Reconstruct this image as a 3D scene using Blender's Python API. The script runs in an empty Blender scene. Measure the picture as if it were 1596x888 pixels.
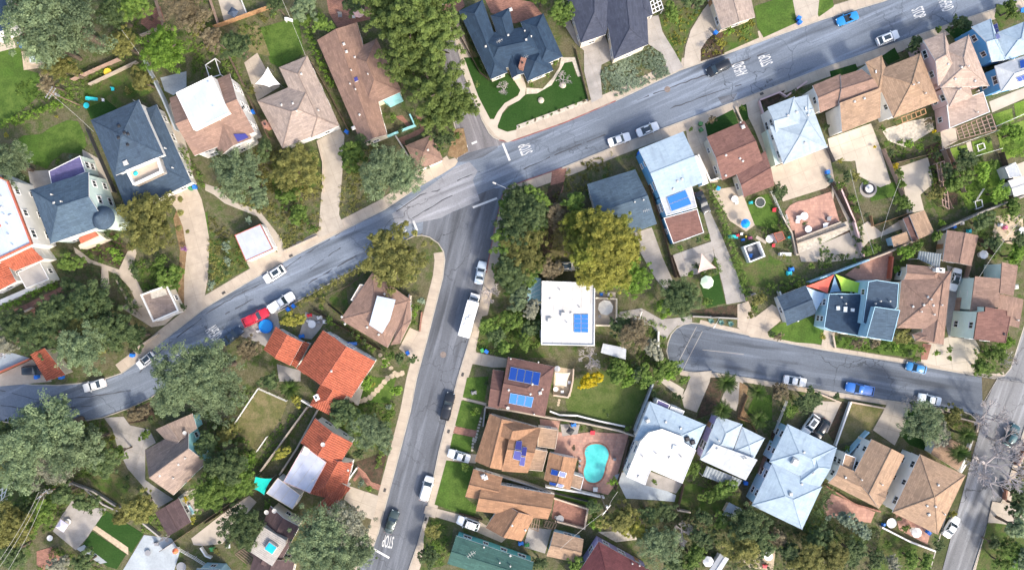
import bpy, math, random
import numpy as np
from mathutils import Vector, Matrix
from mathutils.geometry import delaunay_2d_cdt
random.seed(7)
RNG = np.random.default_rng(11)
C = bpy.context.scene.collection
SC = bpy.context.scene

# ------------------------------------------------------------------ camera, sky, sun, exposure
S, H, CX, CY = 0.13, 140.0, 798.0, 444.0      # metres per photo pixel on the ground, drone height, point straight below
cam = bpy.data.cameras.new('camera')
cam.sensor_width = 36.0
cam.lens = 36.0 * H / (1596 * S)
cam.clip_end = 6000
co = bpy.data.objects.new('camera', cam)
co.location = (0, 0, H)
C.objects.link(co)
SC.camera = co

SUN_AZ = Vector((0.67, -0.74)).normalized()    # where the sun stands, seen from above
SUN_EL = math.radians(39)
wd = bpy.data.worlds.new('World')
SC.world = wd
wd.use_nodes = True
nt = wd.node_tree
nt.nodes.clear()
sky = nt.nodes.new('ShaderNodeTexSky')
sky.sky_type = 'NISHITA'
sky.sun_disc = False
sky.sun_elevation = SUN_EL
sky.sun_rotation = math.atan2(SUN_AZ.x, SUN_AZ.y)
sky.air_density = 1.0
sky.dust_density = 3.5
bg = nt.nodes.new('ShaderNodeBackground')
bg.inputs['Strength'].default_value = 0.15
wo = nt.nodes.new('ShaderNodeOutputWorld')
nt.links.new(sky.outputs[0], bg.inputs[0])
nt.links.new(bg.outputs[0], wo.inputs[0])
sl = bpy.data.lights.new('sun', 'SUN')
sl.energy = 1.7
sl.angle = math.radians(6.0)
sl.color = (1.0, 0.92, 0.80)
so = bpy.data.objects.new('sun', sl)
d = Vector((-SUN_AZ.x * math.cos(SUN_EL), -SUN_AZ.y * math.cos(SUN_EL), -math.sin(SUN_EL)))
so.rotation_euler = d.to_track_quat('-Z', 'Y').to_euler()
so.location = (60, -80, 120)
C.objects.link(so)
SC.view_settings.view_transform = 'Standard'
SC.view_settings.look = 'None'
SC.view_settings.exposure = 1.3
SC.view_settings.gamma = 1.0
SC.view_settings.use_curve_mapping = False
SC.render.engine = 'CYCLES'
SC.cycles.use_denoising = True
SC.cycles.denoising_prefilter = 'ACCURATE'
SC.cycles.max_bounces = 5
SC.cycles.diffuse_bounces = 3

# ------------------------------------------------------------------ surveyed coordinates
FR = {'p': (0, 0, 1.0)}
for i, x0 in enumerate((0, 320, 640, 960, 1276)):
    for j, y0 in enumerate((0, 290, 588)):
        FR['abc'[j] + str(i + 1)] = (x0, y0, 320 / 947)
FR.update({'z1': (700, 0, 180 / 1596), 'z2': (700, 90, 240 / 1579), 'z3': (980, 190, 200 / 1110), 'z4': (1160, 90, 160 / 789),
           'z5': (1330, 40, 266 / 1243), 'z6': (1200, 400, 220 / 1221), 'z7': (1390, 340, 206 / 831), 'z8': (400, 400, 260 / 1154),
           'y1': (390, 560, 250 / 925), 'y2': (720, 540, 260 / 1539), 'y3': (690, 680, 300 / 1281), 'y4': (950, 600, 260 / 1004),
           'y5': (1160, 600, 250 / 888), 'y6': (1280, 640, 250 / 1009), 'y7': (200, 600, 220 / 751), 'y8': (0, 250, 220 / 781),
           'x1': (1040, 270, 200 / 888), 'x2': (1220, 230, 240 / 1254), 'x3': (0, 700, 200 / 945), 'x4': (200, 740, 260 / 1560),
           'x5': (920, 760, 320 / 1596), 'x6': (1460, 230, 136 / 710), 'x7': (600, 180, 260 / 1443), 'x8': (940, 480, 220 / 1221)})

def P(s):
    """'a1 10,20 30,40 b2 5,6' -> list of survey points"""
    out, f = [], FR['p']
    for t in s.split():
        if t in FR:
            f = FR[t]
        else:
            u, v = t.split(',')
            out.append((f[0] + float(u) * f[2], f[1] + float(v) * f[2]))
    return out

def W(p, z=0.0):
    f = (H - z) / H * S
    return Vector(((p[0] - CX) * f, (CY - p[1]) * f, z))

def PW(s, z=0.0):
    return [W(p, z) for p in P(s)]

# ------------------------------------------------------------------ meshes
class MB:
    def __init__(self):
        self.v, self.f, self.m = [], [], []
    def add(self, vs, fs, m=0):
        n = len(self.v)
        self.v += [tuple(x) for x in vs]
        self.f += [tuple(i + n for i in f) for f in fs]
        self.m += [m] * len(fs)
        return self
    def face(self, vs, m=0):
        return self.add(vs, [tuple(range(len(vs)))], m)
    def box(self, c, s, rz=0.0, m=0, top=1.0):
        ca, sa = math.cos(rz), math.sin(rz)
        vs = []
        for k, dz in enumerate((-.5, .5)):
            q = top if k else 1.0
            for dx, dy in ((-.5, -.5), (.5, -.5), (.5, .5), (-.5, .5)):
                x, y = dx * s[0] * q, dy * s[1] * q
                vs.append((c[0] + x * ca - y * sa, c[1] + x * sa + y * ca, c[2] + dz * s[2]))
        return self.add(vs, [(3, 2, 1, 0), (4, 5, 6, 7), (0, 1, 5, 4), (1, 2, 6, 5), (2, 3, 7, 6), (3, 0, 4, 7)], m)
    def prism(self, poly, z0, z1, m=0, mside=None):
        n = len(poly)
        if area(poly) < 0:
            poly = poly[::-1]
        vs = [(p[0], p[1], z1) for p in poly] + [(p[0], p[1], z0) for p in poly]
        self.add(vs, [tuple(range(n))], m)
        k = len(self.v) - 2 * n
        for i in range(n):
            j = (i + 1) % n
            self.f.append((k + j, k + i, k + n + i, k + n + j))
            self.m.append(m if mside is None else mside)
        return self
    def tube(self, a, b, r0, r1=None, n=6, m=0, cap=True):
        a, b = Vector(a), Vector(b)
        r1 = r0 if r1 is None else r1
        ax = (b - a)
        if ax.length < 1e-6:
            return self
        ax.normalize()
        s = ax.orthogonal().normalized()
        t = ax.cross(s)
        vs = []
        for q, r in ((a, r0), (b, r1)):
            for k in range(n):
                w = 2 * math.pi * k / n
                vs.append(q + s * (r * math.cos(w)) + t * (r * math.sin(w)))
        fs = [(k, (k + 1) % n, n + (k + 1) % n, n + k) for k in range(n)]
        if cap:
            fs += [tuple(range(n - 1, -1, -1)), tuple(range(n, 2 * n))]
        return self.add(vs, fs, m)
    def lathe(self, c, prof, n=20, m=0):
        vs = []
        for r, z in prof:
            for k in range(n):
                w = 2 * math.pi * k / n
                vs.append((c[0] + r * math.cos(w), c[1] + r * math.sin(w), c[2] + z))
        fs = []
        for i in range(len(prof) - 1):
            for k in range(n):
                a, b = i * n + k, i * n + (k + 1) % n
                fs.append((a, b, b + n, a + n))
        fs.append(tuple(range((len(prof) - 1) * n, len(prof) * n)))
        return self.add(vs, fs, m)
    def loft(self, rings, m=0):
        n = len(rings[0])
        vs = [p for r in rings for p in r]
        fs = [(i * n + k, i * n + (k + 1) % n, (i + 1) * n + (k + 1) % n, (i + 1) * n + k) for i in range(len(rings) - 1) for k in range(n)]
        fs += [tuple(range(n - 1, -1, -1)), tuple(range((len(rings) - 1) * n, len(rings) * n))]
        return self.add(vs, fs, m)
    def mesh(self, name, mats, smooth=False, off=(0, 0, 0), uv=True):
        me = bpy.data.meshes.new(name)
        ox, oy, oz = off
        me.from_pydata([(x - ox, y - oy, z - oz) for x, y, z in self.v], [], self.f)
        for mt in (mats if isinstance(mats, (list, tuple)) else [mats]):
            me.materials.append(mt)
        if any(self.m):
            me.polygons.foreach_set('material_index', self.m)
        if smooth:
            me.polygons.foreach_set('use_smooth', [True] * len(self.f))
        if uv:
            ul = me.uv_layers.new(name='UVMap')
            dat = []
            for p in me.polygons:
                n = p.normal
                u = Vector((-n.y, n.x, 0))
                u = Vector((1, 0, 0)) if u.length < 0.02 else u.normalized()
                w = n.cross(u)
                for vi in p.vertices:
                    q = me.vertices[vi].co
                    dat += [q.dot(u), q.dot(w)]
            ul.data.foreach_set('uv', dat)
        return me

def area(poly):
    return 0.5 * sum(poly[i][0] * poly[(i + 1) % len(poly)][1] - poly[(i + 1) % len(poly)][0] * poly[i][1] for i in range(len(poly)))

def inside(poly, x, y):
    r, j = False, len(poly) - 1
    for i in range(len(poly)):
        xi, yi, xj, yj = poly[i][0], poly[i][1], poly[j][0], poly[j][1]
        if (yi > y) != (yj > y) and x < (xj - xi) * (y - yi) / (yj - yi) + xi:
            r = not r
        j = i
    return r

def offset(poly, dist, closed=True):
    """shift a line of points to its left by dist"""
    n, out = len(poly), []
    for i in range(n):
        a = poly[i - 1] if (i or closed) else None
        b, c = poly[i], (poly[(i + 1) % n] if (i < n - 1 or closed) else None)
        ns = []
        for p, q in ((a, b), (b, c)):
            if p is None or q is None:
                continue
            dx, dy = q[0] - p[0], q[1] - p[1]
            l = math.hypot(dx, dy) or 1
            ns.append((-dy / l, dx / l))
        mx, my = sum(k[0] for k in ns) / len(ns), sum(k[1] for k in ns) / len(ns)
        l2 = max(mx * mx + my * my, 0.3)
        out.append((b[0] + mx / l2 * dist, b[1] + my / l2 * dist))
    return out

def inset(poly, dist):
    return offset(poly, dist if area(poly) > 0 else -dist)

# ------------------------------------------------------------------ objects and labels
THINGS = []                                    # (object, survey point, wants automatic wording)
LAND = []                                      # landmarks for wording: (point, phrase)

def link(o, parent=None):
    C.objects.link(o)
    if parent is not None:
        o.parent = parent
    return o

def tag(o, label, cat, group=None, p=None):
    o['label'], o['category'] = label, cat
    if group:
        o['group'] = group
    THINGS.append((o, p))
    return o

class Thing:
    """a thing in parts: an Empty at the base, meshes given in world coordinates"""
    def __init__(self, name, loc, label, cat, group=None, p=None, rz=0.0):
        self.o = bpy.data.objects.new(name, None)
        self.o.empty_display_size = 0.3
        self.loc = Vector(loc)
        self.o.location = self.loc
        self.o.rotation_euler.z = rz
        link(self.o)
        tag(self.o, label, cat, group, p)
    def part(self, name, mb, mats, parent=None, smooth=False):
        return link(bpy.data.objects.new(name, mb.mesh(name, mats, smooth, self.loc)), parent or self.o)
    def inst(self, name, me, loc, rot=(0, 0, 0), scale=(1, 1, 1), parent=None, mat=None):
        o = bpy.data.objects.new(name, me)
        o.location = Vector(loc) - self.loc
        o.rotation_euler = rot
        o.scale = scale
        link(o, parent or self.o)
        if mat:
            setmat(o, mat)
        return o

def setmat(o, mat):
    o.material_slots[0].link = 'OBJECT'
    o.material_slots[0].material = mat

def single(name, mb, mats, label, cat, group=None, p=None, smooth=False):
    c = mb.v[0]
    xs, ys, zs = [v[0] for v in mb.v], [v[1] for v in mb.v], [v[2] for v in mb.v]
    loc = ((min(xs) + max(xs)) / 2, (min(ys) + max(ys)) / 2, min(zs))
    o = link(bpy.data.objects.new(name, mb.mesh(name, mats, smooth, loc)))
    o.location = loc
    return tag(o, label, cat, group, p)

def struct(name, mb, mats, parent=None, label=None):
    o = link(bpy.data.objects.new(name, mb.mesh(name, mats)), parent)
    if parent is None:
        o['kind'] = 'structure'
        if label:
            o['label'] = label
    return o
# ------------------------------------------------------------------ materials
def new_mat(name):
    m = bpy.data.materials.new(name)
    m.use_nodes = True
    n = m.node_tree
    b = n.nodes['Principled BSDF']
    return m, n, b

def nd(n, t, **kw):
    x = n.nodes.new(t)
    for k, v in kw.items():
        if k in x.inputs.keys() if hasattr(x.inputs, 'keys') else False:
            x.inputs[k].default_value = v
        else:
            setattr(x, k, v)
    return x

def mix(n, fac, a, b, mode='MIX'):
    x = n.nodes.new('ShaderNodeMix')
    x.data_type = 'RGBA'
    x.blend_type = mode
    for sock, val in ((x.inputs[0], fac), (x.inputs[6], a), (x.inputs[7], b)):
        if hasattr(val, 'links'):
            n.links.new(val, sock)
        elif isinstance(val, (int, float)):
            sock.default_value = val
        else:
            sock.default_value = (val[0], val[1], val[2], 1)
    return x.outputs[2]

def noise(n, vec, scale, detail=3, rough=0.55, lo=0.35, hi=0.65, mp=None):
    if mp:
        for rot, scl in ((-mp[0], (1, 1, 1)), (0, (mp[1], mp[2], 1))):
            m = n.nodes.new('ShaderNodeMapping')
            m.inputs['Rotation'].default_value = (0, 0, rot)
            m.inputs['Scale'].default_value = scl
            n.links.new(vec, m.inputs[0])
            vec = m.outputs[0]
    t = n.nodes.new('ShaderNodeTexNoise')
    t.inputs['Scale'].default_value = scale
    t.inputs['Detail'].default_value = detail
    t.inputs['Roughness'].default_value = rough
    n.links.new(vec, t.inputs['Vector'])
    r = n.nodes.new('ShaderNodeMapRange')
    r.inputs[1].default_value, r.inputs[2].default_value = lo, hi
    n.links.new(t.outputs['Fac'], r.inputs[0])
    return r.outputs[0]

def world_pos(n):
    return n.nodes.new('ShaderNodeNewGeometry').outputs['Position']

def bump(n, b, h, strength, dist):
    x = n.nodes.new('ShaderNodeBump')
    x.inputs['Strength'].default_value = strength
    x.inputs['Distance'].default_value = dist
    n.links.new(h, x.inputs['Height'])
    n.links.new(x.outputs[0], b.inputs['Normal'])

def sc(c, k):
    return tuple(min(1, x * k) for x in c)

def m_plain(name, col, rough=0.7, var=0.12, scale=1.5, metal=0.0, bmp=0.0, dirt=None, spec=0.4):
    m, n, b = new_mat(name)
    g = world_pos(n)
    a = noise(n, g, scale, 4)
    f = noise(n, g, scale * 9, 2)
    c = mix(n, a, sc(col, 1 - var), sc(col, 1 + var))
    c = mix(n, f, mix(n, 1.0, c, (1 - var * .7,) * 3, 'MULTIPLY'), c)
    if dirt:
        c = mix(n, noise(n, g, scale * .35, 5, .6, .5, .75), c, dirt)
    n.links.new(c, b.inputs['Base Color'])
    b.inputs['Roughness'].default_value = rough
    b.inputs['Metallic'].default_value = metal
    b.inputs['Specular IOR Level'].default_value = spec
    if bmp:
        bump(n, b, f, bmp, 0.03)
    return m

def m_flat(name, col, rough=0.5, metal=0.0, coat=0.0, spec=0.5):
    m, n, b = new_mat(name)
    b.inputs['Base Color'].default_value = (*col, 1)
    b.inputs['Roughness'].default_value = rough
    b.inputs['Metallic'].default_value = metal
    b.inputs['Coat Weight'].default_value = coat
    b.inputs['Specular IOR Level'].default_value = spec
    return m

def m_shingle(name, col, var=0.16, bw=0.85, bh=0.32, dark=0.8):
    m, n, b = new_mat(name)
    uv = n.nodes.new('ShaderNodeUVMap').outputs[0]
    g = world_pos(n)
    t = n.nodes.new('ShaderNodeTexBrick')
    t.inputs['Scale'].default_value = 1.0
    t.inputs['Mortar Size'].default_value = 0.025
    t.inputs['Mortar Smooth'].default_value = 0.3
    t.inputs['Brick Width'].default_value = bw
    t.inputs['Row Height'].default_value = bh
    t.inputs['Color1'].default_value = (*sc(col, 1 - var), 1)
    t.inputs['Color2'].default_value = (*sc(col, 1 + var), 1)
    t.inputs['Mortar'].default_value = (*sc(col, dark), 1)
    n.links.new(uv, t.inputs['Vector'])
    c = mix(n, noise(n, g, 0.35, 5, .6, .3, .7), mix(n, 1.0, t.outputs[0], (.84, .84, .86), 'MULTIPLY'), mix(n, 1.0, t.outputs[0], (1.1, 1.08, 1.04), 'MULTIPLY'))
    c = mix(n, noise(n, uv, 1.2, 4, .6, .52, .8, (0, 1.0, .14)), c, mix(n, 1.0, c, (.78, .78, .8), 'MULTIPLY'))
    n.links.new(c, b.inputs['Base Color'])
    b.inputs['Roughness'].default_value = 0.85
    b.inputs['Specular IOR Level'].default_value = 0.25
    bump(n, b, t.outputs['Fac'], 0.25, 0.02)
    return m

def m_ground(name, cols, scales, rough=0.95, bmp=0.5):
    """layers of colours mixed by noise of the given scales"""
    m, n, b = new_mat(name)
    g = world_pos(n)
    c = cols[0]
    h = None
    for k, (col, s) in enumerate(zip(cols[1:], scales)):
        f = noise(n, g, s, 5, .62, .42, .62)
        c = mix(n, f, c, col)
    f = noise(n, g, 3.2, 4, .7, .3, .7)
    c = mix(n, f, mix(n, 1.0, c, (.72, .72, .72), 'MULTIPLY'), mix(n, 1.0, c, (1.22, 1.2, 1.15), 'MULTIPLY'))
    n.links.new(c, b.inputs['Base Color'])
    b.inputs['Roughness'].default_value = rough
    b.inputs['Specular IOR Level'].default_value = 0.15
    if bmp:
        bump(n, b, f, bmp, 0.12)
    return m

def m_asphalt(name, col, ang=0.0, patch=0.5):
    m, n, b = new_mat(name)
    g = world_pos(n)
    c = mix(n, noise(n, g, .05, 4, .5, .35, .65), sc(col, .82), sc(col, 1.15))
    streak = noise(n, g, .8, 4, .6, .5, .72, (ang, .055, 1.0))
    c = mix(n, streak, c, sc(col, 1.65))
    dk = noise(n, g, .55, 3, .5, .54, .7, (ang, .08, 1.0))
    c = mix(n, dk, c, sc(col, .55))
    # fine cracks
    v = n.nodes.new('ShaderNodeTexVoronoi')
    v.feature = 'DISTANCE_TO_EDGE'
    v.inputs['Scale'].default_value = .13
    wv = n.nodes.new('ShaderNodeVectorMath')
    wv.operation = 'ADD'
    nz = n.nodes.new('ShaderNodeTexNoise')
    nz.inputs['Scale'].default_value = .35
    nz.inputs['Detail'].default_value = 5
    n.links.new(g, nz.inputs['Vector'])
    vm = n.nodes.new('ShaderNodeVectorMath')
    vm.operation = 'SCALE'
    vm.inputs['Scale'].default_value = 5.0
    n.links.new(nz.outputs['Color'], vm.inputs[0])
    n.links.new(g, wv.inputs[0])
    n.links.new(vm.outputs[0], wv.inputs[1])
    n.links.new(wv.outputs[0], v.inputs['Vector'])
    r = n.nodes.new('ShaderNodeMapRange')
    r.inputs[1].default_value, r.inputs[2].default_value, r.inputs[3].default_value, r.inputs[4].default_value = .006, .016, 1, 0
    n.links.new(v.outputs['Distance'], r.inputs[0])
    c = mix(n, mix(n, noise(n, g, .04, 3, .5, .45, .6), (0, 0, 0), r.outputs[0]), c, sc(col, .5))
    f = noise(n, g, 5.0, 3, .7)
    c = mix(n, f, mix(n, 1.0, c, (.86, .86, .86), 'MULTIPLY'), mix(n, 1.0, c, (1.1, 1.1, 1.1), 'MULTIPLY'))
    n.links.new(c, b.inputs['Base Color'])
    b.inputs['Roughness'].default_value = 0.8
    b.inputs['Specular IOR Level'].default_value = 0.3
    return m

def m_leaf(name, dark, light, trans=0.25, hue=0.0):
    m, n, b = new_mat(name)
    at = n.nodes.new('ShaderNodeAttribute')
    at.attribute_name = 'tint'
    oi = n.nodes.new('ShaderNodeObjectInfo')
    c = mix(n, at.outputs['Fac'], dark, light)
    r = n.nodes.new('ShaderNodeMapRange')
    r.inputs[3].default_value, r.inputs[4].default_value = 0.8, 1.2
    n.links.new(oi.outputs['Random'], r.inputs[0])
    hs = n.nodes.new('ShaderNodeHueSaturation')
    n.links.new(r.outputs[0], hs.inputs['Value'])
    n.links.new(c, hs.inputs['Color'])
    n.links.new(hs.outputs[0], b.inputs['Base Color'])
    b.inputs['Roughness'].default_value = 0.65
    b.inputs['Specular IOR Level'].default_value = 0.25
    tr = n.nodes.new('ShaderNodeBsdfTranslucent')
    n.links.new(hs.outputs[0], tr.inputs['Color'])
    ms = n.nodes.new('ShaderNodeMixShader')
    ms.inputs[0].default_value = trans
    n.links.new(b.outputs[0], ms.inputs[1])
    n.links.new(tr.outputs[0], ms.inputs[2])
    n.links.new(ms.outputs[0], n.nodes['Material Output'].inputs['Surface'])
    return m

M = {}
M['soil'] = m_ground('bare_soil', [(.11, .10, .058), (.08, .095, .036), (.062, .10, .024), (.13, .12, .075)], [.1, .3, .8])
M['mulch'] = m_ground('mulch_bed', [(.075, .05, .036), (.11, .075, .055), (.05, .05, .03)], [.5, 1.1])
M['terra'] = m_ground('orange_earth', [(.22, .14, .08), (.14, .10, .05), (.27, .19, .11)], [.4, 1.1])
M['lawn'] = m_ground('lawn_grass', [(.065, .125, .022), (.095, .15, .032), (.055, .10, .02)], [.12, .5], bmp=.3)
M['olive'] = m_ground('olive_lawn', [(.085, .12, .03), (.115, .135, .048), (.07, .105, .026)], [.12, .5], bmp=.3)
M['turf'] = m_ground('deep_turf', [(.022, .06, .012), (.03, .07, .016)], [.15], bmp=.2)
M['wild'] = m_ground('rough_lawn', [(.062, .112, .022), (.09, .125, .034), (.048, .09, .02), (.10, .10, .045)], [.15, .4, .5])
M['dry'] = m_ground('dry_lawn', [(.15, .14, .06), (.10, .115, .04), (.20, .17, .09)], [.15, .45], bmp=.3)
M['lime'] = m_ground('bright_lawn', [(.13, .22, .03), (.09, .16, .025), (.17, .24, .05)], [.15, .5], bmp=.3)
M['conc'] = m_plain('concrete', (.42, .365, .30), .85, .10, .5, dirt=(.32, .28, .23))
M['slab'] = m_plain('pavement_concrete', (.43, .36, .285), .85, .09, .6, dirt=(.34, .285, .23))
M['joint'] = m_plain('joint_sand', (.30, .26, .21), .95, .15, 1)
M['kerb'] = m_plain('kerb_concrete', (.40, .365, .31), .85, .1, .8, dirt=(.27, .24, .21))
M['kerbred'] = m_plain('kerb_red_paint', (.27, .10, .09), .8, .25, 1.0, dirt=(.30, .25, .22))
M['bright'] = m_plain('bright_concrete', (.46, .405, .33), .85, .08, .4, dirt=(.38, .335, .27))
M['gravel'] = m_plain('pale_gravel', (.50, .45, .37), .95, .2, 2.0, bmp=.4)
M['greyc'] = m_plain('grey_concrete', (.33, .305, .28), .85, .12, .5, dirt=(.20, .19, .175))
M['brick'] = m_shingle('brick_paving', (.30, .155, .115), .2, .4, .2, .7)
M['pink'] = m_shingle('pink_paving', (.42, .245, .19), .14, .6, .6, .8)
M['bluec'] = m_plain('blue_grey_concrete', (.36, .40, .43), .85, .15, .3, dirt=(.25, .27, .29))
M['white'] = m_plain('white_render', (.72, .70, .66), .8, .05, .7)
M['cream'] = m_plain('cream_render', (.62, .55, .44), .8, .06, .7)
M['mint'] = m_plain('pale_mint_render', (.55, .66, .60), .8, .05, .7)
M['lblue'] = m_plain('light_blue_render', (.33, .52, .62), .8, .05, .7)
M['bblue'] = m_plain('bright_blue_render', (.10, .33, .62), .7, .06, .7)
M['aqua'] = m_plain('aqua_render', (.28, .58, .60), .8, .06, .7)
M['tealw'] = m_plain('teal_render', (.12, .42, .42), .8, .06, .7)
M['lilac'] = m_plain('lilac_render', (.38, .34, .58), .8, .06, .7)
M['pinkw'] = m_plain('pink_render', (.60, .42, .40), .8, .06, .7)
M['tan'] = m_plain('tan_render', (.48, .38, .29), .8, .06, .7)
M['trim'] = m_plain('white_trim', (.74, .73, .71), .6, .05, 2)
M['dtrim'] = m_plain('dark_trim', (.07, .07, .08), .6, .05, 2)
M['cor_red'] = m_plain('red_coping', (.42, .12, .07), .7, .12, 2)
for k, c in {'navy': (.028, .052, .088), 'slate': (.070, .108, .15), 'steel': (.048, .075, .112), 'brown': (.235, .15, .115), 'beige': (.33, .265, .225),
             'orange': (.30, .17, .10), 'tanr': (.315, .215, .145), 'redb': (.19, .10, .082), 'pinkr': (.38, .295, .245), 'maroon': (.135, .075, .065),
             'wine': (.105, .036, .040), 'tealr': (.045, .105, .092), 'taupe': (.25, .195, .165), 'plum': (.085, .058, .060), 'purple': (.052, .060, .088),
             'bluer': (.11, .10, .21), 'rose': (.245, .16, .125)}.items():
    M[k] = m_shingle('shingle_' + k, c)
M['paleb'] = m_shingle('pale_blue_shingle', (.35, .42, .475), .07, .9, .32, .93)
M['palew'] = m_shingle('pale_white_shingle', (.42, .445, .47), .07, .9, .32, .95)
M['iceb'] = m_shingle('ice_blue_shingle', (.315, .40, .475), .07, .9, .32, .93)
M['memb'] = m_plain('white_roof_membrane', (.53, .52, .50), .7, .09, .5, dirt=(.41, .395, .37))
M['membb'] = m_plain('pale_blue_membrane', (.44, .51, .60), .7, .08, .3, dirt=(.36, .41, .48))
M['memlil'] = m_plain('pale_lilac_membrane', (.42, .445, .53), .7, .08, .35, dirt=(.34, .36, .43))
M['terracotta'] = m_shingle('terracotta_bed', (.36, .10, .05), .2, .3, .4, .7)
M['tile'] = m_plain('terracotta_tile', (.37, .105, .06), .75, .28, 1.4, dirt=(.33, .09, .055))
M['corr'] = m_plain('corrugated_sheet', (.22, .25, .265), .6, .1, .8, metal=.0)
M['glass'] = m_flat('window_glass', (.02, .03, .04), .08, 0, 0, .8)
M['sky_l'] = m_flat('skylight_glass', (.55, .60, .63), .15)
M['cglass'] = m_flat('car_glass', (.022, .035, .045), .06, 0, 0, .9)
M['solar'] = m_flat('solar_cells', (.012, .055, .28), .18, .0, .3)
M['solarl'] = m_flat('pale_solar_cells', (.03, .16, .50), .2, .0, .4)
M['solarp'] = m_flat('violet_solar_cells', (.05, .05, .22), .2, .0, .4)
M['pframe'] = m_flat('panel_frame', (.55, .58, .62), .35, .6)
M['metal'] = m_flat('galvanised_metal', (.45, .46, .47), .4, .7)
M['dmetal'] = m_flat('dark_metal', (.04, .04, .045), .5, .5)
M['ventw'] = m_flat('painted_vent', (.50, .48, .45), .6)
M['rubber'] = m_flat('tyre_rubber', (.015, .015, .015), .85)
M['wood'] = m_plain('weathered_wood', (.22, .155, .11), .85, .22, 1.3, bmp=.2)
M['woodp'] = m_plain('pinkish_wood', (.36, .25, .20), .85, .15, 1.3)
M['woodd'] = m_plain('dark_wood', (.085, .06, .045), .85, .2, 1.3)
M['woodo'] = m_plain('orange_wood', (.38, .22, .115), .8, .15, 1.3)
M['deck'] = m_plain('grey_deck', (.40, .37, .34), .85, .12, 1.3)
M['bark'] = m_plain('bark', (.13, .10, .075), .95, .25, 2.0, bmp=.5)
M['barkp'] = m_plain('pale_bark', (.36, .32, .28), .95, .15, 2.0)
M['paint'] = m_plain('road_paint', (.62, .615, .60), .75, .08, 2.0, dirt=(.44, .44, .44))
M['stone'] = m_plain('sandstone', (.46, .37, .26), .9, .15, 1.5)
M['white_p'] = m_flat('white_paint', (.78, .78, .77), .4)
M['cloth_w'] = m_plain('white_cloth', (.74, .73, .71), .9, .04, 3)
# ------------------------------------------------------------------ the setting: ground, streets, kerbs, pavements
ZR = -0.13
g = MB()
for i in range(2):
    pass
g.face([(-2500, -2500, -.2), (2500, -2500, -.2), (2500, 2500, -.2), (-2500, 2500, -.2)])
struct('ground', g, m_ground('far_ground', [(.09, .085, .045), (.05, .075, .025), (.16, .13, .10)], [.02, .05]))

NORTH_A = P('p -260,520 -100,570 0,594 50,600 90,601 122,598 160,592 190,582 209,568 260,527 320,480 385,441 455,401 529,363 600,327 640,300 690,268 706,257 713,249 716,236 712,205 700,160 685,110 668,50 655,-5 630,-120 600,-300')
NORTH_B = P('p 640,-300 668,-120 685,-5 700,40 713,78 728,130 745,172 750,186 757,199 762,208 769,215 778,219 789,221 800,220 820,213 880,192 960,158 1061,110 1129,86 1280,32 1377,3 1500,-42 1700,-115 1900,-190')
WEST = P('p -260,610 -100,640 0,655 27,660 80,661 125,656 159,650 196,637 233,620 290,578 330,546 371,518 431,487 489,455 540,426 577,405 620,380 645,367 658,366 670,369 684,379 692,392 694,405 691,432 667,527 650,590 640,642 617,730 590,831 583,850 572,870 555,888 500,930 380,1000 200,1100')
EAST_A = P('p 570,1100 610,960 636,888 650,848 664,797 684,700 713,588 745,483 757,425 768,368 776,330 782,306 787,296 796,289 810,284 876,261 960,227 1078,183 1163,151 1276,108 1377,73 1479,37 1580,3 1700,-38 1900,-105')
CUL = P('p 1800,-105 1760,0 1650,350 1600,500 1582,556 1576,574 1566,586 1550,590 1512,584 1401,565 1280,545 1190,528 1140,517 1105,509 1090,505 1078,504 1066,506 1055,512 1047,521 1042,534 1040,547 1043,560 1051,570 1061,576 1075,579 1120,581 1176,590 1280,607 1377,622 1465,634 1500,640 1514,645 1522,653 1524,663 1512,703 1492,747 1460,855 1447,900 1400,1040 1380,1100')
FAR = P('p 1900,300 1700,420 1640,560 1612,625 1596,668 1580,720 1563,777 1540,814 1516,888 1490,990 1460,1100')

def band(name, pts, mat, z):
    m = MB()
    m.face([W(q, 0)[:2] + (z,) for q in pts] if False else [(W(q).x, W(q).y, z) for q in pts])
    return struct(name, m, mat)

A1 = m_asphalt('main_street_asphalt', (.150, .176, .216), math.radians(23))
A2 = m_asphalt('lower_street_asphalt', (.116, .125, .143), math.radians(75))
A3 = m_asphalt('lane_asphalt', (.106, .123, .15), math.radians(-9))
A4 = m_asphalt('right_street_asphalt', (.185, .188, .195), math.radians(70))
A5 = m_asphalt('side_street_asphalt', (.18, .17, .175), math.radians(-70))
M['A1'], M['A2'], M['A3'], M['A4'], M['A5'] = A1, A2, A3, A4, A5
band('street', P('p -260,480 -100,540 60,570 200,550 560,320 660,200 760,190 900,150 1900,-230 1900,-60 900,290 800,330 790,300 700,330 560,440 200,680 0,700 -260,680'), A1, ZR)
band('street', P('p 570,1150 520,880 560,840 640,600 660,340 706,318 770,293 830,300 780,500 660,900 640,1150'), A2, ZR + .004)
band('lane', P('p 1020,490 1100,480 1300,520 1530,560 1533,660 1400,650 1040,600'), A3, ZR + .004)
band('street', P('p 1500,520 1555,590 1530,640 1530,660 1400,1150 1560,1150 1680,640 1950,250 1800,-200 1700,-20'), A4, ZR)
band('street', P('p 580,-300 640,60 690,250 715,252 735,245 790,222 790,150 720,-10 690,-300'), A5, ZR + .008)

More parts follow.
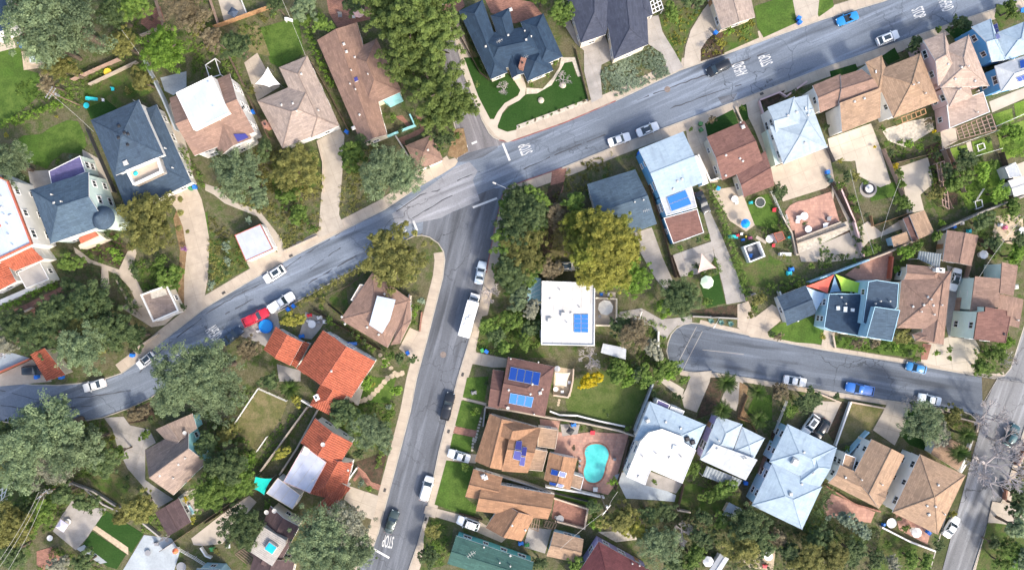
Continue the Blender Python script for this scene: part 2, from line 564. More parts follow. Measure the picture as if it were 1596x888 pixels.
BLOCKS = {'NA': NORTH_A + P('p -400,-300 -400,480'), 'NB': NORTH_B + P('p 1900,-300'), 'W': WEST + P('p -400,1100 -400,600'),
          'E': EAST_A + CUL, 'F': FAR + P('p 1950,1100 1950,300')}
for k, poly in BLOCKS.items():
    m = MB()
    flat = [W(q).xy for q in poly]
    if area(flat) < 0:
        flat = flat[::-1]
    n_ = len(flat)
    vs_, _e, fs_, *_r = delaunay_2d_cdt(flat, [], [list(range(n_))], 1, 1e-4)
    m.add([(v.x, v.y, 0.0) for v in vs_], [tuple(f) for f in fs_])
    for i in range(n_):
        a_, b_ = flat[i], flat[(i + 1) % n_]
        m.face([(a_.x, a_.y, 0), (a_.x, a_.y, -.3), (b_.x, b_.y, -.3), (b_.x, b_.y, 0)])
    struct('block_ground', m, M['soil'])

def clean(line):
    out = [line[0]]
    for q in line[1:]:
        if math.hypot(q[0] - out[-1][0], q[1] - out[-1][1]) > 1:
            out.append(q)
    return out

def side(poly):
    return 1 if area([W(q) for q in poly]) > 0 else -1

def strip(line, d0, d1, z0, z1, mat, name, parent=None):
    wl = [tuple(W(q)[:2]) for q in line]
    a, b = offset(wl, d0, False), offset(wl, d1, False)
    m = MB()
    for i in range(len(wl) - 1):
        q = [a[i], a[i + 1], b[i + 1], b[i]]
        m.prism(q, z0, z1)
    return struct(name, m, mat, parent)

def sub(line, i0, i1):
    return line[i0:i1 + 1]

def dens(line, step):
    """resample a survey line to steps of so many pixels"""
    out, acc = [line[0]], 0.0
    for a, b in zip(line, line[1:]):
        L = math.hypot(b[0] - a[0], b[1] - a[1])
        t = step - acc
        while t < L:
            out.append((a[0] + (b[0] - a[0]) * t / L, a[1] + (b[1] - a[1]) * t / L))
            t += step
        acc = L - (t - step)
    out.append(line[-1])
    return out

def inframe(line, mrg=60):
    return [q for q in line if -mrg < q[0] < 1596 + mrg and -mrg < q[1] < 888 + mrg]

for key, line, reds, walks in (
        ('NA', NORTH_A, [], [('p 190,582', 'p 706,257', 2.0)]),
        ('NB', NORTH_B, [('p 778,219', 'p 960,158')], [('p 685,-5', 'p 1560,-65', 2.0)]),
        ('W', WEST, [], [('p 692,392', 'p 555,888', 1.9)]),
        ('E', EAST_A, [('p 757,425', 'p 876,261')], [('p 636,888', 'p 1700,-38', 1.9)]),
        ('E', CUL, [], [('p 1566,586', 'p 1090,505', .7), ('p 1061,576', 'p 1500,640', .8)]),
        ('F', FAR, [], [('p 1640,560', 'p 1516,888', 1.5)])):
    sg = side(BLOCKS[key])
    strip(line, 0, sg * .2, -.25, .018, M['kerb'], 'kerb')
    def near(s):
        q = P(s)[0]
        return min(range(len(line)), key=lambda i: math.hypot(line[i][0] - q[0], line[i][1] - q[1]))
    for a, b in reds:
        i0, i1 = sorted((near(a), near(b)))
        strip(line[i0:i1 + 1], -sg * .01, sg * .19, -.14, .024, M['kerbred'], 'painted_kerb')
    for a, b, wdt in walks:
        i0, i1 = sorted((near(a), near(b)))
        sl_ = line[i0:i1 + 1]
        bed = strip(sl_, sg * .2, sg * (wdt + .25), -.1, .012, M['joint'], 'pavement')
        ds = dens(sl_, 13.0)
        wl = [tuple(W(q)[:2]) for q in ds]
        ia, ib = offset(wl, sg * .22, False), offset(wl, sg * (wdt + .22), False)
        for i in range(len(wl) - 1):
            px_ = ds[i]
            if not (-40 < px_[0] < 1640 and -40 < px_[1] < 930):
                continue
            quad = inset([ia[i], ia[i + 1], ib[i + 1], ib[i]], .022)
            m = MB()
            m.prism(quad, 0, .034 + random.uniform(-.004, .006))
            struct('slab', m, M['slab'], bed)

# ---- flat beds, lawns and paving laid on the blocks
PATCHES = []

def clip_half(poly, nx, ny, dd):
    out = []
    for i in range(len(poly)):
        a, b = poly[i - 1], poly[i]
        da, db = a[0] * nx + a[1] * ny - dd, b[0] * nx + b[1] * ny - dd
        if (da <= 0) != (db <= 0):
            t = da / (da - db)
            out.append((a[0] + (b[0] - a[0]) * t, a[1] + (b[1] - a[1]) * t))
        if db <= 0:
            out.append(b)
    return out

def patch(name, s, mat, slab=0, ang=0.0, th=0.0, stag=False, smooth_=False):
    poly = [tuple(W(q)[:2]) for q in P(s)]
    x0, x1, y0, y1 = min(p[0] for p in poly), max(p[0] for p in poly), min(p[1] for p in poly), max(p[1] for p in poly)
    z = .040
    for (a0, a1, b0, b1, zz) in PATCHES:
        if a0 < x1 and a1 > x0 and b0 < y1 and b1 > y0:
            z = max(z, zz + .005)
    z += th
    PATCHES.append((x0, x1, y0, y1, z + (.02 if slab else 0)))
    m = MB()
    m.prism(poly, -.05, z)
    o = struct(name, m, M['joint'] if slab else M[mat])
    if slab:
        ca, sa = math.cos(ang), math.sin(ang)
        rot = [(p[0] * ca + p[1] * sa, -p[0] * sa + p[1] * ca) for p in poly]
        u0, u1 = min(p[0] for p in rot), max(p[0] for p in rot)
        v0, v1 = min(p[1] for p in rot), max(p[1] for p in rot)
        nu, nv = max(1, round((u1 - u0) / slab)), max(1, round((v1 - v0) / slab))
        du, dv = (u1 - u0) / nu, (v1 - v0) / nv
        gp = .025
        for i in range(nu):
            for j in range(nv):
                c = rot
                for (nx, ny, dd) in ((-1, 0, -(u0 + i * du + gp)), (1, 0, u0 + (i + 1) * du - gp), (0, -1, -(v0 + j * dv + gp)), (0, 1, v0 + (j + 1) * dv - gp)):
                    c = clip_half(c, nx, ny, dd)
                    if len(c) < 3:
                        break
                if len(c) < 3 or abs(area(c)) < .12:
                    continue
                mm = MB()
                mm.prism([(p[0] * ca - p[1] * sa, p[0] * sa + p[1] * ca) for p in c], z - .03, z + .015 + random.uniform(-.003, .004))
                struct('slab', mm, M[mat], o)
    return o

D = math.radians
for s in ('a1 400,360 560,300 680,290 720,420 600,470 420,560 380,480',
          'c1 400,450 540,440 600,500 560,580 440,500', 'c1 0,470 110,450 180,560 60,610 0,600', 'b4 540,330 690,310 830,380 850,420 700,470 560,450',
          'c4 300,470 560,560 560,620 280,600', 'c5 290,700 480,790 520,888 240,888', 'b2 570,520 650,470 660,570 620,600 590,580',
          'b2 10,240 130,240 200,350 200,380 20,470', 'p 1230,740 1240,720 1285,800 1265,850 1250,830', 'a2 480,700 515,690 540,760 545,888 300,888 320,760',
          'c5 0,740 200,700 230,760 150,840 0,800', 'b3 330,600 540,560 600,600 600,740 640,790 450,790 300,760', 'a4 200,60 300,40 400,45 340,130 310,220 300,300 255,215 210,130',
          'a4 390,285 390,230 420,185 490,135 640,85 660,175 500,245', 'c2 500,100 620,150 740,120 850,120 880,160 830,330 700,330 640,260 600,160', 'b1 640,380 850,370 850,580 780,460 650,480', 'a5 820,20 890,30 930,90 840,130 810,80',
          'b5 520,0 650,0 660,100 560,150 520,80', 'b5 700,120 900,90 947,240 947,340 800,340 740,240', 'x5 660,0 960,0 980,200 760,180 640,150', 'c5 780,670 870,670 960,760 960,900 720,900', 'c3 85,640 200,670 170,860 60,888 60,740'):
    patch('rough_lawn', s, 'wild')
for s in ('a1 -20,215 95,225 110,320 180,340 200,410 150,470 30,560 -20,570', 'a1 55,660 110,625 190,620 230,590 310,555 360,560 390,620 400,670 370,710 290,705 240,745 215,780 150,755 95,740',
          'a2 250,130 430,80 455,250 380,290 340,310 300,290', 'a4 650,120 640,30 790,-20 815,0 835,105 680,175', 'b4 600,80 640,50 705,35 750,150 740,200 640,180 600,140',
          'b4 720,650 780,625 900,600 960,640 960,730 830,720 705,695', 'b5 70,690 300,710 460,730 440,790 300,775 70,740', 'a5 230,860 350,840 370,900 240,930',
          'c3 260,0 360,-5 340,110 240,90', 'c3 235,105 335,130 300,245 205,220', 'c3 195,258 300,278 280,345 180,330', 'c3 165,380 290,410 250,550 310,600 290,645 110,585',
          'c3 670,515 860,560 860,600 660,550', 'c5 860,800 960,780 960,900 840,900', 'c2 700,0 880,0 850,120 700,110', 'a5 -30,0 60,-20 70,30 0,80',
          'c4 640,80 720,80 720,200 600,170', 'b2 -20,130 10,120 20,250 10,420 -10,500'):
    patch('lawn', s, 'lawn')
for s in ('z2 150,0 310,0 420,230 600,160 700,250 725,330 725,370 570,470 500,560 460,630 420,630 300,400',
          'z2 505,740 495,690 530,600 620,500 760,400 800,375 900,365 1050,280 1140,130 1180,60 1260,40 1300,180 1350,200 1420,420 690,690 690,740 600,760',
          'a3 145,0 225,0 230,30 165,60', 'a4 400,575 540,505 565,570 415,640', 'a4 565,495 600,480 620,545 585,565', 'b4 385,450 475,405 505,540 420,560 400,500',
          'x3 705,555 775,445 1060,620 970,760', 'x3 610,700 680,600 930,770 860,880 790,860', 'a1 400,500 490,460 540,500 520,530 420,550',
          'x2 590,110 705,70 785,295 625,215', 'a5 580,137 690,92 715,175 640,190', 'a5 50,330 170,295 185,330 60,370', 'a5 290,260 350,220 375,270 320,300', 'a3 420,-20 560,-20 540,20 470,20', 'c5 370,140 520,170 500,340 420,310 360,250'):
    patch('lawn', s, 'turf')
patch('lawn', 'p 878,608 895,592 930,580 1005,570 1012,600 985,662 950,660 885,640', 'olive')
for s in ('c5 130,115 305,130 240,240 180,285 80,310', 'c2 250,50 380,110 350,190 240,340 190,300 130,230', 'c5 580,180 720,200 715,260 600,240',
          'p 845,290 860,300 880,330 900,440 850,440 830,380', 'b1 450,560 640,560 690,640 600,720 480,640', 'a2 150,120 250,120 300,260 200,240'):
    patch('dry_lawn', s, 'dry')
for s in ('a5 590,690 690,665 700,730 640,745', 'a5 705,655 790,630 810,700 720,725', 'a5 800,530 890,500 900,560 820,580', 'a5 820,600 960,550 960,690 860,740 840,690',
          'a5 720,750 830,740 870,888 780,888 700,880', 'b5 640,20 720,-20 830,-10 800,70 690,110', 'x2 120,830 390,695 500,660 380,760 140,855', 'a5 900,480 960,460 960,530 910,550'):
    patch('bright_lawn', s, 'lime')
for s in ('b1 460,380 470,380 500,390 500,480 460,470', 'b1 380,270 500,200 590,270 580,350 550,380 460,330', 'b4 350,575 560,545 570,610 440,600', 'b5 560,30 640,30 640,90 570,80',
          'c4 430,0 500,0 480,110 430,170 370,190', 'x2 460,300 500,290 560,430 640,560 560,660', 'c2 690,390 840,340 800,520 740,470', 'a5 490,680 560,650 600,888 530,888', 'c1 590,150 700,110 715,190 590,215',
          'c5 0,190 110,110 140,120 70,300', 'b5 1,10 60,-10 190,330 130,330', 'a4 390,285 390,230 420,185 490,140 500,250', 'a4 660,465 780,415 750,470 690,500'):
    patch('flower_bed', s, 'mulch')
for s in ('x7 600,120 680,110 720,310 620,370 540,350', 'b1 815,110 845,190 862,300 850,420 850,540 820,540 830,300 800,150'):
    patch('earth_bank', s, 'terra')
# drives and paths
for nm, s, mt, sb, an in (
        ('driveway', 'a2 512,650 622,595 642,625 632,800 b2 617,130 640,190 520,240 538,0 a2 548,760', 'conc', 2.6, D(20)),
        ('driveway', 'b1 765,50 900,-5 930,60 p 320,335 b2 20,250 12,430 -5,520 b1 850,590 850,420 862,300 845,190 815,110', 'slab', 3.2, D(15)),
        ('driveway', 'a4 105,95 195,70 215,150 265,230 312,312 245,345 215,250 150,205', 'greyc', 2.4, D(22)),
        ('driveway', 'a4 310,315 320,220 345,140 400,50 440,0 480,130 420,185 390,230 390,290', 'conc', 3, D(22)),
        ('driveway', 'a4 815,0 870,-30 940,-30 930,70 870,95 835,110', 'conc', 3, D(22)),
        ('driveway', 'a3 705,110 735,95 785,200 895,165 940,270 880,300 875,350 885,450 835,475 800,330 800,235 760,200', 'greyc', 2.4, D(20)),
        ('driveway', 'a4 320,580 400,530 470,840 400,850 330,640', 'slab', 3, D(23)),
        ('driveway', 'a4 600,475 655,455 690,600 740,760 720,800 640,600 610,540', 'conc', 2.6, D(22)),
        ('yard', 'a4 735,770 p 1290,225 a5 45,690 p 1302,290 1295,330 x2 400,290 350,330 0,440 x1 740,60 a4 700,800', 'slab', 3.6, D(22)),
        ('yard', 'b4 440,20 560,0 590,50 640,180 600,210 525,160', 'slab', 0, 0),
        ('driveway', 'b4 365,30 430,110 490,235 560,410 600,530 510,545 490,450 440,260 400,110', 'greyc', 3, D(27)),
        ('driveway', 'b4 560,545 610,530 640,605 720,545 745,560 760,620 700,670 700,705 620,695 560,650', 'slab', 3, D(-15)),
        ('driveway', 'b4 90,215 165,190 215,330 260,430 235,490 185,430 120,320 90,260', 'greyc', 3, D(25)),
        ('driveway', 'x8 110,40 330,0 500,95 700,80 760,60 770,120 640,155 570,230 550,265 470,220 420,150 300,140 120,70', 'greyc', 2.6, D(-25)),
        ('driveway', 'b5 600,695 720,705 745,750 710,868 470,810 490,730 520,720', 'bright', 3.2, D(8)),
        ('driveway', 'b5 590,365 655,385 665,470 630,690 600,700 575,600 605,470', 'greyc', 2.4, D(6)),
        ('driveway', 'x8 740,560 940,540 920,640 810,900 700,860 680,770 720,690 750,600', 'conc', 3, D(18)),
        ('driveway', 'x8 1080,600 1220,600 1190,740 1150,888 1010,820 1050,720', 'conc', 2.6, D(20)),
        ('driveway', 'c5 320,112 415,130 395,220 350,312 250,242 290,170', 'conc', 2.8, D(-15)),
        ('driveway', 'c5 -20,108 105,112 40,255 -40,250', 'conc', 2.8, D(-12)),
        ('driveway', 'c3 70,590 300,650 440,740 420,760 210,670 60,625', 'slab', 2.6, D(-16)),
        ('driveway', 'c3 170,340 310,355 300,395 160,380', 'slab', 2.6, D(-16)),
        ('driveway', 'b3 280,762 445,795 440,835 375,835 262,815', 'slab', 2.6, D(-10)),
        ('driveway', 'z8 1060,490 1140,525 p 655,530 p 645,562 z8 985,635', 'slab', 2.6, D(-30)),
        ('driveway', 'c2 665,500 800,545 775,655 730,640 640,560', 'conc', 2.8, D(-20)),
        ('driveway', 'c1 480,185 570,180 600,220 690,240 720,300 670,330 670,470 710,500 800,560 730,600 660,500 590,420 545,330 520,240', 'greyc', 3.2, D(-20)),
        ('driveway', 'a3 20,790 150,745 205,728 218,745 205,765 150,800 60,850 0,888 -20,860', 'slab', 2.6, D(24)),
        ('driveway', 'b2 185,345 310,295 362,320 215,392', 'slab', 2.4, D(26)),
        ('driveway', 'b1 560,560 650,500 710,625 830,575 760,640 700,650', 'slab', 2.4, D(25)),
        ('driveway', 'b2 215,600 330,570 345,650 320,680 280,740 240,720 160,690', 'greyc', 0, 0),
        ('driveway', 'c5 800,570 960,600 960,690 780,665', 'conc', 2.8, D(-10)),
        ('path', 'b5 25,655 75,665 65,752 10,745', 'slab', 1.6, D(-8)),
        ('path', 'b5 480,725 520,730 500,800 470,800', 'brick', 0, 0),
        ('path', 'a3 652,790 720,775 700,888 640,900', 'brick', 0, 0),
        ('path', 'b3 635,0 710,-20 680,60 650,100 660,240 640,330 595,320 610,180', 'mulch', 0, 0),
        ('path', 'b1 340,280 370,300 420,340 550,385 590,300 625,290 630,310 610,380 640,450 690,550 650,580 600,470 545,410 500,390 505,470 465,470 470,370 410,355 350,310', 'slab', 0, 0),
        ('path', 'b2 0,-10 60,10 110,60 250,115 310,190 350,240 370,300 340,320 300,220 240,140 90,80 40,40 0,20', 'conc', 0, 0),
        ('path', 'c2 700,405 740,440 765,480 810,495 800,520 750,500 715,450 690,480 680,470 705,430', 'brick', 0, 0),
        ('path', 'c3 205,225 310,245 305,278 195,255', 'brick', 0, 0), ('path', 'c3 235,90 350,118 348,130 232,100', 'slab', 0, 0),
        ('path', 'z2 655,215 755,180 790,300 780,380 720,440 600,500 545,570 490,720 600,765 690,742 690,830 600,870 480,800 360,650 300,540 100,60 160,20 300,400 420,632 460,632 500,555 570,468 705,392 730,335', 'bright', 0, 0),
        ('path', 'z2 790,310 960,320 1060,210 1130,100 1150,0 1290,0 1350,190 1320,198 1262,40 1182,55 1142,130 1052,282 902,368 792,376', 'gravel', 0, 0),
        ('gravel_strip', 'z2 690,695 1420,425 1440,455 700,740', 'gravel', 0, 0),
        ('path', 'x2 608,230 785,300 870,300 770,45 700,60 790,290 625,212', 'bright', 0, 0), ('path', 'x2 530,95 800,20 880,290 790,325 610,225 590,110', 'bright', 0, 0),
        ('path', 'x1 620,430 690,470 680,490 610,450', 'conc', 0, 0), ('path', 'x3 675,580 710,560 945,720 945,775', 'stone', 0, 0), ('path', 'x3 560,730 620,700 790,830 740,840', 'bluec', 0, 0),
        ('patio', 'x3 535,370 560,430 790,430 640,650 560,740 390,600 460,480', 'greyc', 0, 0),
        ('yard', 'b1 -30,765 60,770 130,790 150,800 -30,865', 'bluec', 0, 0), ('yard', 'b1 -30,880 150,800 240,900 -30,925', 'slab', 0, 0), ('patio', 'c1 665,725 790,740 830,800 800,900 560,900', 'bluec', 0, 0), ('patio', 'x4 460,210 540,150 620,130 680,290 610,380', 'conc', 0, 0),
        ('patio', 'x4 590,590 870,370 1130,190 1200,250 880,640 690,660 610,650', 'conc', 0, 0), ('patio', 'c1 170,800 240,780 290,830 200,888 170,860', 'brick', 0, 0),
        ('patio', 'a2 560,0 770,-10 760,90 700,105 610,130 570,60', 'brick', 0, 0), ('patio', 'a3 340,-10 430,-10 560,10 610,70 480,110 370,60', 'brick', 0, 0), ('path', 'a3 90,40 240,0 250,30 220,55 130,75', 'brick', 0, 0),
        ('patio', 'a1 740,360 860,330 860,400 800,440 760,420', 'bluec', 0, 0), ('patio', 'a1 100,240 190,240 210,310 110,325', 'stone', 0, 0), ('patio', 'a1 0,150 45,135 75,220 0,240', 'bright', 0, 0),
        ('patio', 'a2 180,290 240,245 285,330 345,400 240,465', 'slab', 2.0, D(25)), ('patio', 'a2 60,0 150,-10 200,70 90,110', 'conc', 0, 0), ('path', 'a1 660,50 740,30 770,130 700,150 650,110', 'brick', 0, 0),
        ('patio', 'a1 380,690 470,740 520,888 400,888', 'conc', 0, 0), ('patio', 'a1 130,790 225,785 240,860 160,888 140,850', 'greyc', 0, 0), ('path', 'a1 770,500 800,450 890,780 870,888', 'conc', 0, 0),
        ('path', 'x7 270,0 310,0 345,120 290,170 170,220 180,260 120,230 110,200 210,160 310,110', 'brick', 0, 0), ('path', 'x7 150,0 220,80 210,130 160,60 80,10', 'brick', 0, 0),
        ('path', 'b1 45,580 280,465 300,485 160,560 200,610 180,620 140,570 60,600', 'brick', 0, 0),
        ('patio', 'b4 255,320 440,255 455,330 410,400 290,420', 'greyc', 2.2, D(18)), ('patio', 'x2 20,520 60,470 120,440 180,430 390,360 460,600 95,750', 'pink', 0, 0),
        ('patio', 'x2 95,760 520,600 560,660 120,880', 'gravel', 0, 0), ('patio', 'x2 130,860 540,690 600,830 620,900 400,930 150,930', 'conc', 0, 0),
        ('path', 'x2 350,20 400,290 430,280 560,610 640,900 590,900 540,640 400,330', 'slab', 0, 0), ('patio', 'x2 570,680 690,600 800,690 960,590 970,660 700,760 640,830', 'bright', 0, 0),
        ('patio', 'a5 40,640 240,570 290,700 150,745 60,740', 'bright', 2.4, D(20)), ('patio', 'a5 290,600 420,560 520,540 530,600 400,680 320,650', 'gravel', 0, 0),
        ('patio', 'x2 950,160 1180,80 1230,290 1120,385 1150,510 1010,540 1000,400', 'bright', 0, 0), ('path', 'a5 680,660 700,650 720,735 700,740', 'bright', 0, 0), ('patio', 'a5 785,470 960,400 960,450 800,520', 'bright', 0, 0),
        ('patio', 'a5 560,600 630,590 640,650 570,690', 'bright', 0, 0), ('patio', 'b5 120,410 200,350 340,295 330,440 210,450', 'pink', 0, 0),
        ('patio', 'c3 595,190 690,200 680,250 c3 760,260 830,250 c4 60,260 c3 940,500 910,540 780,510 770,370 660,350 680,250 600,240', 'pink', 2.2, D(-18)),
        ('patio', 'c3 690,215 780,215 770,260 700,270', 'greyc', 0, 0), ('patio', 'c3 665,555 810,600 800,690 650,650', 'brick', 0, 0), ('patio', 'c3 545,690 650,700 620,810 520,780', 'greyc', 0, 0),
        ('patio', 'b3 850,480 945,490 945,645 850,645', 'conc', 0, 0), ('patio', 'y2 855,180 1025,210 1000,460 840,440', 'stone', 0, 0), ('patio', 'y4 30,540 90,520 400,660 390,700 280,690 100,680', 'bluec', 0, 0),
        ('patio', 'x8 440,620 540,605 640,660 700,700 680,780 600,720 500,640', 'bright', 0, 0), ('patio', 'y4 235,515 440,590 400,650 210,600', 'greyc', 0, 0),
        ('patio', 'c5 20,590 60,535 260,620 240,670 40,640', 'pink', 0, 0), ('patio', 'c5 350,610 520,700 500,770 370,700', 'pink', 0, 0), ('patio', 'x5 1190,570 1340,470 1440,480 1420,640 1240,620', 'stone', 0, 0), ('patio', 'x5 60,340 380,330 360,400 200,420', 'gravel', 0, 0),
        ('patio', 'x6 480,560 640,540 700,560 700,800 440,760', 'stone', 0, 0), ('patio', 'a5 860,780 960,740 960,900 880,900', 'bright', 0, 0), ('patio', 'z8 340,380 480,430 440,500 380,570 290,560', 'greyc', 0, 0),
        ('patio', 'b2 330,820 440,850 440,900 340,900', 'greyc', 0, 0), ('path', 'c2 640,20 700,40 700,130 640,90', 'conc', 0, 0), ('path', 'c4 570,20 610,40 590,150 650,220 560,190', 'terra', 0, 0)):
    patch(nm, s, mt, sb, an)
# stepping stones and stone edging
def stones(s, n, w, mat, name='stepping_stone'):
    pts = dens(P(s), 1.0)
    root = patch('path', ' '.join(['p'] + ['%.1f,%.1f' % q for q in (lambda L: offset(L, 1.5, False) + offset(L, -1.5, False)[::-1])(P(s))]), 'wild')
    z = PATCHES[-1][4]
    for k in range(n):
        q = pts[int((k + .5) / n * (len(pts) - 1))]
        q2 = pts[min(len(pts) - 1, int((k + .5) / n * (len(pts) - 1)) + 3)]
        an = math.atan2(-(q2[1] - q[1]), q2[0] - q[0]) + random.uniform(-.15, .15)
        c = W(q)
        rr = [(c.x + w * random.uniform(.85, 1.1) * (math.cos(an + t) * .5 + 0), c.y + w * random.uniform(.85, 1.1) * math.sin(an + t) * .5) for t in (.6, 1.5, 2.5, 3.7, 4.7, 5.7)]
        m = MB()
        m.prism(rr, 0, z + .04)
        struct(name, m, M[mat], root)
stones('y1 890,75 800,100 740,170 690,220 620,245', 11, 1.25, 'stone')
stones('y2 180,650 150,760 120,880 y3 205,10 195,100', 14, .55, 'bright')
stones('y2 900,480 885,550', 3, .6, 'stone')
stones('b2 800,770 850,830 880,870', 5, 1.0, 'stone')

# ---- road paint, manholes, repairs
def text_mesh(body):
    cu = bpy.data.curves.new('letters', 'FONT')
    cu.body = body
    cu.align_x, cu.align_y = 'CENTER', 'CENTER'
    cu.size = 1.0
    cu.offset = 0.008
    ob = bpy.data.objects.new('letters', cu)
    C.objects.link(ob)
    bpy.context.view_layer.update()
    me = bpy.data.meshes.new_from_object(ob)
    bpy.data.objects.remove(ob)
    me.materials.clear()
    me.materials.append(M['paint'])
    return me
TXT = {k: text_mesh(k) for k in ('STOP', 'AHEAD')}
for s, word, up, sx, sy in (('a3 532,686', 'STOP', (-.93, -.37), .92, 3.5), ('a4 694,276', 'STOP', (-.93, -.37), .92, 3.5), ('a4 575,317', 'AHEAD', (-.93, -.37), .82, 3.6),
                            ('a5 460,60', 'STOP', (.93, .37), .92, 3.5), ('a5 586,20', 'AHEAD', (.93, .37), .82, 3.6), ('b2 897,212', 'STOP', (.87, .48), .92, 3.5),
                            ('b2 36,678', 'AHEAD', (.80, .58), .82, 3.6), ('b1 845,782', 'STOP', (.76, .62), .92, 3.5), ('c2 843,754', 'STOP', (-.2, -.97), .92, 3.5)):
    o = bpy.data.objects.new('road_marking', TXT[word])
    q = W(P(s)[0])
    o.location = (q.x, q.y, ZR + .014)
    o.rotation_euler.z = math.atan2(up[1], up[0]) - math.pi / 2
    o.scale = (sx, sy, 1)
    link(o)
    o['kind'] = 'structure'
    o['label'] = 'white painted letters ' + word + ' on the asphalt'
def bar(name, s, wd_, mat, z):
    q = [W(t) for t in P(s)]
    m = MB()
    L = [(t.x, t.y) for t in q]
    a, b = offset(L, wd_ / 2, False), offset(L, -wd_ / 2, False)
    for i in range(len(L) - 1):
        m.face([(*b[i], z), (*b[i + 1], z), (*a[i + 1], z), (*a[i], z)])
    return struct(name, m, mat)
for s in ('x7 1018,240 1080,390', 'b3 12,160 30,205', 'c2 765,785 848,832', 'x7 760,795 970,715', 'x7 680,280 715,262', 'x7 750,245 795,225'):
    bar('stop_line', s, .42, M['paint'], ZR + .013)
for s in ('x8 645,480 810,160', 'x8 690,530 860,200', 'c5 760,120 830,0', 'x8 860,360 1220,400'):
    bar('road_joint', s, .12, M['greyc'], ZR + .012)
tar = m_plain('tar_seal', (.06, .062, .072), .7, .2, .6)
for s in ('b2 330,405 450,320 620,215', 'b2 480,385 560,325 625,285', 'b2 0,590 150,500 300,430', 'b2 470,450 610,370 700,320', 'b2 90,590 220,520', 'x7 100,830 300,690 480,640', 'x7 240,888 520,720 580,690', 'c1 0,60 200,110 400,90 600,60',
          'c1 0,130 200,150 420,130', 'x7 620,560 820,490', 'a3 520,780 700,700 900,620', 'a4 100,460 400,350 700,240', 'a4 250,500 600,380', 'b1 640,860 760,740 930,610'):
    q = dens(P(s), 9)
    q = [(x + random.uniform(-1, 1), y + random.uniform(-.8, .8)) for x, y in q]
    m = MB()
    L = [tuple(W(t)[:2]) for t in q]
    hw = [random.uniform(.03, .13) for _ in L]
    a = [offset(L, 1.0, False)[i] for i in range(len(L))]
    for i in range(len(L) - 1):
        if random.random() < .12:
            continue
        n0, n1 = Vector(a[i]) - Vector(L[i]), Vector(a[i + 1]) - Vector(L[i + 1])
        A, B = Vector(L[i]), Vector(L[i + 1])
        m.face([(*(A - n0 * hw[i]), ZR + .016), (*(B - n1 * hw[i + 1]), ZR + .016), (*(B + n1 * hw[i + 1]), ZR + .016), (*(A + n0 * hw[i]), ZR + .016)])
    struct('crack_seal', m, tar)
M['fresh'] = m_asphalt('patched_asphalt', (.10, .108, .125), D(23))
M['faded'] = m_asphalt('faded_asphalt', (.23, .235, .255), D(23))
for nm, s, mt in (('road_patch', 'x7 290,680 620,440 730,400 800,480 760,560 810,700 820,735 590,830 480,888 100,960 60,850', 'faded'), ('road_patch', 'x7 560,700 640,640 700,700 790,690 820,735 600,830 520,720', 'A1'),
                  ('road_patch', 'x7 625,370 730,320 870,280 960,260 980,275 850,360 700,400 630,400', 'fresh'), ('road_patch', 'a4 470,450 560,430 540,465 490,480', 'fresh')):
    m = MB()
    zz = ZR + .0105 + .0012 * random.random()
    m.face([(W(q).x, W(q).y, zz) for q in P(s)])
    struct(nm, m, M[mt])
mh = MB()
mh.lathe((0, 0, 0), [(.62, 0), (.62, .012), (.44, .014), (.42, .022), (0.02, .024)], 24)
for s, w in (('b3 150,777', 'rusty round manhole cover in the middle of the lower street'), ('a4 238,412', 'round manhole cover in the long street above the parked white sedans')):
    o = bpy.data.objects.new('manhole_cover', mh.mesh('manhole_cover', m_plain('cast_iron', (.20, .16, .14), .7, .25, 4)))
    q = W(P(s)[0])
    o.location = (q.x, q.y, ZR + .012)
    link(o)
    tag(o, w, 'manhole cover', None, P(s)[0])
# ------------------------------------------------------------------ houses
M['seam'] = m_plain('roof_seam', (.42, .41, .40), .7, .1, 1)
wmb = MB()
for (x, z, sx, sz) in ((0, .62, 1.36, .1), (0, -.62, 1.5, .12), (-.63, 0, .1, 1.2), (.63, 0, .1, 1.2), (0, 0, .06, 1.2)):
    wmb.box((x, 0, z), (sx, .16 if sx < 1.4 else .26, sz))
WIN = wmb.mesh('window', M['trim'])
pmb = MB()
pmb.box((0, -.02, 0), (1.2, .06, 1.16))
PANE = pmb.mesh('pane', M['glass'])
dmb = MB()
dmb.box((0, 0, 1.02), (1.0, .1, 2.04))
for zz in (.55, 1.45):
    dmb.box((0, .05, zz), (.7, .04, .6))
DOOR = dmb.mesh('door', M['woodo'])
gmb = MB()
gmb.box((0, 0, 1.1), (4.6, .12, 2.2))
for k in range(4):
    gmb.box((0, .06, .3 + k * .53), (4.4, .05, .47))
GDOOR = gmb.mesh('garage_door', M['trim'])
vmb = MB()
vmb.box((0, 0, .08), (.34, .34, .2))
vmb.box((0, 0, .2), (.42, .42, .1), top=.6)
VENT = vmb.mesh('roof_vent', M['ventw'])
vp = MB()
vp.tube((0, 0, -.2), (0, 0, .55), .1, .1, 8)
vp.tube((0, 0, .55), (0, 0, .62), .17, .12, 8)
PIPE = vp.mesh('vent_pipe', M['ventw'])
an = MB()
an.tube((0, 0, -.1), (0, 0, 1.3), .03, .03, 5)
an.tube((-.7, 0, 1.2), (.7, 0, 1.2), .025, .025, 4)
for t in (-.6, -.25, .1, .45):
    an.tube((t, -.4 + abs(t) * .2, 1.2), (t, .4 - abs(t) * .2, 1.2), .02, .02, 4)
AERIAL = an.mesh('aerial', M['ventw'])
dsh = MB()
dsh.tube((0, 0, -.1), (0, 0, .45), .04, .04, 6)
dsh.lathe((0, 0, .45), [(.05, 0), (.22, .04), (.34, .12), (.32, .12), (.2, .06), (.02, .03)], 14)
DISH = dsh.mesh('satellite_dish', M['ventw'])

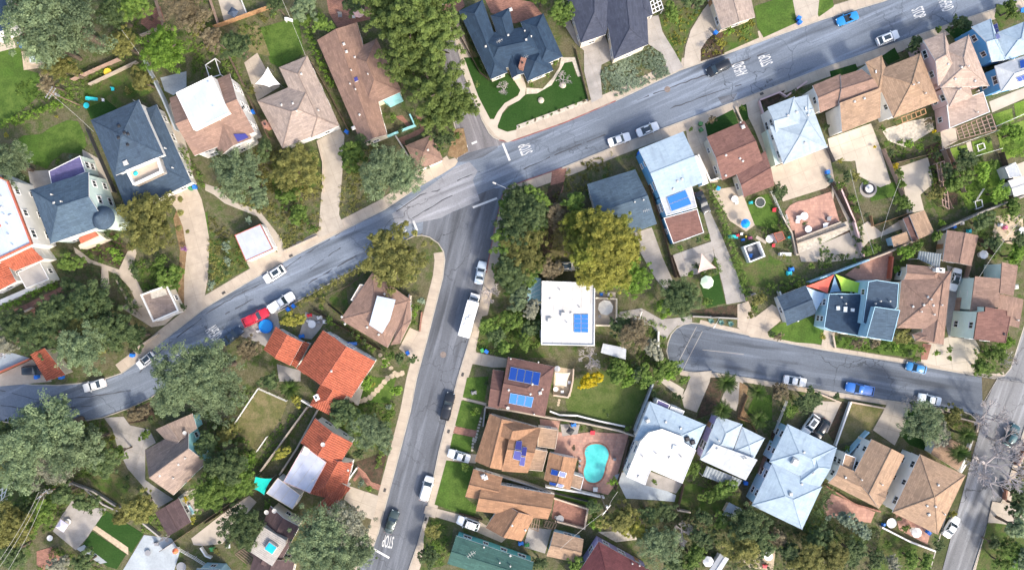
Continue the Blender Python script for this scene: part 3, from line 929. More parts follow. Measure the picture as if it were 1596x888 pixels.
class House(Thing):
    def __init__(self, name, label, short, wall, wings, cat='house', trim='trim', win=True, overhang=.42, door=None):
        pts0 = P(wings[0][3])
        cp = (sum(q[0] for q in pts0) / len(pts0), sum(q[1] for q in pts0) / len(pts0))
        c = W(cp, wings[0][1])
        super().__init__(name, (c.x, c.y, 0), label, cat, None, cp)
        if short:
            LAND.append((cp, short))
        self.tri, self.roofs, self.foot = [], [], []
        wm = MB()
        walls = []
        for k, w in enumerate(wings):
            ty, ez, pt, s, rm = w[:5]
            ez = ez + .017 * k + .003
            ec = [Vector(tuple(W(q, ez)[:2])) for q in P(s)]
            flip = area(ec) < 0
            if flip:                                    # keep the ridge edge first, wind counter-clockwise
                ec = [ec[1], ec[0]] + ec[2:][::-1] if len(ec) == 4 else ec[::-1]
                if len(ec) == 4:
                    ty = ty[1] + ty[0] if ty in ('hg', 'gh') else ty
            self.roofs.append(self.roof(ty, ez, pt, ec, rm, trim, wm, k, overhang, w[5] if len(w) > 5 else {}))
            ov = 0.02 if ty[0] in 'fp' else overhang
            fp = inset(ec, ov + .011 * k)
            self.foot.append(fp)
            walls.append((fp, ez, ty))
            wm.prism(fp, -.2, ez - .12 if ty[0] not in 'fp' else ez - .06)
        self.wall = self.part('wall', wm, M[wall])
        if win:
            self.openings(walls, door)
    def roof(self, ty, ez, pt, ec, rm, trim, wm, k, overhang, opt):
        m = MB()
        t = .2
        if ty[0] in 'fp':                               # flat slab, p with a parapet
            rim = .32 if ty[0] == 'p' else .07
            m.prism(ec, ez - .22, ez, 0, 1)
            inn = inset(ec, opt.get('rim', .28 if ty[0] == 'p' else .12))
            n = len(ec)
            for i in range(n):
                j = (i + 1) % n
                m.prism([ec[i], ec[j], inn[j], inn[i]], ez - .2, ez + rim, 1)
            for i in range(1, n - 1):
                self.tri.append((ec[0].to_3d() + Vector((0, 0, ez)), ec[i].to_3d() + Vector((0, 0, ez)), ec[i + 1].to_3d() + Vector((0, 0, ez)), k))
            o = self.part('roof', m, [M[rm], M[opt.get('cop', trim)]])
            if rm in ('memb', 'membb', 'memlil'):           # welded seams of the sheet
                sm_ = MB()
                ax_ = (ec[1] - ec[0]).normalized()
                vals = [p_.dot(ax_) for p_ in ec]
                v = min(vals) + 1.1
                while v < max(vals) - .3:
                    c_ = clip_half(clip_half(inn, -ax_.x, -ax_.y, -(v - .05)), ax_.x, ax_.y, v + .05)
                    if len(c_) > 2:
                        sm_.prism(c_, ez - .01, ez + .018)
                    v += 1.8
                if sm_.v:
                    self.part('roof_seam', sm_, M['seam'], o)
            return o
        a, b, c, d_ = [q.to_3d() + Vector((0, 0, ez)) for q in ec]
        if ty == 'ss':
            dep = ((d_ - a).length + (c - b).length) / 2
            up = Vector((0, 0, pt * dep))
            c, d_ = c + up, d_ + up
            faces = [[a, b, c, d_]]
            loop = [a, b, c, d_]
            q_ = inset([a.xy, b.xy, c.xy, d_.xy], .3)
            zt_ = [ez + pt * .3 - .16] * 2 + [ez + pt * (dep - .3) - .16] * 2
            wm.add([(p_[0], p_[1], z_) for p_, z_ in zip(q_, zt_)] + [(p_[0], p_[1], 0) for p_ in q_], [(0, 1, 2, 3), (0, 4, 5, 1), (1, 5, 6, 2), (2, 6, 7, 3), (3, 7, 4, 0)])
        else:
            e0, e1 = (a + d_) / 2, (b + c) / 2
            ax = (e1 - e0)
            L = ax.length
            ax = ax / L
            pr = Vector((-ax.y, ax.x, 0))
            hw0, hw1 = abs((a - d_).dot(pr)) / 2, abs((b - c).dot(pr)) / 2
            hw = (hw0 + hw1) / 2
            i0 = min(hw, L * .497) if ty[0] == 'h' else 0
            i1 = min(hw, L * .497) if ty[1] == 'h' else 0
            rh = pt * min(hw, L * .5 if ty == 'hh' else hw)
            r0, r1 = e0 + ax * i0 + Vector((0, 0, rh)), e1 - ax * i1 + Vector((0, 0, rh))
            faces = [[a, b, r1, r0], [c, d_, r0, r1]]
            loop = [a, b]
            if ty[1] == 'h':
                faces.append([b, c, r1])
            else:
                loop.append(r1)
            loop += [c, d_]
            if ty[0] == 'h':
                faces.append([d_, a, r0])
            else:
                loop.append(r0)
            for g_, (x, y, r) in ((ty[0], (d_, a, r0)), (ty[1], (b, c, r1))):
                if g_ == 'g':                           # gable wall
                    s_ = (1 if r is r1 else -1)
                    off = -ax * (overhang * s_)
                    mid = (x + y) / 2
                    x2, y2 = mid + (x - mid) * .93 + off, mid + (y - mid) * .93 + off
                    top = r + off - Vector((0, 0, .3))
                    x2.z = y2.z = ez - .14
                    wm.add([x2, y2, top, x2 - ax * .25 * s_, y2 - ax * .25 * s_, top - ax * .25 * s_], [(0, 1, 2), (5, 4, 3), (0, 2, 5, 3), (1, 4, 5, 2)])
        for f in faces:
            for i in range(1, len(f) - 1):
                tr_ = [f[0], f[i], f[i + 1]]
                m.face(tr_)
                m.face([q - Vector((0, 0, t)) for q in tr_][::-1], 1)
                self.tri.append((f[0], f[i], f[i + 1], k))
        for i in range(len(loop)):
            p, q = loop[i], loop[(i + 1) % len(loop)]
            m.face([q, p, p - Vector((0, 0, t)), q - Vector((0, 0, t))], 1)
        o = self.part('roof', m, [M[rm], M[opt.get('cop', trim)]])
        if ty != 'ss':                                  # ridge and hip caps
            cap = MB()
            lines = [(r0, r1)] + ([(a, r0), (d_, r0)] if ty[0] == 'h' else []) + ([(b, r1), (c, r1)] if ty[1] == 'h' else [])
            up = Vector((0, 0, .035))
            for p, q in lines:
                if (p - q).length > .4:
                    cap.tube(p + up * .3, q + up * .3, .10, .10, 4)
            self.part('ridge_cap', cap, M['tile'] if rm == 'terracotta' else M[opt.get('cap', rm)], o)
        if rm == 'terracotta':
            self.tiles(faces, o)
        return o
    def tiles(self, faces, parent):
        m = MB()
        for f in faces:
            nrm = (f[1] - f[0]).cross(f[2] - f[0]).normalized()
            if nrm.z < 0:
                nrm = -nrm
            u = Vector((-nrm.y, nrm.x, 0))
            u = u.normalized() if u.length > .01 else Vector((1, 0, 0))
            w = nrm.cross(u)
            if w.z < 0:
                w = -w
            o = f[0]
            q = [((p - o).dot(u), (p - o).dot(w)) for p in f]
            u0, u1 = min(p[0] for p in q), max(p[0] for p in q)
            n = int((u1 - u0) / .42)
            for k in range(n):
                uc = u0 + (k + .5) * (u1 - u0) / n
                vs = []
                for i in range(len(q)):
                    a, b = q[i], q[(i + 1) % len(q)]
                    if (a[0] - uc) * (b[0] - uc) < 0:
                        vs.append(a[1] + (b[1] - a[1]) * (uc - a[0]) / (b[0] - a[0]))
                if len(vs) < 2:
                    continue
                v0, v1 = min(vs), max(vs)
                nn = max(1, round((v1 - v0) / .9))
                for j in range(nn):
                    va, vb = v0 + (v1 - v0) * j / nn, v0 + (v1 - v0) * (j + 1) / nn
                    A, B = o + u * uc + w * va + nrm * .035, o + u * uc + w * vb + nrm * .0
                    pr = [(-.15, -.02), (-.09, .075), (.09, .075), (.15, -.02)]
                    m.add([A + u * x + nrm * y for x, y in pr] + [B + u * x * .8 + nrm * y for x, y in pr], [(0, 1, 5, 4), (1, 2, 6, 5), (2, 3, 7, 6), (3, 2, 1, 0)])
        o = self.part('roof_tiles', m, M['tile'], parent)
        o['kind'] = 'stuff'
    def openings(self, walls, door):
        first = True
        for k, (fp, ez, ty) in enumerate(walls):
            n = len(fp)
            cc = -1 if area(fp) < 0 else 1
            for i in range(n):
                a, b = Vector(fp[i]), Vector(fp[(i + 1) % n])
                L = (b - a).length
                if L < 2.6:
                    continue
                dr = (b - a) / L
                nr = Vector((dr.y, -dr.x)) * cc
                cnt = max(1, int(L / 3.3))
                for j in range(cnt):
                    q = a + dr * (L * (j + .5) / cnt)
                    tst = q + nr * .3
                    if any(inside(f2, tst.x, tst.y) for kk, (f2, z2, t2) in enumerate(walls) if kk != k):
                        continue
                    rz = math.atan2(nr.y, nr.x) - math.pi / 2
                    levels = [1.55] if ez < 4.6 else [1.55, ez - 1.35]
                    for z in levels:
                        if door and z < 2 and j == 0 and i == door[1] and k == door[0]:
                            gq = a + dr * (L * .5)
                            self.inst('garage_door', GDOOR, (gq.x + nr.x * .04, gq.y + nr.y * .04, .02), (0, 0, rz))
                            first = False
                            continue
                        if first and z < 2 and L > 4:
                            self.inst('door', DOOR, (q.x + nr.x * .03, q.y + nr.y * .03, 0.02), (0, 0, rz))
                            first = False
                            continue
                        if ez < 2.6:
                            continue
                        sx = (.8, 1.0, 1.25)[(i + j * 2 + k) % 3]
                        wo = self.inst('window', WIN, (q.x + nr.x * .03, q.y + nr.y * .03, z), (0, 0, rz), (sx, 1, 1))
                        pn = bpy.data.objects.new('pane', PANE)
                        link(pn, wo)
    def at(self, p):
        """the point of the roof that a survey point meets"""
        best = None
        for z0 in (12, 9, 7, 6, 5, 4, 3):
            q = W(p, z0)
            for _ in range(5):
                z, kk, nn = self.z(q.x, q.y)
                if z is None:
                    break
                q = W(p, z)
            else:
                if best is None or q.z > best[0].z:
                    best = (q, kk, nn)
        if best is None:
            q = W(p, 4)
            return q, 0, Vector((0, 0, 1))
        return best
    def z(self, x, y):
        bz = (None, 0, None)
        for a, b, c, k in self.tri:
            d_ = (b.y - c.y) * (a.x - c.x) + (c.x - b.x) * (a.y - c.y)
            if abs(d_) < 1e-9:
                continue
            l0 = ((b.y - c.y) * (x - c.x) + (c.x - b.x) * (y - c.y)) / d_
            l1 = ((c.y - a.y) * (x - c.x) + (a.x - c.x) * (y - c.y)) / d_
            l2 = 1 - l0 - l1
            if min(l0, l1, l2) > -1e-3:
                z = l0 * a.z + l1 * b.z + l2 * c.z
                if bz[0] is None or z > bz[0]:
                    n = (b - a).cross(c - a).normalized()
                    bz = (z, k, n if n.z > 0 else -n)
        return bz
    # things fixed to the roof
    def put(self, name, me, s, rz=0.0, scale=1.0, dz=0.0, mat=None):
        for p in P(s):
            q, k, n = self.at(p)
            o = self.inst(name, me, q + Vector((0, 0, dz)), (0, 0, rz), (scale,) * 3, self.roofs[k])
            if mat:
                setmat(o, M[mat])
        return self
    def vents(self, s):
        return self.put('roof_vent', VENT, s, random.random())
    def pipes(self, s):
        return self.put('vent_pipe', PIPE, s)
    def chimney(self, s, w=.9, l=1.3, h=1.5, mat='brick', rz=0.0):
        q, k, n = self.at(P(s)[0])
        m = MB()
        m.box((q.x, q.y, q.z + h / 2 - .6), (w, l, h + 1.2), rz)
        m.box((q.x, q.y, q.z + h + .06), (w + .2, l + .2, .14), rz)
        o = self.part('chimney', m, M[mat], self.roofs[k])
        f = MB()
        f.tube((q.x, q.y, q.z + h + .1), (q.x, q.y, q.z + h + .45), .2, .18, 8)
        self.part('flue', f, M['dmetal'])
        return self
    def panel(self, name, s, mat, th=.12, frame=None, dz=.05):
        """a flat piece lying on the roof, outline surveyed"""
        qs = [self.at(p) for p in P(s)]
        up = Vector((0, 0, 1)) * dz
        top = [q[0] + q[2] * (th) + up for q in qs]
        m = MB()
        bot = [q[0] - Vector((0, 0, .05)) for q in qs]
        n = len(top)
        if area(top) < 0:
            top, bot = top[::-1], bot[::-1]
        m.face(top)
        for i in range(n):
            j = (i + 1) % n
            m.face([top[j], top[i], bot[i], bot[j]], 1)
        self.part(name, m, [M[mat], M[frame or mat]], self.roofs[qs[0][1]])
        return self
    def solar(self, s, nu, nv, mat='solar', skip=()):
        a, b, c, d_ = P(s)
        lerp = lambda p, q, t: (p[0] + (q[0] - p[0]) * t, p[1] + (q[1] - p[1]) * t)
        for i in range(nu):
            for j in range(nv):
                if (i, j) in skip:
                    continue
                g_ = .03
                pt = lambda u, v: lerp(lerp(a, b, u), lerp(d_, c, u), v)
                cs = [pt((i + g_) / nu, (j + g_) / nv), pt((i + 1 - g_) / nu, (j + g_) / nv), pt((i + 1 - g_) / nu, (j + 1 - g_) / nv), pt((i + g_) / nu, (j + 1 - g_) / nv)]
                mid = self.at(pt((i + .5) / nu, (j + .5) / nv))
                n = mid[2]
                base = mid[0]
                top = []
                for p in cs:                        # meet the plane through the panel's middle
                    z = base.z
                    for _ in range(4):
                        q = W(p, z)
                        z = base.z - (n.x * (q.x - base.x) + n.y * (q.y - base.y)) / n.z
                    q = W(p, z)
                    top.append(q + n * .16)
                if area(top) < 0:
                    top = top[::-1]
                cen = sum(top, Vector()) / 4
                inn = [cen + (q - cen) * .955 + n * .006 for q in top]
                m = MB()
                m.face(top, 1)
                m.face(inn, 0)
                for t in range(4):
                    u_ = (t + 1) % 4
                    m.face([top[u_], top[t], top[t] - n * .06, top[u_] - n * .06], 1)
                self.part('solar_panel', m, [M[mat], M['pframe']], self.roofs[mid[1]])
        return self

def roofbox(h, name, s, z, mat, hh=.25):
    """a low raised piece"""
    m = MB()
    m.prism([tuple(W(q, z)[:2]) for q in P(s)], z - .3, z + hh)
    h.part(name, m, M[mat])

# ---- upper left
h = House('house', 'navy pyramid-roofed house with small recessed balcony, above the round olive tree', 'navy pyramid-roofed house', 'white',
          [('hh', 6.2, .38, 'a1 418,555 640,460 755,715 532,810', 'steel'), ('hh', 3.6, .2, 'a1 440,600 722,482 884,842 590,985', 'steel')])
h.put('roof_vent', VENT, 'a1 550,582 575,613 592,619 548,636 590,668', .4, 1.3, 0, 'dmetal').pipes('a1 765,685 800,775').put('roof_vent', VENT, 'a1 582,752', .4, 2.2)
m = MB()
bz = 5.5
q4 = [tuple(W(q, bz)[:2]) for q in P('a1 590,790 735,730 757,795 625,857')]
m.prism(q4, bz - 1.8, bz)
h.part('balcony_floor', m, M['tan'])
i4 = inset(q4, .3) if area(q4) > 0 else inset(q4, .3)
m = MB()
for i in range(4):
    j = (i + 1) % 4
    m.prism([q4[i], q4[j], i4[j], i4[i]], bz - 1.8, bz + .9)
h.part('balcony_parapet', m, M['trim'])
m = MB()
q = W(P('a1 643,805')[0], bz)
m.lathe((q.x, q.y, bz + .4), [(.05, 0), (.06, 1.1), (.5, 1.0), (.05, 1.4)], 8)
h.part('folded_parasol', m, m_flat('turquoise_cloth', (.02, .5, .5), .8))

h = House('house', 'corner of a navy-roofed house cut by the top left edge', 'navy house in top left corner', 'white',
          [('hh', 4.2, .35, 'a1 -160,-90 10,-150 50,130 -120,185', 'navy')])
h = House('house', 'turreted house with slate-blue gable roof and conical corner turret', 'turret house', 'mint',
          [('hg', 6.4, .5, 'p 47,296 138,268 166,350 79,380', 'slate'), ('ff', 4.6, 0, 'a1 225,790 370,718 395,795 240,862', 'bluer')])
h.pipes('y8 345,228 292,190').vents('y8 300,235')
m = MB()
q = W(P('b1 465,145')[0], 7.2)
m.lathe((q.x, q.y, 0), [(2.05, -.2), (2.05, 6.6)], 20)
h.part('turret', m, M['mint'])
m = MB()
m.lathe((q.x, q.y, 6.5), [(2.35, 0), (2.35, .12), (1.2, 1.15), (.02, 2.3)], 24)
h.part('turret_roof', m, M['steel'], None, True)
m = MB()
m.prism([tuple(W(t, 2.6)[:2]) for t in P('y8 430,470 530,395 585,435 440,490')], -.1, 2.4)
h.part('porch_wall', m, M['cream'])
m = MB()
m.prism([tuple(W(t, 2.9)[:2]) for t in P('y8 435,430 520,390 540,415 445,458')], 2.4, 2.9)
h.part('porch_roof', m, M['cor_red'])
h = House('house', 'white flat-roofed house with red coping and red-tiled wing at left edge', 'red-coped white house at left edge', 'white',
          [('pp', 7.0, 0, 'p -60,250 13,281 51,380 0,404 -60,425', 'membb', {'cop': 'cor_red'}), ('ss', 4.7, .28, 'b1 70,392 202,338 150,270 0,340', 'terracotta'),
           ('hh', 4.0, .4, 'b1 -110,400 20,335 62,400 60,470 '.replace('62,400 60,470', '75,440 -60,510'), 'terracotta'), ('ff', 3.2, 0, 'b1 80,398 185,350 228,430 120,472', 'greyc')])
h.put('roof_vent', VENT, 'y8 60,310 10,265', .3, 1.6).pipes('y8 45,355 50,412 75,470 10,200 25,300').put('roof_vent', VENT, 'y8 0,362', .2, 1.2, 0, 'cor_red')
m = MB()
m.prism([tuple(W(t, 1.1)[:2]) for t in P('y8 0,770 300,640 310,660 0,800')], -.1, 1.1)
h.part('terrace_wall', m, M['white'])
h = House('house', 'brown-roofed house topped by a big pale flat roof deck and white gables', 'brown house with pale roof deck', 'white',
          [('gg', 5.6, .42, 'p 264,153 358,115 397,206 303,243', 'rose'), ('ff', 8.3, 0, 'p 274,145 330,118 358,176 302,203', 'membb'), ('gg', 5.4, .45, 'a2 70,720 0,560 150,505 215,640', 'rose')])
h.pipes('a2 42,497 70,555 20,385').panel('skylight', 'a2 160,500 180,490 185,520 165,528', 'glass').panel('solar_panel', 'a2 130,620 185,618 200,635 150,655', 'solarp')
h = House('house', 'beige hip-roofed house beside a white star-shaped shade sail', 'beige hip-roofed house', 'white',
          [('hh', 3.6, .34, 'a2 470,258 618,580 490,636 340,312', 'beige', {'cap': 'taupe'}), ('hh', 3.55, .36, 'a2 240,466 500,352 612,582 356,684', 'beige', {'cap': 'taupe'})], door=(1, 2))
h.vents('a2 352,485 405,478 443,342').pipes('a2 525,512 425,515').chimney('a2 285,580', .8, 1.3, 1.0, 'brick', D(25))
h = House('house', 'long brown shingle house with turquoise window bay, beside the tall pines', 'long brown shingle house', 'cream',
          [('gg', 4.2, .34, 'a2 515,186 722,666 838,622 700,104', 'brown'), ('hh', 4.1, .36, 'a2 790,180 906,422 735,500 640,250', 'brown')])
h.put('roof_vent', VENT, 'a2 640,205 652,240', .4, 1.3).vents('a2 690,265 712,530').panel('skylight', 'a2 685,362 700,356 706,374 690,380', 'solarp', .12, 'trim').pipes('a2 675,327 695,415 670,390 752,345').put('roof_vent', VENT, 'a2 685,592', .4, 1.8)
m = MB()
m.prism([tuple(W(t, 1.2)[:2]) for t in P('a2 822,470 900,435 910,460 850,490')], 0, 2.7)
h.part('window_bay', m, M['aqua'])
h = House('garage', 'small brown pyramid-roofed garage at the street corner below the pines', 'small brown pyramid-roofed garage', 'white',
          [('hh', 2.7, .38, 'x7 175,262 408,165 505,385 290,478', 'rose')], 'garage', door=(0, 2))
h.vents('x7 372,300')

# ---- upper middle
h = House('house', 'big navy hip-roofed house with brick chimney on the corner lawn', 'big navy corner house', 'cream',
          [('hh', 3.6, .42, 'z1 135,155 573,1101 807,1002 460,0', 'navy'), ('hh', 3.7, .42, 'z1 1300,190 1570,785 1250,930 985,305', 'navy'),
           ('hg', 3.5, .44, 'z1 575,222 870,1085 1030,1020 830,108', 'navy'), ('hh', 3.4, .42, 'z1 330,500 1190,345 1390,790 540,1000', 'navy'), ('hh', 3.45, .46, 'z2 800,245 690,-20 970,-110 1070,130', 'navy')])
h.chimney('z2 750,85', .9, 1.9, 1.7, 'brick', D(-15)).vents('z1 1063,553 505,645 815,490').pipes('z1 1135,515 1045,440').put('roof_vent', VENT, 'z1 850,140', .3, 1.6).put('aerial', AERIAL, 'z1 700,595 1050,825', .5)
h = House('house', 'large dark violet-navy gabled house at the top edge', 'violet-navy gabled house', 'cream',
          [('hh', 4.4, .34, 'a3 690,-120 785,200 900,160 1000,-200', 'purple'), ('gh', 4.6, .3, 'a4 -95,-220 -10,275 150,205 130,-260', 'purple'), ('gh', 4.2, .36, 'a4 60,-50 110,95 170,70 140,-70', 'purple')])
h = House('house', 'pale beige-roofed house at the top edge above the yellow-green garden', 'pale beige house at top edge', 'cream',
          [('gg', 3.4, .2, 'a4 425,-60 488,137 642,80 600,-120', 'beige')])
# ---- upper right row
h = House('house', 'ice-blue flat gabled house with two big blue solar panels near its end', 'ice-blue gabled house', 'bblue',
          [('gg', 6.3, .16, 'z3 575,295 100,470 a4 105,690 310,607'.replace('z3 575,295 100,470', 'z3 650,520 275,665'), 'iceb'), ('ff', 5.2, 0, 'z3 270,655 545,560 590,740 325,812', 'palew'), ('ff', 3.0, 0, 'b4 220,147 375,105 406,215 264,266', 'redb')])
h.solar('z3 318,655 495,585 550,710 362,780', 1, 2, 'solarl').vents('z3 460,497 420,515 385,582')
m = MB()
m.prism([tuple(W(t, 3.0)[:2]) for t in P('z3 590,290 640,370 690,530 640,545 560,300')], -.1, 3.0)
h.part('side_annexe', m, M['white'])
h = House('house', 'red-brown gabled house between the ice-blue house and the pale many-hipped house', 'red-brown gabled house', 'cream',
          [('gg', 4.2, .22, 'z3 808,505 1040,420 920,10 660,125'.replace('1040,420 920,10', '1170,360 1000,-10').replace('660,125', '672,130'), 'redb'), ('gg', 4.1, .18, 'b4 590,52 732,-2 z3 1180,250 930,450', 'redb')])
h.vents('z3 960,318 985,340 840,290 838,465').pipes('z3 960,10').put('roof_vent', VENT, 'z3 985,45', .4, 1.8)
h = House('house', 'pale blue many-hipped house with mint side annexe', 'pale blue many-hipped house', 'white',
          [('hh', 5.4, .24, 'z4 195,525 300,818 635,690 525,400', 'paleb'), ('gh', 5.35, .24, 'z4 180,380 385,300 500,560 250,610', 'paleb'), ('hh', 5.3, .24, 'z4 380,310 490,285 640,690 430,640', 'paleb')])
h.vents('z4 402,420 335,445 490,440 465,655').panel('skylight', 'z4 465,385 525,370 528,398 470,410', 'white_p', .2)
m = MB()
m.prism([tuple(W(t, 2.9)[:2]) for t in P('z4 170,560 205,545 305,800 240,825')], -.1, 2.9)
h.part('side_annexe', m, M['mint'])
h = House('house', 'brown gabled house with tall white gable wall, in the upper right row', 'brown white-gabled house', 'white',
          [('gg', 6.0, .32, 'z4 525,215 740,125 830,330 570,420'.replace('830,330 570,420', '800,330 580,425'), 'rose'), ('gg', 6.2, .34, 'a5 100,350 200,320 285,420 90,485', 'rose'), ('ss', 5.8, .2, 'a5 108,612 285,543 272,412 85,482', 'tanr')])
h.vents('a5 165,470 210,455')
h = House('house', 'tan hip-roofed house with small dark front court, beside the pinkish-beige house', 'tan hip-roofed upper house', 'white',
          [('hh', 5.6, .36, 'a5 272,412 470,246 555,467 345,546'.replace('272,412', '250,335'), 'tanr'), ('hh', 5.5, .36, 'a5 215,288 290,256 350,420 272,412'.replace('272,412', '275,430'), 'tanr')])
h.pipes('z5 430,435 465,422 518,497').panel('skylight', 'z5 160,330 165,325 170,345 162,350', 'white_p')
h = House('house', 'pinkish-beige house with flat rear wing and slatted pergola, right upper row', 'pinkish-beige house', 'pinkw',
          [('hh', 6.2, .36, 'z5 510,110 620,450 990,440 840,70'.replace('510,110 620,450', '640,170 640,450'), 'pinkr'), ('gh', 6.1, .36, 'z5 510,110 665,50 760,330 620,440', 'pinkr'), ('ff', 4.0, 0, 'z5 650,660 945,480 995,630 700,750'.replace('650,660', '680,580'), 'pinkr'), ('hh', 5.4, .3, 'z5 640,450 820,330 870,520 700,590', 'pinkr')])
h.vents('z5 688,283 787,305 740,390 885,405').pipes('z5 830,300 768,467 900,480 895,635')
m = MB()
for k in range(5):
    A, B = W(P('z5 745,750')[0], 2.9), W(P('z5 1000,645')[0], 2.9)
    c_, e_ = W(P('z5 770,830')[0], 2.9), W(P('z5 1040,760')[0], 2.9)
    t = k / 4
    m.tube(A.lerp(c_, t), B.lerp(e_, t), .07, .07, 4)
h.part('pergola_beam', m, M['woodp'])
for k in range(8):
    t = k / 7
    m = MB()
    m.tube(A.lerp(B, t) + Vector((0, 0, .1)), c_.lerp(e_, t) + Vector((0, 0, .1)), .09, .09, 4)
    h.part('pergola_slat', m, M['woodp'])
m = MB()
for q in (c_, e_, c_.lerp(e_, .5)):
    m.tube((q.x, q.y, 0), q, .08, .08, 4)
h.part('pergola_post', m, M['woodp'])
h = House('house', 'bright blue-walled house with ice-blue roofs and solar panels at top right', 'bright blue-walled house', 'bblue',
          [('gh', 6.2, .34, 'z5 860,10 1000,-50 1110,250 970,290'.replace('970,290', '1010,265'), 'iceb'), ('hh', 6.0, .36, 'z5 1030,290 1110,250 1340,160 1380,420'.replace('1030,290 1110,250', '1070,470'), 'palew') if False else ('hh', 6.0, .3, 'z5 1030,295 1330,190 1400,400 1080,480', 'palew'), ('hh', 5.9, .34, 'z5 1050,50 1250,-30 1350,180 1090,255', 'iceb')])
h.solar('z5 1010,0 1045,-15 1070,95 1035,105', 1, 3, 'solarp').solar('z5 1205,260 1243,245 1250,310 1215,320', 1, 1, 'solar').solar('z5 1180,380 1250,355 1265,390 1200,412', 2, 1, 'solar').pipes('z5 1158,252')
# ---- middle right
h = House('house', 'slate-blue gabled house half under the big yellow tree', 'slate-blue gabled house', 'white',
          [('gg', 4.0, .3, 'p 915,287 990,264 1024,349 940,380', 'slate')])
h.pipes('b4 85,75 125,65').put('aerial', AERIAL, 'b4 135,115', .3)
h = House('garage', 'blue-grey gabled garage under coloured shade sails at the lane', 'blue-grey gabled garage', 'white', [('gg', 3.1, .26, 'z6 60,345 310,250 400,490 150,595', 'steel')], 'garage', door=(0, 3))
h = House('house', 'modern navy house of stepped flat roofs beside the shade sails', 'stepped navy house', 'lblue',
          [('ff', 4.6, 0, 'z6 510,320 790,320 790,690 530,640 465,610', 'navy', {'cop': 'lblue'}), ('ff', 6.6, 0, 'z6 850,215 920,200 1115,230 1100,440 890,600 800,575', 'steel', {'cop': 'lblue'}), ('ff', 8.0, 0, 'z6 905,430 1125,462 1055,732 832,695', 'slate', {'cop': 'lblue'})])
for s in ('z6 570,428 600,428 600,460 570,460', 'z6 635,432 665,432 662,478 632,476', 'z6 697,445 728,447 724,475 697,472'):
    h.panel('skylight', s, 'sky_l', .25, 'trim')
h.pipes('z6 905,405 948,385 1030,385 648,405 610,350')
h = House('house', 'brown complex-hipped house with white chimney beside its driveway', 'brown complex-hipped house', 'cream',
          [('hh', 4.4, .34, 'z7 60,390 360,345 330,700 30,690', 'rose'), ('gh', 4.3, .36, 'z7 325,795 375,330 270,340 120,770'.replace('120,770', '180,760'), 'rose'), ('gh', 4.2, .34, 'z7 95,290 320,310 300,420 70,400', 'rose'), ('hh', 4.1, .32, 'z7 130,730 340,660 320,795 150,770', 'rose')])
h.chimney('z7 280,328', 1.5, .7, 1.2, 'white', D(-5)).vents('z7 225,495 260,548 200,545 132,555').pipes('z7 240,510 180,587 260,605 308,545').put('aerial', AERIAL, 'z7 232,300', .8)
h = House('garage', 'brown gabled garage behind the white sedan and slatted roof', 'brown gabled garage', 'cream', [('gg', 3.3, .25, 'z7 320,270 345,70 550,190 500,300'.replace('345,70 550,190', '348,75 545,110'), 'rose')], 'garage', door=(0, 3))
h = House('house', 'stepped brown-roofed house with mint walls near the right edge', 'stepped mint-walled house', 'mint',
          [('ss', 5.2, .03, 'z7 495,585 670,560 690,380 520,365', 'rose', {'cop': 'rose'}), ('ss', 5.4, .03, 'z7 680,470 765,490 790,300 690,275', 'rose', {'cop': 'rose'}), ('ss', 4.6, .03, 'z7 800,690 830,510 680,475 650,650', 'rose', {'cop': 'rose'}), ('ff', 7.4, 0, 'z7 540,590 585,585 585,557 725,580 725,612 748,616 715,785 515,760', 'redb', {'cop': 'redb'})])
h.put('roof_vent', VENT, 'z7 775,430', .1, 2.2).put('roof_vent', VENT, 'z7 705,728', .3, 1, 0, 'dmetal').pipes('z7 785,640')
h = House('shed', 'tan flat-roofed shed with dark red lean-to behind the fountain garden', 'tan flat-roofed shed', 'tan', [('ss', 3.0, .05, 'x2 1030,550 1110,745 1230,690 1150,510', 'tanr'), ('ss', 2.5, .05, 'x2 980,580 1060,770 1105,745 1035,560', 'maroon')], 'shed', win=False)
h = House('shed', 'small tan shed with blue wall beside the dark red lean-to', '', 'lblue', [('ss', 2.6, .06, 'x2 905,810 1035,765 1005,685 880,730', 'tanr')], 'shed', win=False)
# ---- centre
h = House('garage', 'white flat-roofed garage with red trim beside the curved hillside path', 'red-trimmed white garage', 'white', [('ff', 3.0, 0, 'b2 135,226 254,175 312,290 187,346', 'memlil', {'cop': 'cor_red'})], 'garage', door=(0, 3))
h = House('garage', 'dusty brown flat-roofed garage with pale frame at the street below round tree', 'dusty brown flat garage', 'cream', [('pp', 2.7, 0, 'b1 650,500 772,455 828,575 708,626', 'taupe', {'cop': 'white'})], 'garage', door=(0, 2))
roofbox(h, 'leaf_litter', 'b1 690,480 760,465 772,500 700,520', 2.72, 'gravel', .05)
h = House('house', 'brown hip-roofed house with big pale roof window, at the street fork', 'brown house with pale roof window', 'cream',
          [('hh', 3.3, .26, 'z8 578,435 905,630 1060,470 1060,260'.replace('1060,470 1060,260', '1068,300 800,110'), 'rose'), ('ff', 3.05, 0, 'z8 650,300 715,190 790,205 745,330', 'beige'), ('hh', 3.25, .26, 'z8 930,610 990,600 1070,440 1060,260', 'rose')])
roofbox(h, 'roof_window', 'z8 835,270 960,297 920,440 868,528 780,470', 4.75, 'membb')
h.vents('z8 590,415 612,465 765,487 845,537 885,258')
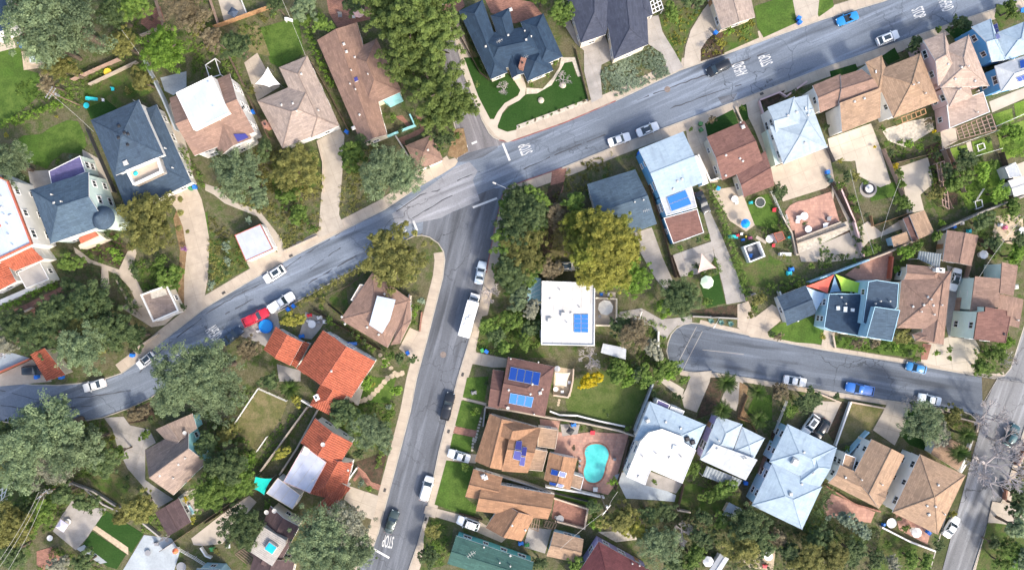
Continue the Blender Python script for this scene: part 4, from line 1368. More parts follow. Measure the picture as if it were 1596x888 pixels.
h = House('house', 'terracotta-tiled house with pale ridge above the curved stepping stones', 'terracotta house by stepping stones', 'white',
          [('gg', 4.8, .34, 'z8 460,508 278,775 655,975 822,722', 'terracotta'), ('gh', 4.5, .4, 'y1 430,100 345,262 478,330 610,120', 'terracotta'), ('gg', 3.4, .36, 'z8 135,483 50,640 230,752 318,590', 'terracotta'), ('ss', 2.6, .1, 'z8 235,740 320,585 370,600 275,770', 'terracotta')])
h.vents('z8 518,790').chimney('y1 390,215', .7, 1.0, .9, 'white', .5)
m = MB()
m.prism([tuple(W(t, 2.4)[:2]) for t in P('y1 590,135 640,170 610,275 535,215')], 0, .5)
h.part('front_step', m, M['bright'])
h = House('house', 'terracotta-tiled house with big pale flat roof section and lilac annexe', 'terracotta house with flat section', 'white',
          [('gg', 4.4, .34, 'y1 375,338 290,480 510,610 592,480', 'terracotta'), ('gh', 4.3, .34, 'y1 440,560 335,768 470,805 592,600', 'terracotta'), ('gh', 4.1, .32, 'y1 420,600 590,590 560,720 440,680', 'terracotta'),
           ('ff', 4.9, 0, 'y1 310,495 440,592 345,770 190,705', 'memlil', {'cop': 'pinkw'}), ('ff', 3.2, 0, 'y1 160,680 290,780 245,862 92,770', 'memlil', {'cop': 'cream'}), ('gg', 3.6, .34, 'y1 520,710 580,740 440,900 380,850', 'terracotta')])
h.put('satellite_dish', DISH, 'y1 425,485', 1, 1.3).vents('y1 565,637').pipes('y1 365,690')
roofbox(h, 'skylight', 'y1 315,498 345,515 325,552 295,540', 5.0, 'cream', .2)
h = House('house', 'white flat-roofed house with eight solar panels beside the yellow tree', 'white flat-roofed house', 'white', [('pp', 4.4, 0, 'b3 605,437 850,447 848,736 602,731', 'memb', {'rim': .18})])
h.solar('b3 752,590 820,590 820,675 752,674', 2, 4, 'solarl').vents('b3 645,520 740,585').put('roof_vent', VENT, 'b3 702,590 640,615', 0, 2.4).pipes('b3 780,560 722,630 780,460 690,480')
h = House('house', 'maroon-brown hip-roofed house with two banks of blue solar panels', 'maroon house with solar banks', 'cream',
          [('gh', 3.9, .34, 'y2 425,95 855,185 765,645 340,560', 'maroon'), ('gg', 3.3, .3, 'y2 285,210 390,225 340,575 240,550', 'maroon')])
h.solar('y2 448,182 728,238 706,365 425,308', 4, 1, 'solar').solar('y2 445,420 665,460 642,562 430,520', 3, 1, 'solarl').vents('y2 432,398 742,393 650,345 632,436').put('roof_vent', VENT, 'y2 720,425', .2, 1.6).put('satellite_dish', DISH, 'y2 425,562', 1).pipes('y2 705,140 450,110 665,618')
h = House('house', 'orange-brown cross-gabled house with violet solar panels left of the pool', 'orange-brown pool house', 'white',
          [('gg', 3.8, .46, 'c3 370,165 595,232 440,435 295,385'.replace('370,165 595,232 440,435 295,385', '365,167 295,385 440,430 480,205'), 'orange'), ('gg', 3.75, .46, 'c3 440,432 600,430 600,232 470,205'.replace('440,432 600,430 600,232 470,205', '420,432 540,440 600,232 470,205'), 'orange'), ('gh', 3.6, .44, 'c3 365,168 350,250 470,290 480,205'.replace('365,168 350,250', '350,250 365,168').replace('470,290 480,205', '595,232 570,300'), 'orange'),
           ('ff', 3.2, 0, 'c3 545,325 632,340 608,432 525,425', 'tanr', {'cop': 'tan'}), ('ff', 2.7, 0, 'c3 590,228 682,242 668,330 585,318', 'tanr', {'cop': 'tan'})])
h.solar('c3 487,292 515,292 510,385 470,372', 1, 2, 'solarp').solar('c3 516,318 538,322 525,408 500,403', 1, 2, 'solarp')
h = House('garage', 'orange-brown pool garage with dark solar panels', 'pool garage', 'white', [('gg', 3.0, .34, 'c3 640,345 768,375 740,515 615,475'.replace('768,375 740,515 615,475', '615,470 735,518 770,372'), 'orange'), ('ff', 2.5, 0, 'c3 740,440 800,460 785,520 725,500', 'tanr')], 'garage', win=False)
h.solar('c3 650,420 720,438 712,462 645,446', 2, 1, 'solar').solar('c3 642,480 708,494 700,508 640,492', 2, 1, 'solar')
h = House('house', 'orange-brown cross-gabled house between two front lawns, brick-red rear patio', 'orange-brown lawn house', 'white',
          [('gg', 3.8, .46, 'y3 225,495 250,310 745,390 700,540'.replace('225,495 250,310 745,390 700,540', '700,550 220,495 265,300 745,385'), 'orange'), ('gg', 3.7, .48, 'y3 285,605 520,695 610,520 430,460'.replace('285,605 520,695 610,520 430,460', '400,440 285,605 525,695 610,530'), 'orange'), ('gg', 3.3, .42, 'y3 150,400 205,220 300,250 245,425'.replace('150,400 205,220 300,250 245,425', '205,215 400,270 350,440 150,400'), 'orange')])
h.put('roof_vent', VENT, 'y3 285,270 270,262', .3, 2.2).vents('y3 462,590 550,620')
h = House('garage', 'tan gabled garage with light blue wall beside the small pergola', 'tan gabled garage', 'lblue', [('gg', 3.0, .34, 'y3 735,640 690,795 910,838 935,680'.replace('735,640 690,795 910,838 935,680', '690,795 908,840 938,682 740,632'), 'tanr')], 'garage')
h = House('house', 'long teal-green gabled house at the bottom edge', 'teal-roofed house', 'tealw', [('gg', 3.8, .34, 'y3 30,850 95,655 610,840 570,980'.replace('30,850 95,655 610,840 570,980', '570,1010 30,845 90,658 605,835'), 'tealr')])
h.put('aerial', AERIAL, 'y3 195,760', .6, 1.4).pipes('y3 450,855 380,832 275,730').vents('y3 450,790')
h = House('house', 'wine-red roofed house with violet walls cut by the bottom edge', 'wine-red house', 'lilac', [('hh', 4.6, .34, 'x5 65,415 470,640 250,1000 -160,760', 'wine')])
h.pipes('x5 325,580 380,595')
# ---- lower left
h = House('house', 'grey-brown gabled house with aqua end wall below the large grey-green tree', 'grey-brown aqua-walled house', 'aqua',
          [('gg', 3.6, .82, 'y7 240,585 415,410 320,215 88,345', 'taupe'), ('gg', 3.6, .7, 'y7 145,235 240,335 365,230 340,150', 'taupe')])
h.put('satellite_dish', DISH, 'y7 308,250', 1, 1.2).vents('y7 268,420 168,480').pipes('y7 245,490 308,385')
h = House('garage', 'plum-brown gabled garage at the end of the long curved drive', 'plum-brown garage', 'white', [('gg', 3.0, .3, 'x4 250,350 375,570 585,440 470,215', 'plum')], 'garage', door=(0, 3))
h = House('house', 'dark brown house with grey roof deck and turquoise hot tub at bottom', 'dark brown deck house', 'cream',
          [('gg', 4.2, .3, 'x4 1230,380 1120,890 1640,1010 1550,540'.replace('1230,380 1120,890 1640,1010 1550,540', '1330,290 1130,720 1380,900 1600,480'), 'plum'), ('gg', 4.0, .28, 'x4 1120,860 1400,830 1560,620 1600,1000'.replace('1120,860 1400,830 1560,620 1600,1000', '1100,1000 1180,740 1560,800 1500,1050'), 'plum')])
h.put('satellite_dish', DISH, 'x4 1305,335 1378,322', 1, 1.4)
dz = 5.9
dq = [tuple(W(t, dz)[:2]) for t in P('x4 1260,480 1475,610 1470,650 1345,850 1130,710')]
m = MB()
m.prism(inset(dq, .05), 3.2, dz - .12)
h.part('deck_base', m, M['greyc'])
ax_ = (Vector(dq[1]) - Vector(dq[0])).normalized()
prp = Vector((-ax_.y, ax_.x))
vals = [Vector(q).dot(prp) for q in dq]
n = 16
for k in range(n):
    lo, hi = min(vals) + (max(vals) - min(vals)) * k / n, min(vals) + (max(vals) - min(vals)) * (k + 1) / n
    c_ = clip_half(clip_half(dq, -prp.x, -prp.y, -(lo + .02)), prp.x, prp.y, hi - .02)
    if len(c_) > 2:
        m = MB()
        m.prism(c_, dz - .13, dz + random.uniform(0, .015))
        h.part('deck_board', m, M['deck'])
h = House('house', 'pale blue glazed-roof house cut by the bottom edge left of the brown deck', 'pale blue house at bottom edge', 'lblue', [('gg', 4.0, .25, 'x4 640,870 850,880 980,1060 560,1080', 'slate')])
# ---- lower right row
h = House('house', 'white and pale blue house with large white flat roof, below the lane drive', 'white-decked pale blue house', 'white',
          [('hh', 4.6, .24, 'y4 243,98 580,238 505,400 130,330'.replace('505,400 130,330', '500,420 150,330'), 'iceb'), ('ff', 5.9, 0, 'y4 315,262 440,310 450,345 520,390 438,590 250,510 235,540 215,600 100,548 185,340 235,285', 'memb', {'rim': .1}), ('ff', 4.0, 0, 'y4 290,85 365,118 352,145 280,115', 'bluer'), ('ff', 4.05, 0, 'y4 370,125 452,155 440,180 362,150', 'palew')])
h.put('roof_vent', VENT, 'y4 465,320 498,340', .3, 2.3, 0, 'dmetal').vents('y4 428,258 338,220 360,435 175,548').put('roof_vent', VENT, 'y4 228,212', .4, 1.8).panel('skylight', 'y4 380,358 405,362 400,392 376,385', 'sky_l', .2).pipes('y4 280,410 430,430 200,428')
h = House('house', 'pale blue gabled house with palms in front and grey lean-to behind', 'pale blue palm-front house', 'lilac',
          [('hh', 4.8, .24, 'y4 640,185 800,235 870,420 555,450'.replace('640,185 800,235 870,420 555,450', '545,445 650,185 800,235 740,400'), 'paleb'), ('hh', 4.7, .24, 'y4 800,250 935,318 860,460 745,400', 'paleb'), ('ss', 4.6, .22, 'y4 545,455 820,572 880,440 620,345'.replace('545,455', '550,450'), 'palew')])
h.pipes('y4 655,330 805,440 820,438').vents('y4 648,382')
m = MB()
lq = [W(t, 2.6) for t in P('y4 585,485 800,570 765,625 560,545')]
for k in range(12):
    a_, b_ = lq[0].lerp(lq[1], k / 12), lq[0].lerp(lq[1], (k + 1) / 12)
    c_, e_ = lq[3].lerp(lq[2], k / 12), lq[3].lerp(lq[2], (k + 1) / 12)
    md, me_ = (a_ + b_) / 2 + Vector((0, 0, .08)), (c_ + e_) / 2 + Vector((0, 0, .08))
    m.face([c_, me_, md, a_])
    m.face([me_, e_, b_, md])
h.part('lean_to_roof', m, M['corr'])
m = MB()
for q in (lq[2], lq[3]):
    m.tube((q.x, q.y, 0), q, .07, .07, 5)
h.part('lean_to_post', m, M['trim'])
h = House('house', 'largest pale blue hip-roofed house, with white roof unit, in the lower row', 'largest pale blue house', 'lblue',
          [('hh', 5.2, .24, 'y5 240,215 512,345 420,555 140,425', 'iceb'), ('hh', 5.15, .24, 'y5 155,432 430,562 320,798 42,665', 'iceb'), ('hg', 5.25, .24, 'y5 290,520 450,560 515,350 370,340'.replace('290,520 450,560 515,350 370,340', '300,540 420,560 512,350 375,340'), 'iceb')])
h.put('roof_vent', VENT, 'y5 275,420', D(-25), 3.2).vents('y5 330,370 382,487 318,545').put('roof_vent', VENT, 'y5 255,600', 0, 1.7)
h = House('house', 'tan L-shaped gabled house beside the red tiled terrace', 'tan gabled lower house', 'white',
          [('gg', 5.4, .34, 'y5 740,680 888,385 700,300 600,480'.replace('740,680 888,385 700,300 600,480', '465,540 745,682 800,560 530,440'), 'tanr'), ('gg', 5.5, .34, 'y5 745,682 888,388 705,298 600,500', 'tanr'), ('ff', 4.6, 0, 'y5 558,378 620,400 595,495 530,480', 'tanr')])
h.pipes('y5 645,520 758,547').vents('y5 560,510')
h = House('house', 'tan pyramid-hipped house at the corner of the right street', 'tan pyramid-hipped corner house', 'white', [('hh', 6.4, .38, 'y6 622,272 908,405 732,778 447,638', 'tanr')])
h.vents('y6 735,465 665,595 718,600').put('roof_vent', VENT, 'y6 675,650', .4, 1.3).pipes('y6 768,645')
h = House('garage', 'low tan garage between two palms by the right street', 'low tan garage', 'white', [('ss', 2.9, .06, 'y6 690,270 860,375 930,235 740,140', 'tanr')], 'garage', win=False)
# ---- small outbuildings
h = House('shed', 'small pale lilac shed behind the grey lean-to', '', 'cream', [('gg', 2.3, .2, 'y4 680,780 720,705 800,745 770,795', 'palew')], 'shed', win=False)
h = House('shed', 'shed with white and grey roof panels below the flat white house', '', 'white', [('ss', 2.4, .08, 'x8 -20,385 195,445 200,345 0,305', 'palew')], 'shed', win=False)
h = House('shed', 'narrow pale shed at the bottom edge right of the wine-red roof', '', 'white', [('gg', 2.3, .2, 'x5 925,640 1010,510 1078,550 1000,670', 'palew')], 'shed', win=False)
h = House('shed', 'red flat-roofed play shed beside the toy yard', '', 'pinkw', [('ff', 2.0, 0, 'x1 735,415 795,400 818,455 765,480', 'redb', {'cop': 'cor_red'})], 'shed', win=False)
h = House('shed', 'white metal sheds cut by the right edge below the bright lawns', '', 'white', [('gg', 2.8, .12, 'x6 580,270 710,230 760,360 630,405', 'memb'), ('ff', 2.5, 0, 'x6 555,165 640,120 690,230 590,250', 'palew')], 'shed', win=False)
h = House('carport', 'red-tiled carport roof at the left edge of the street', 'red-tiled carport', 'cream', [('ss', 2.8, .12, 'b1 140,775 215,898 308,868 212,745', 'terracotta')], 'carport', win=False)
# ------------------------------------------------------------------ trees, shrubs, hedges, ground cover
for k, (dk, lt, tr) in {'G': ((.10, .145, .075), (.26, .335, .175), .4), 'O': ((.11, .115, .030), (.28, .275, .085), .4), 'P': ((.06, .095, .024), (.18, .24, .06), .35), 'Q': ((.11, .135, .02), (.31, .33, .055), .4),
                        'Y': ((.16, .165, .03), (.40, .385, .075), .4), 'D': ((.046, .078, .03), (.13, .18, .068), .35), 'L': ((.085, .165, .02), (.25, .40, .06), .4),
                        'M': ((.065, .118, .022), (.195, .29, .06), .4), 'R': ((.12, .095, .055), (.24, .20, .12), .3), 'F': ((.34, .25, .01), (.68, .55, .02), .4),
                        'S': ((.13, .18, .11), (.30, .37, .26), .3), 'V': ((.2, .08, .22), (.4, .2, .4), .3), 'T': ((.16, .165, .115), (.32, .32, .235), .3)}.items():
    M['leaf' + k] = m_leaf('leaves_' + k, dk, lt, tr)

def leaf_mesh(name, cl, per, size, flat=.35, jit=.5, upb=.5, rng=RNG, mat='leafM'):
    """cl: array of clumps (x, y, z, r, tint); leaf blades are small four-cornered faces"""
    n = len(cl) * per
    c = np.repeat(cl, per, axis=0)
    d_ = rng.normal(size=(n, 3))
    d_ /= np.linalg.norm(d_, axis=1, keepdims=True)
    d_[:, 2] = np.where(rng.random(n) < upb, np.abs(d_[:, 2]), d_[:, 2])
    rad = c[:, 3:4] * (rng.random((n, 1)) ** .4)
    pos = c[:, :3] + d_ * rad * np.array([1, 1, 1 - flat])
    nrm = d_ * .7 + rng.normal(size=(n, 3)) * jit * .7 + np.array([0, 0, .75])
    nrm /= np.linalg.norm(nrm, axis=1, keepdims=True)
    ref = rng.normal(size=(n, 3))
    u = np.cross(nrm, ref)
    u /= np.linalg.norm(u, axis=1, keepdims=True)
    w = np.cross(nrm, u)
    sz = size * (.6 + .8 * rng.random((n, 1)))
    a = pos + u * sz
    b = pos + w * sz * .5 + nrm * sz * .15
    c2 = pos - u * sz
    e = pos - w * sz * .5 + nrm * sz * .15
    v = np.stack([a, b, c2, e], axis=1).reshape(-1, 3)
    me = bpy.data.meshes.new(name)
    me.vertices.add(4 * n)
    me.vertices.foreach_set('co', v.astype(np.float32).ravel())
    me.loops.add(4 * n)
    me.loops.foreach_set('vertex_index', np.arange(4 * n, dtype=np.int32))
    me.polygons.add(n)
    me.polygons.foreach_set('loop_start', np.arange(0, 4 * n, 4, dtype=np.int32))
    me.update(calc_edges=True)
    at = me.attributes.new('tint', 'FLOAT', 'FACE')
    at.data.foreach_set('value', np.clip(c[:, 4] + rng.normal(size=n) * .16, 0, 1).astype(np.float32))
    me.materials.append(M[mat])
    return me

def crown(kind, nb, nc, rng):
    """clump centres of a unit crown, resting between z=-.6 and z=.75"""
    out = []
    lobes = []
    for k in range(nb):
        a, r = rng.random() * 6.28, (rng.random() ** .5) * .62
        lobes.append((r * math.cos(a), r * math.sin(a), rng.uniform(-.25, .3) + .25 * (1 - r), rng.uniform(.30, .46), rng.uniform(.2, .8)))
    lobes.append((0, 0, .25, .45, .5))
    for k in range(nc):
        L = lobes[int(rng.integers(len(lobes)))]
        d_ = rng.normal(size=3)
        d_ /= np.linalg.norm(d_)
        if d_[2] < -.3:
            d_[2] *= -1
        far = rng.random() < .2
        q = L[3] * (rng.uniform(.95, 1.3) if far else .55 + .5 * rng.random())
        t = np.clip(L[4] + rng.normal() * .22, 0, 1)
        out.append((L[0] + d_[0] * q, L[1] + d_[1] * q, L[2] + d_[2] * q * .8, rng.uniform(.05, .1) if far else rng.uniform(.09, .17), t))
    return np.array(out)

def cone_crown(nc, rng):
    out = []
    for k in range(nc):
        t = rng.random()
        r = (1 - t) * .8 + .12
        a = rng.random() * 6.28
        out.append((r * math.cos(a), r * math.sin(a), -.8 + 2.0 * t, rng.uniform(.1, .2), np.clip(.5 + rng.normal() * .25, 0, 1)))
    return np.array(out)

def pine_crown(rng):
    out = []
    for k in range(46):
        a, e = rng.random() * 6.28, rng.uniform(-.25, 1.1)
        L = rng.uniform(.7, 1.05) * (1 - .35 * max(0, e))
        t0 = np.clip(.5 + rng.normal() * .2, 0, 1)
        for j in range(5):
            f = .25 + .75 * j / 4
            out.append((math.cos(a) * math.cos(e) * L * f + rng.normal() * .03, math.sin(a) * math.cos(e) * L * f + rng.normal() * .03, math.sin(e) * L * f - .1 + .12 * f * f, .15 - .06 * f, np.clip(t0 + .25 * (f - .5), 0, 1)))
    return np.array(out)

CROWN = {'big': [], 'airy': [], 'mid': [], 'shrub': [], 'pine': [], 'conifer': []}
for k in range(4):
    CROWN['big'].append(leaf_mesh('crown', crown('b', 15, 230, RNG), 64, .031))
for k in range(3):
    CROWN['airy'].append(leaf_mesh('crown', crown('a', 17, 280, RNG), 52, .027, .2, .8))
for k in range(4):
    CROWN['mid'].append(leaf_mesh('crown', crown('m', 9, 110, RNG), 54, .048))
for k in range(4):
    CROWN['shrub'].append(leaf_mesh('foliage', crown('s', 6, 56, RNG), 36, .085))
for k in range(3):
    CROWN['pine'].append(leaf_mesh('crown', pine_crown(RNG), 60, .030, .1, .6))
for k in range(2):
    CROWN['conifer'].append(leaf_mesh('crown', cone_crown(150, RNG), 30, .06))

def limbs(seed, n=7, twig=False):
    r = random.Random(seed)
    m = MB()
    m.tube((0, 0, 0), (.02, .01, .55), .07, .05, 8)
    for k in range(n):
        a = k * 2.4 + r.random()
        e = (math.cos(a) * r.uniform(.25, .45), math.sin(a) * r.uniform(.25, .45), r.uniform(.72, .95))
        b = (.02, .01, r.uniform(.38, .54))
        mid = tuple((b[i] * .5 + e[i] * .5) + (.05 if i == 2 else 0) for i in range(3))
        m.tube(b, mid, .036, .026, 6)
        m.tube(mid, e, .026, .01, 5)
    return m
TRUNK = [limbs(s).mesh('trunk', M['bark']) for s in range(3)]

def bare(seed, mat):
    r = random.Random(seed)
    m = MB()
    def grow(p, d_, L, rad, lev):
        q = p + d_ * L
        m.tube(p, q, max(rad, .0045), max(rad * .68, .0045), 5 if lev < 2 else 3, cap=False)
        if lev >= 5:
            return
        for k in range(4 if lev > 2 else 3):
            nd_ = (d_ + Vector((r.uniform(-1, 1), r.uniform(-1, 1), r.uniform(-.25, .5))) * (.85 if lev else 1.0)).normalized()
            grow(q if k else p.lerp(q, .7), nd_, L * r.uniform(.62, .85), rad * .6, lev + 1)
    m.tube((0, 0, -.1), (0, 0, .4), .045, .04, 7)
    for k in range(4):
        a = k * 1.57 + r.random()
        grow(Vector((0, 0, .35)), Vector((math.cos(a), math.sin(a), .9)).normalized(), .26, .034, 1)
    return m.mesh('branches', mat)
M['barkt'] = m_plain('pale_twigs', (.42, .38, .37), .95, .12, 2.0)
BARE = [bare(3, M['barkt']), bare(8, M['barkt'])]
fm = MB()                                               # one palm frond: a ribbed arching blade of leaflets
spine = [Vector((math.sin(t * 1.35) * 1.0, 0, .28 * math.sin(t * 2.2) - .42 * t * t)) for t in np.linspace(0, 1, 9)]
for i in range(8):
    fm.tube(spine[i], spine[i + 1], .022 - .002 * i, .02 - .002 * i, 4, cap=False)
for i in range(1, 9):
    for k in range(3):
        p = spine[i - 1].lerp(spine[i], k / 3)
        L = .34 * math.sin(min(1, .25 + i / 9) * 3.0) + .06
        for s in (-1, 1):
            tip = p + Vector((.22, s * L, -.10))
            fm.face([p, p + Vector((.05, 0, 0)), tip])
FROND = fm.mesh('frond', M['leafM'])
pt = MB()
for k in range(6):
    pt.tube((0, 0, k / 6), (.0, 0, (k + 1) / 6 + .01), .052 - .003 * k, .046 - .003 * k, 8)
PALMTRUNK = pt.mesh('trunk', M['bark'])

KIND = {'G': ('grey-green', 'airy'), 'O': ('olive-brown', 'big'), 'P': ('bright green pine', 'pine'), 'Y': ('yellow-green', 'big'), 'D': ('dark green', 'big'), 'L': ('lime green', 'big'), 'M': ('mid green', 'big'),
        'R': ('brownish', 'airy'), 'F': ('golden yellow flowering', 'mid'), 'S': ('silvery green', 'mid'), 'V': ('violet flowering', 'mid'), 'T': ('pale greyish', 'airy'), 'C': ('dark green conical', 'conifer'), 'Q': ('olive-yellow', 'big')}
PLANTS = []
def tree(s, r, k, h=None, name=None):
    """r: crown radius in survey pixels"""
    p = P(s)[0]
    R = r * S
    shrub = R < 1.75
    mid = R < 3.4
    if h is None:
        h = 2.0 * R if shrub else (1.0 + 1.6 * R if mid else 2.5 + 1.15 * R)
    cz = h - .62 * R
    c = W(p, max(cz, .5))
    wrd, cls = KIND[k]
    lk = 'D' if k == 'C' else k
    rz = random.random() * 6.28
    if shrub:
        o = bpy.data.objects.new(name or 'shrub', random.choice(CROWN['shrub']))
        o.location = (c.x, c.y, max(.55 * R, cz))
        o.rotation_euler.z = rz
        o.scale = (R, R * random.uniform(.9, 1.1), R * .95)
        link(o)
        setmat(o, M['leaf' + lk])
        tag(o, '', 'shrub', 'garden shrubs', p)
        PLANTS.append((o, p, ('small ' if R < .9 else '') + wrd + ' shrub'))
        return o
    t = Thing(name or ('pine_tree' if k == 'P' else 'tree'), (c.x, c.y, 0), '', 'tree', 'garden and hillside trees', p)
    if k == 'C':
        cl = CROWN['conifer']
    elif mid:
        cl = CROWN['mid']
    else:
        cl = CROWN[cls]
    R2 = R * 1.06
    t.inst('crown', random.choice(cl), (c.x, c.y, cz), (0, 0, rz), (R2, R2 * random.uniform(.92, 1.08), R * (.85 if k != 'C' else .8)), mat=M['leaf' + lk])
    t.inst('trunk', random.choice(TRUNK), (c.x, c.y, -.05), (0, 0, rz), (R * 1.3, R * 1.3, h * .95))
    PLANTS.append((t.o, p, ('large ' if R > 5.2 else ('small ' if R < 2.6 else '')) + wrd + (' tree' if k != 'P' else ' tree')))
    return t

def bare_tree(s, r, h, label):
    p = P(s)[0]
    c = W(p, h * .6)
    R = r * S
    t = Thing('bare_tree', (c.x, c.y, 0), label, 'tree', None, p)
    t.inst('branches', random.choice(BARE), (c.x, c.y, 0), (0, 0, random.random() * 6), (R * 1.25, R * 1.25, h))
    return t

def palm(s, r, h, label):
    p = P(s)[0]
    c = W(p, h)
    R = r * S
    t = Thing('palm_tree', (c.x, c.y, 0), label, 'palm tree', 'palm trees', p)
    t.inst('trunk', PALMTRUNK, (c.x, c.y, -.05), (0, 0, 0), (5, 5, h))
    for k in range(22):
        a = k * 2.399
        el = random.uniform(-.5, .15) if k > 7 else random.uniform(-1.0, -.5)
        t.inst('frond', FROND, (c.x, c.y, h - .1), (0, el, a), (R * random.uniform(.85, 1.1), R, R), mat=M['leafP' if k % 3 else 'leafM'])

def hedge(s, w, h, k, words, name='hedge'):
    pts = dens(P(s), 4.0)
    wl = [W(q) for q in pts]
    loc = wl[len(wl) // 2]
    cl = []
    for a in wl:
        for j in range(max(2, int(w * 3.2))):
            cl.append((a.x - loc.x + random.uniform(-.5, .5) * w, a.y - loc.y + random.uniform(-.5, .5) * w, random.uniform(.35, .95) * h, random.uniform(.25, .42), random.random()))
    o = bpy.data.objects.new(name, leaf_mesh(name, np.array(cl), 16, .13, mat='leaf' + k))
    o.location = (loc.x, loc.y, 0)
    link(o)
    tag(o, words, 'hedge', 'garden hedges', pts[len(pts) // 2])
    return o

def cover(name, words, polys, k, den, r0, r1, leaf=.14, per=14, hz=.5):
    """uncountable low growth over surveyed areas"""
    cl = []
    for s in polys:
        poly = [tuple(W(q)[:2]) for q in P(s)]
        x0, x1, y0, y1 = min(p[0] for p in poly), max(p[0] for p in poly), min(p[1] for p in poly), max(p[1] for p in poly)
        n = int((x1 - x0) * (y1 - y0) * den)
        ph = random.random() * 9
        for _ in range(n):
            x, y = random.uniform(x0, x1), random.uniform(y0, y1)
            if inside(poly, x, y) and math.sin(x * .9 + ph) + math.sin(y * 1.1 + x * .3) + random.uniform(-1.4, 1.4) > -.9:
                r = random.uniform(r0, r1)
                cl.append((x, y, r * hz + .03, r, min(1, max(0, .5 + .3 * math.sin(x * .5 + y * .37 + ph) + random.uniform(-.25, .25)))))
    if not cl:
        return
    o = bpy.data.objects.new(name, leaf_mesh(name, np.array(cl), per, leaf, .5, .6, .7, mat='leaf' + k))
    link(o)
    o['kind'] = 'stuff'
    o['label'] = words
    return o

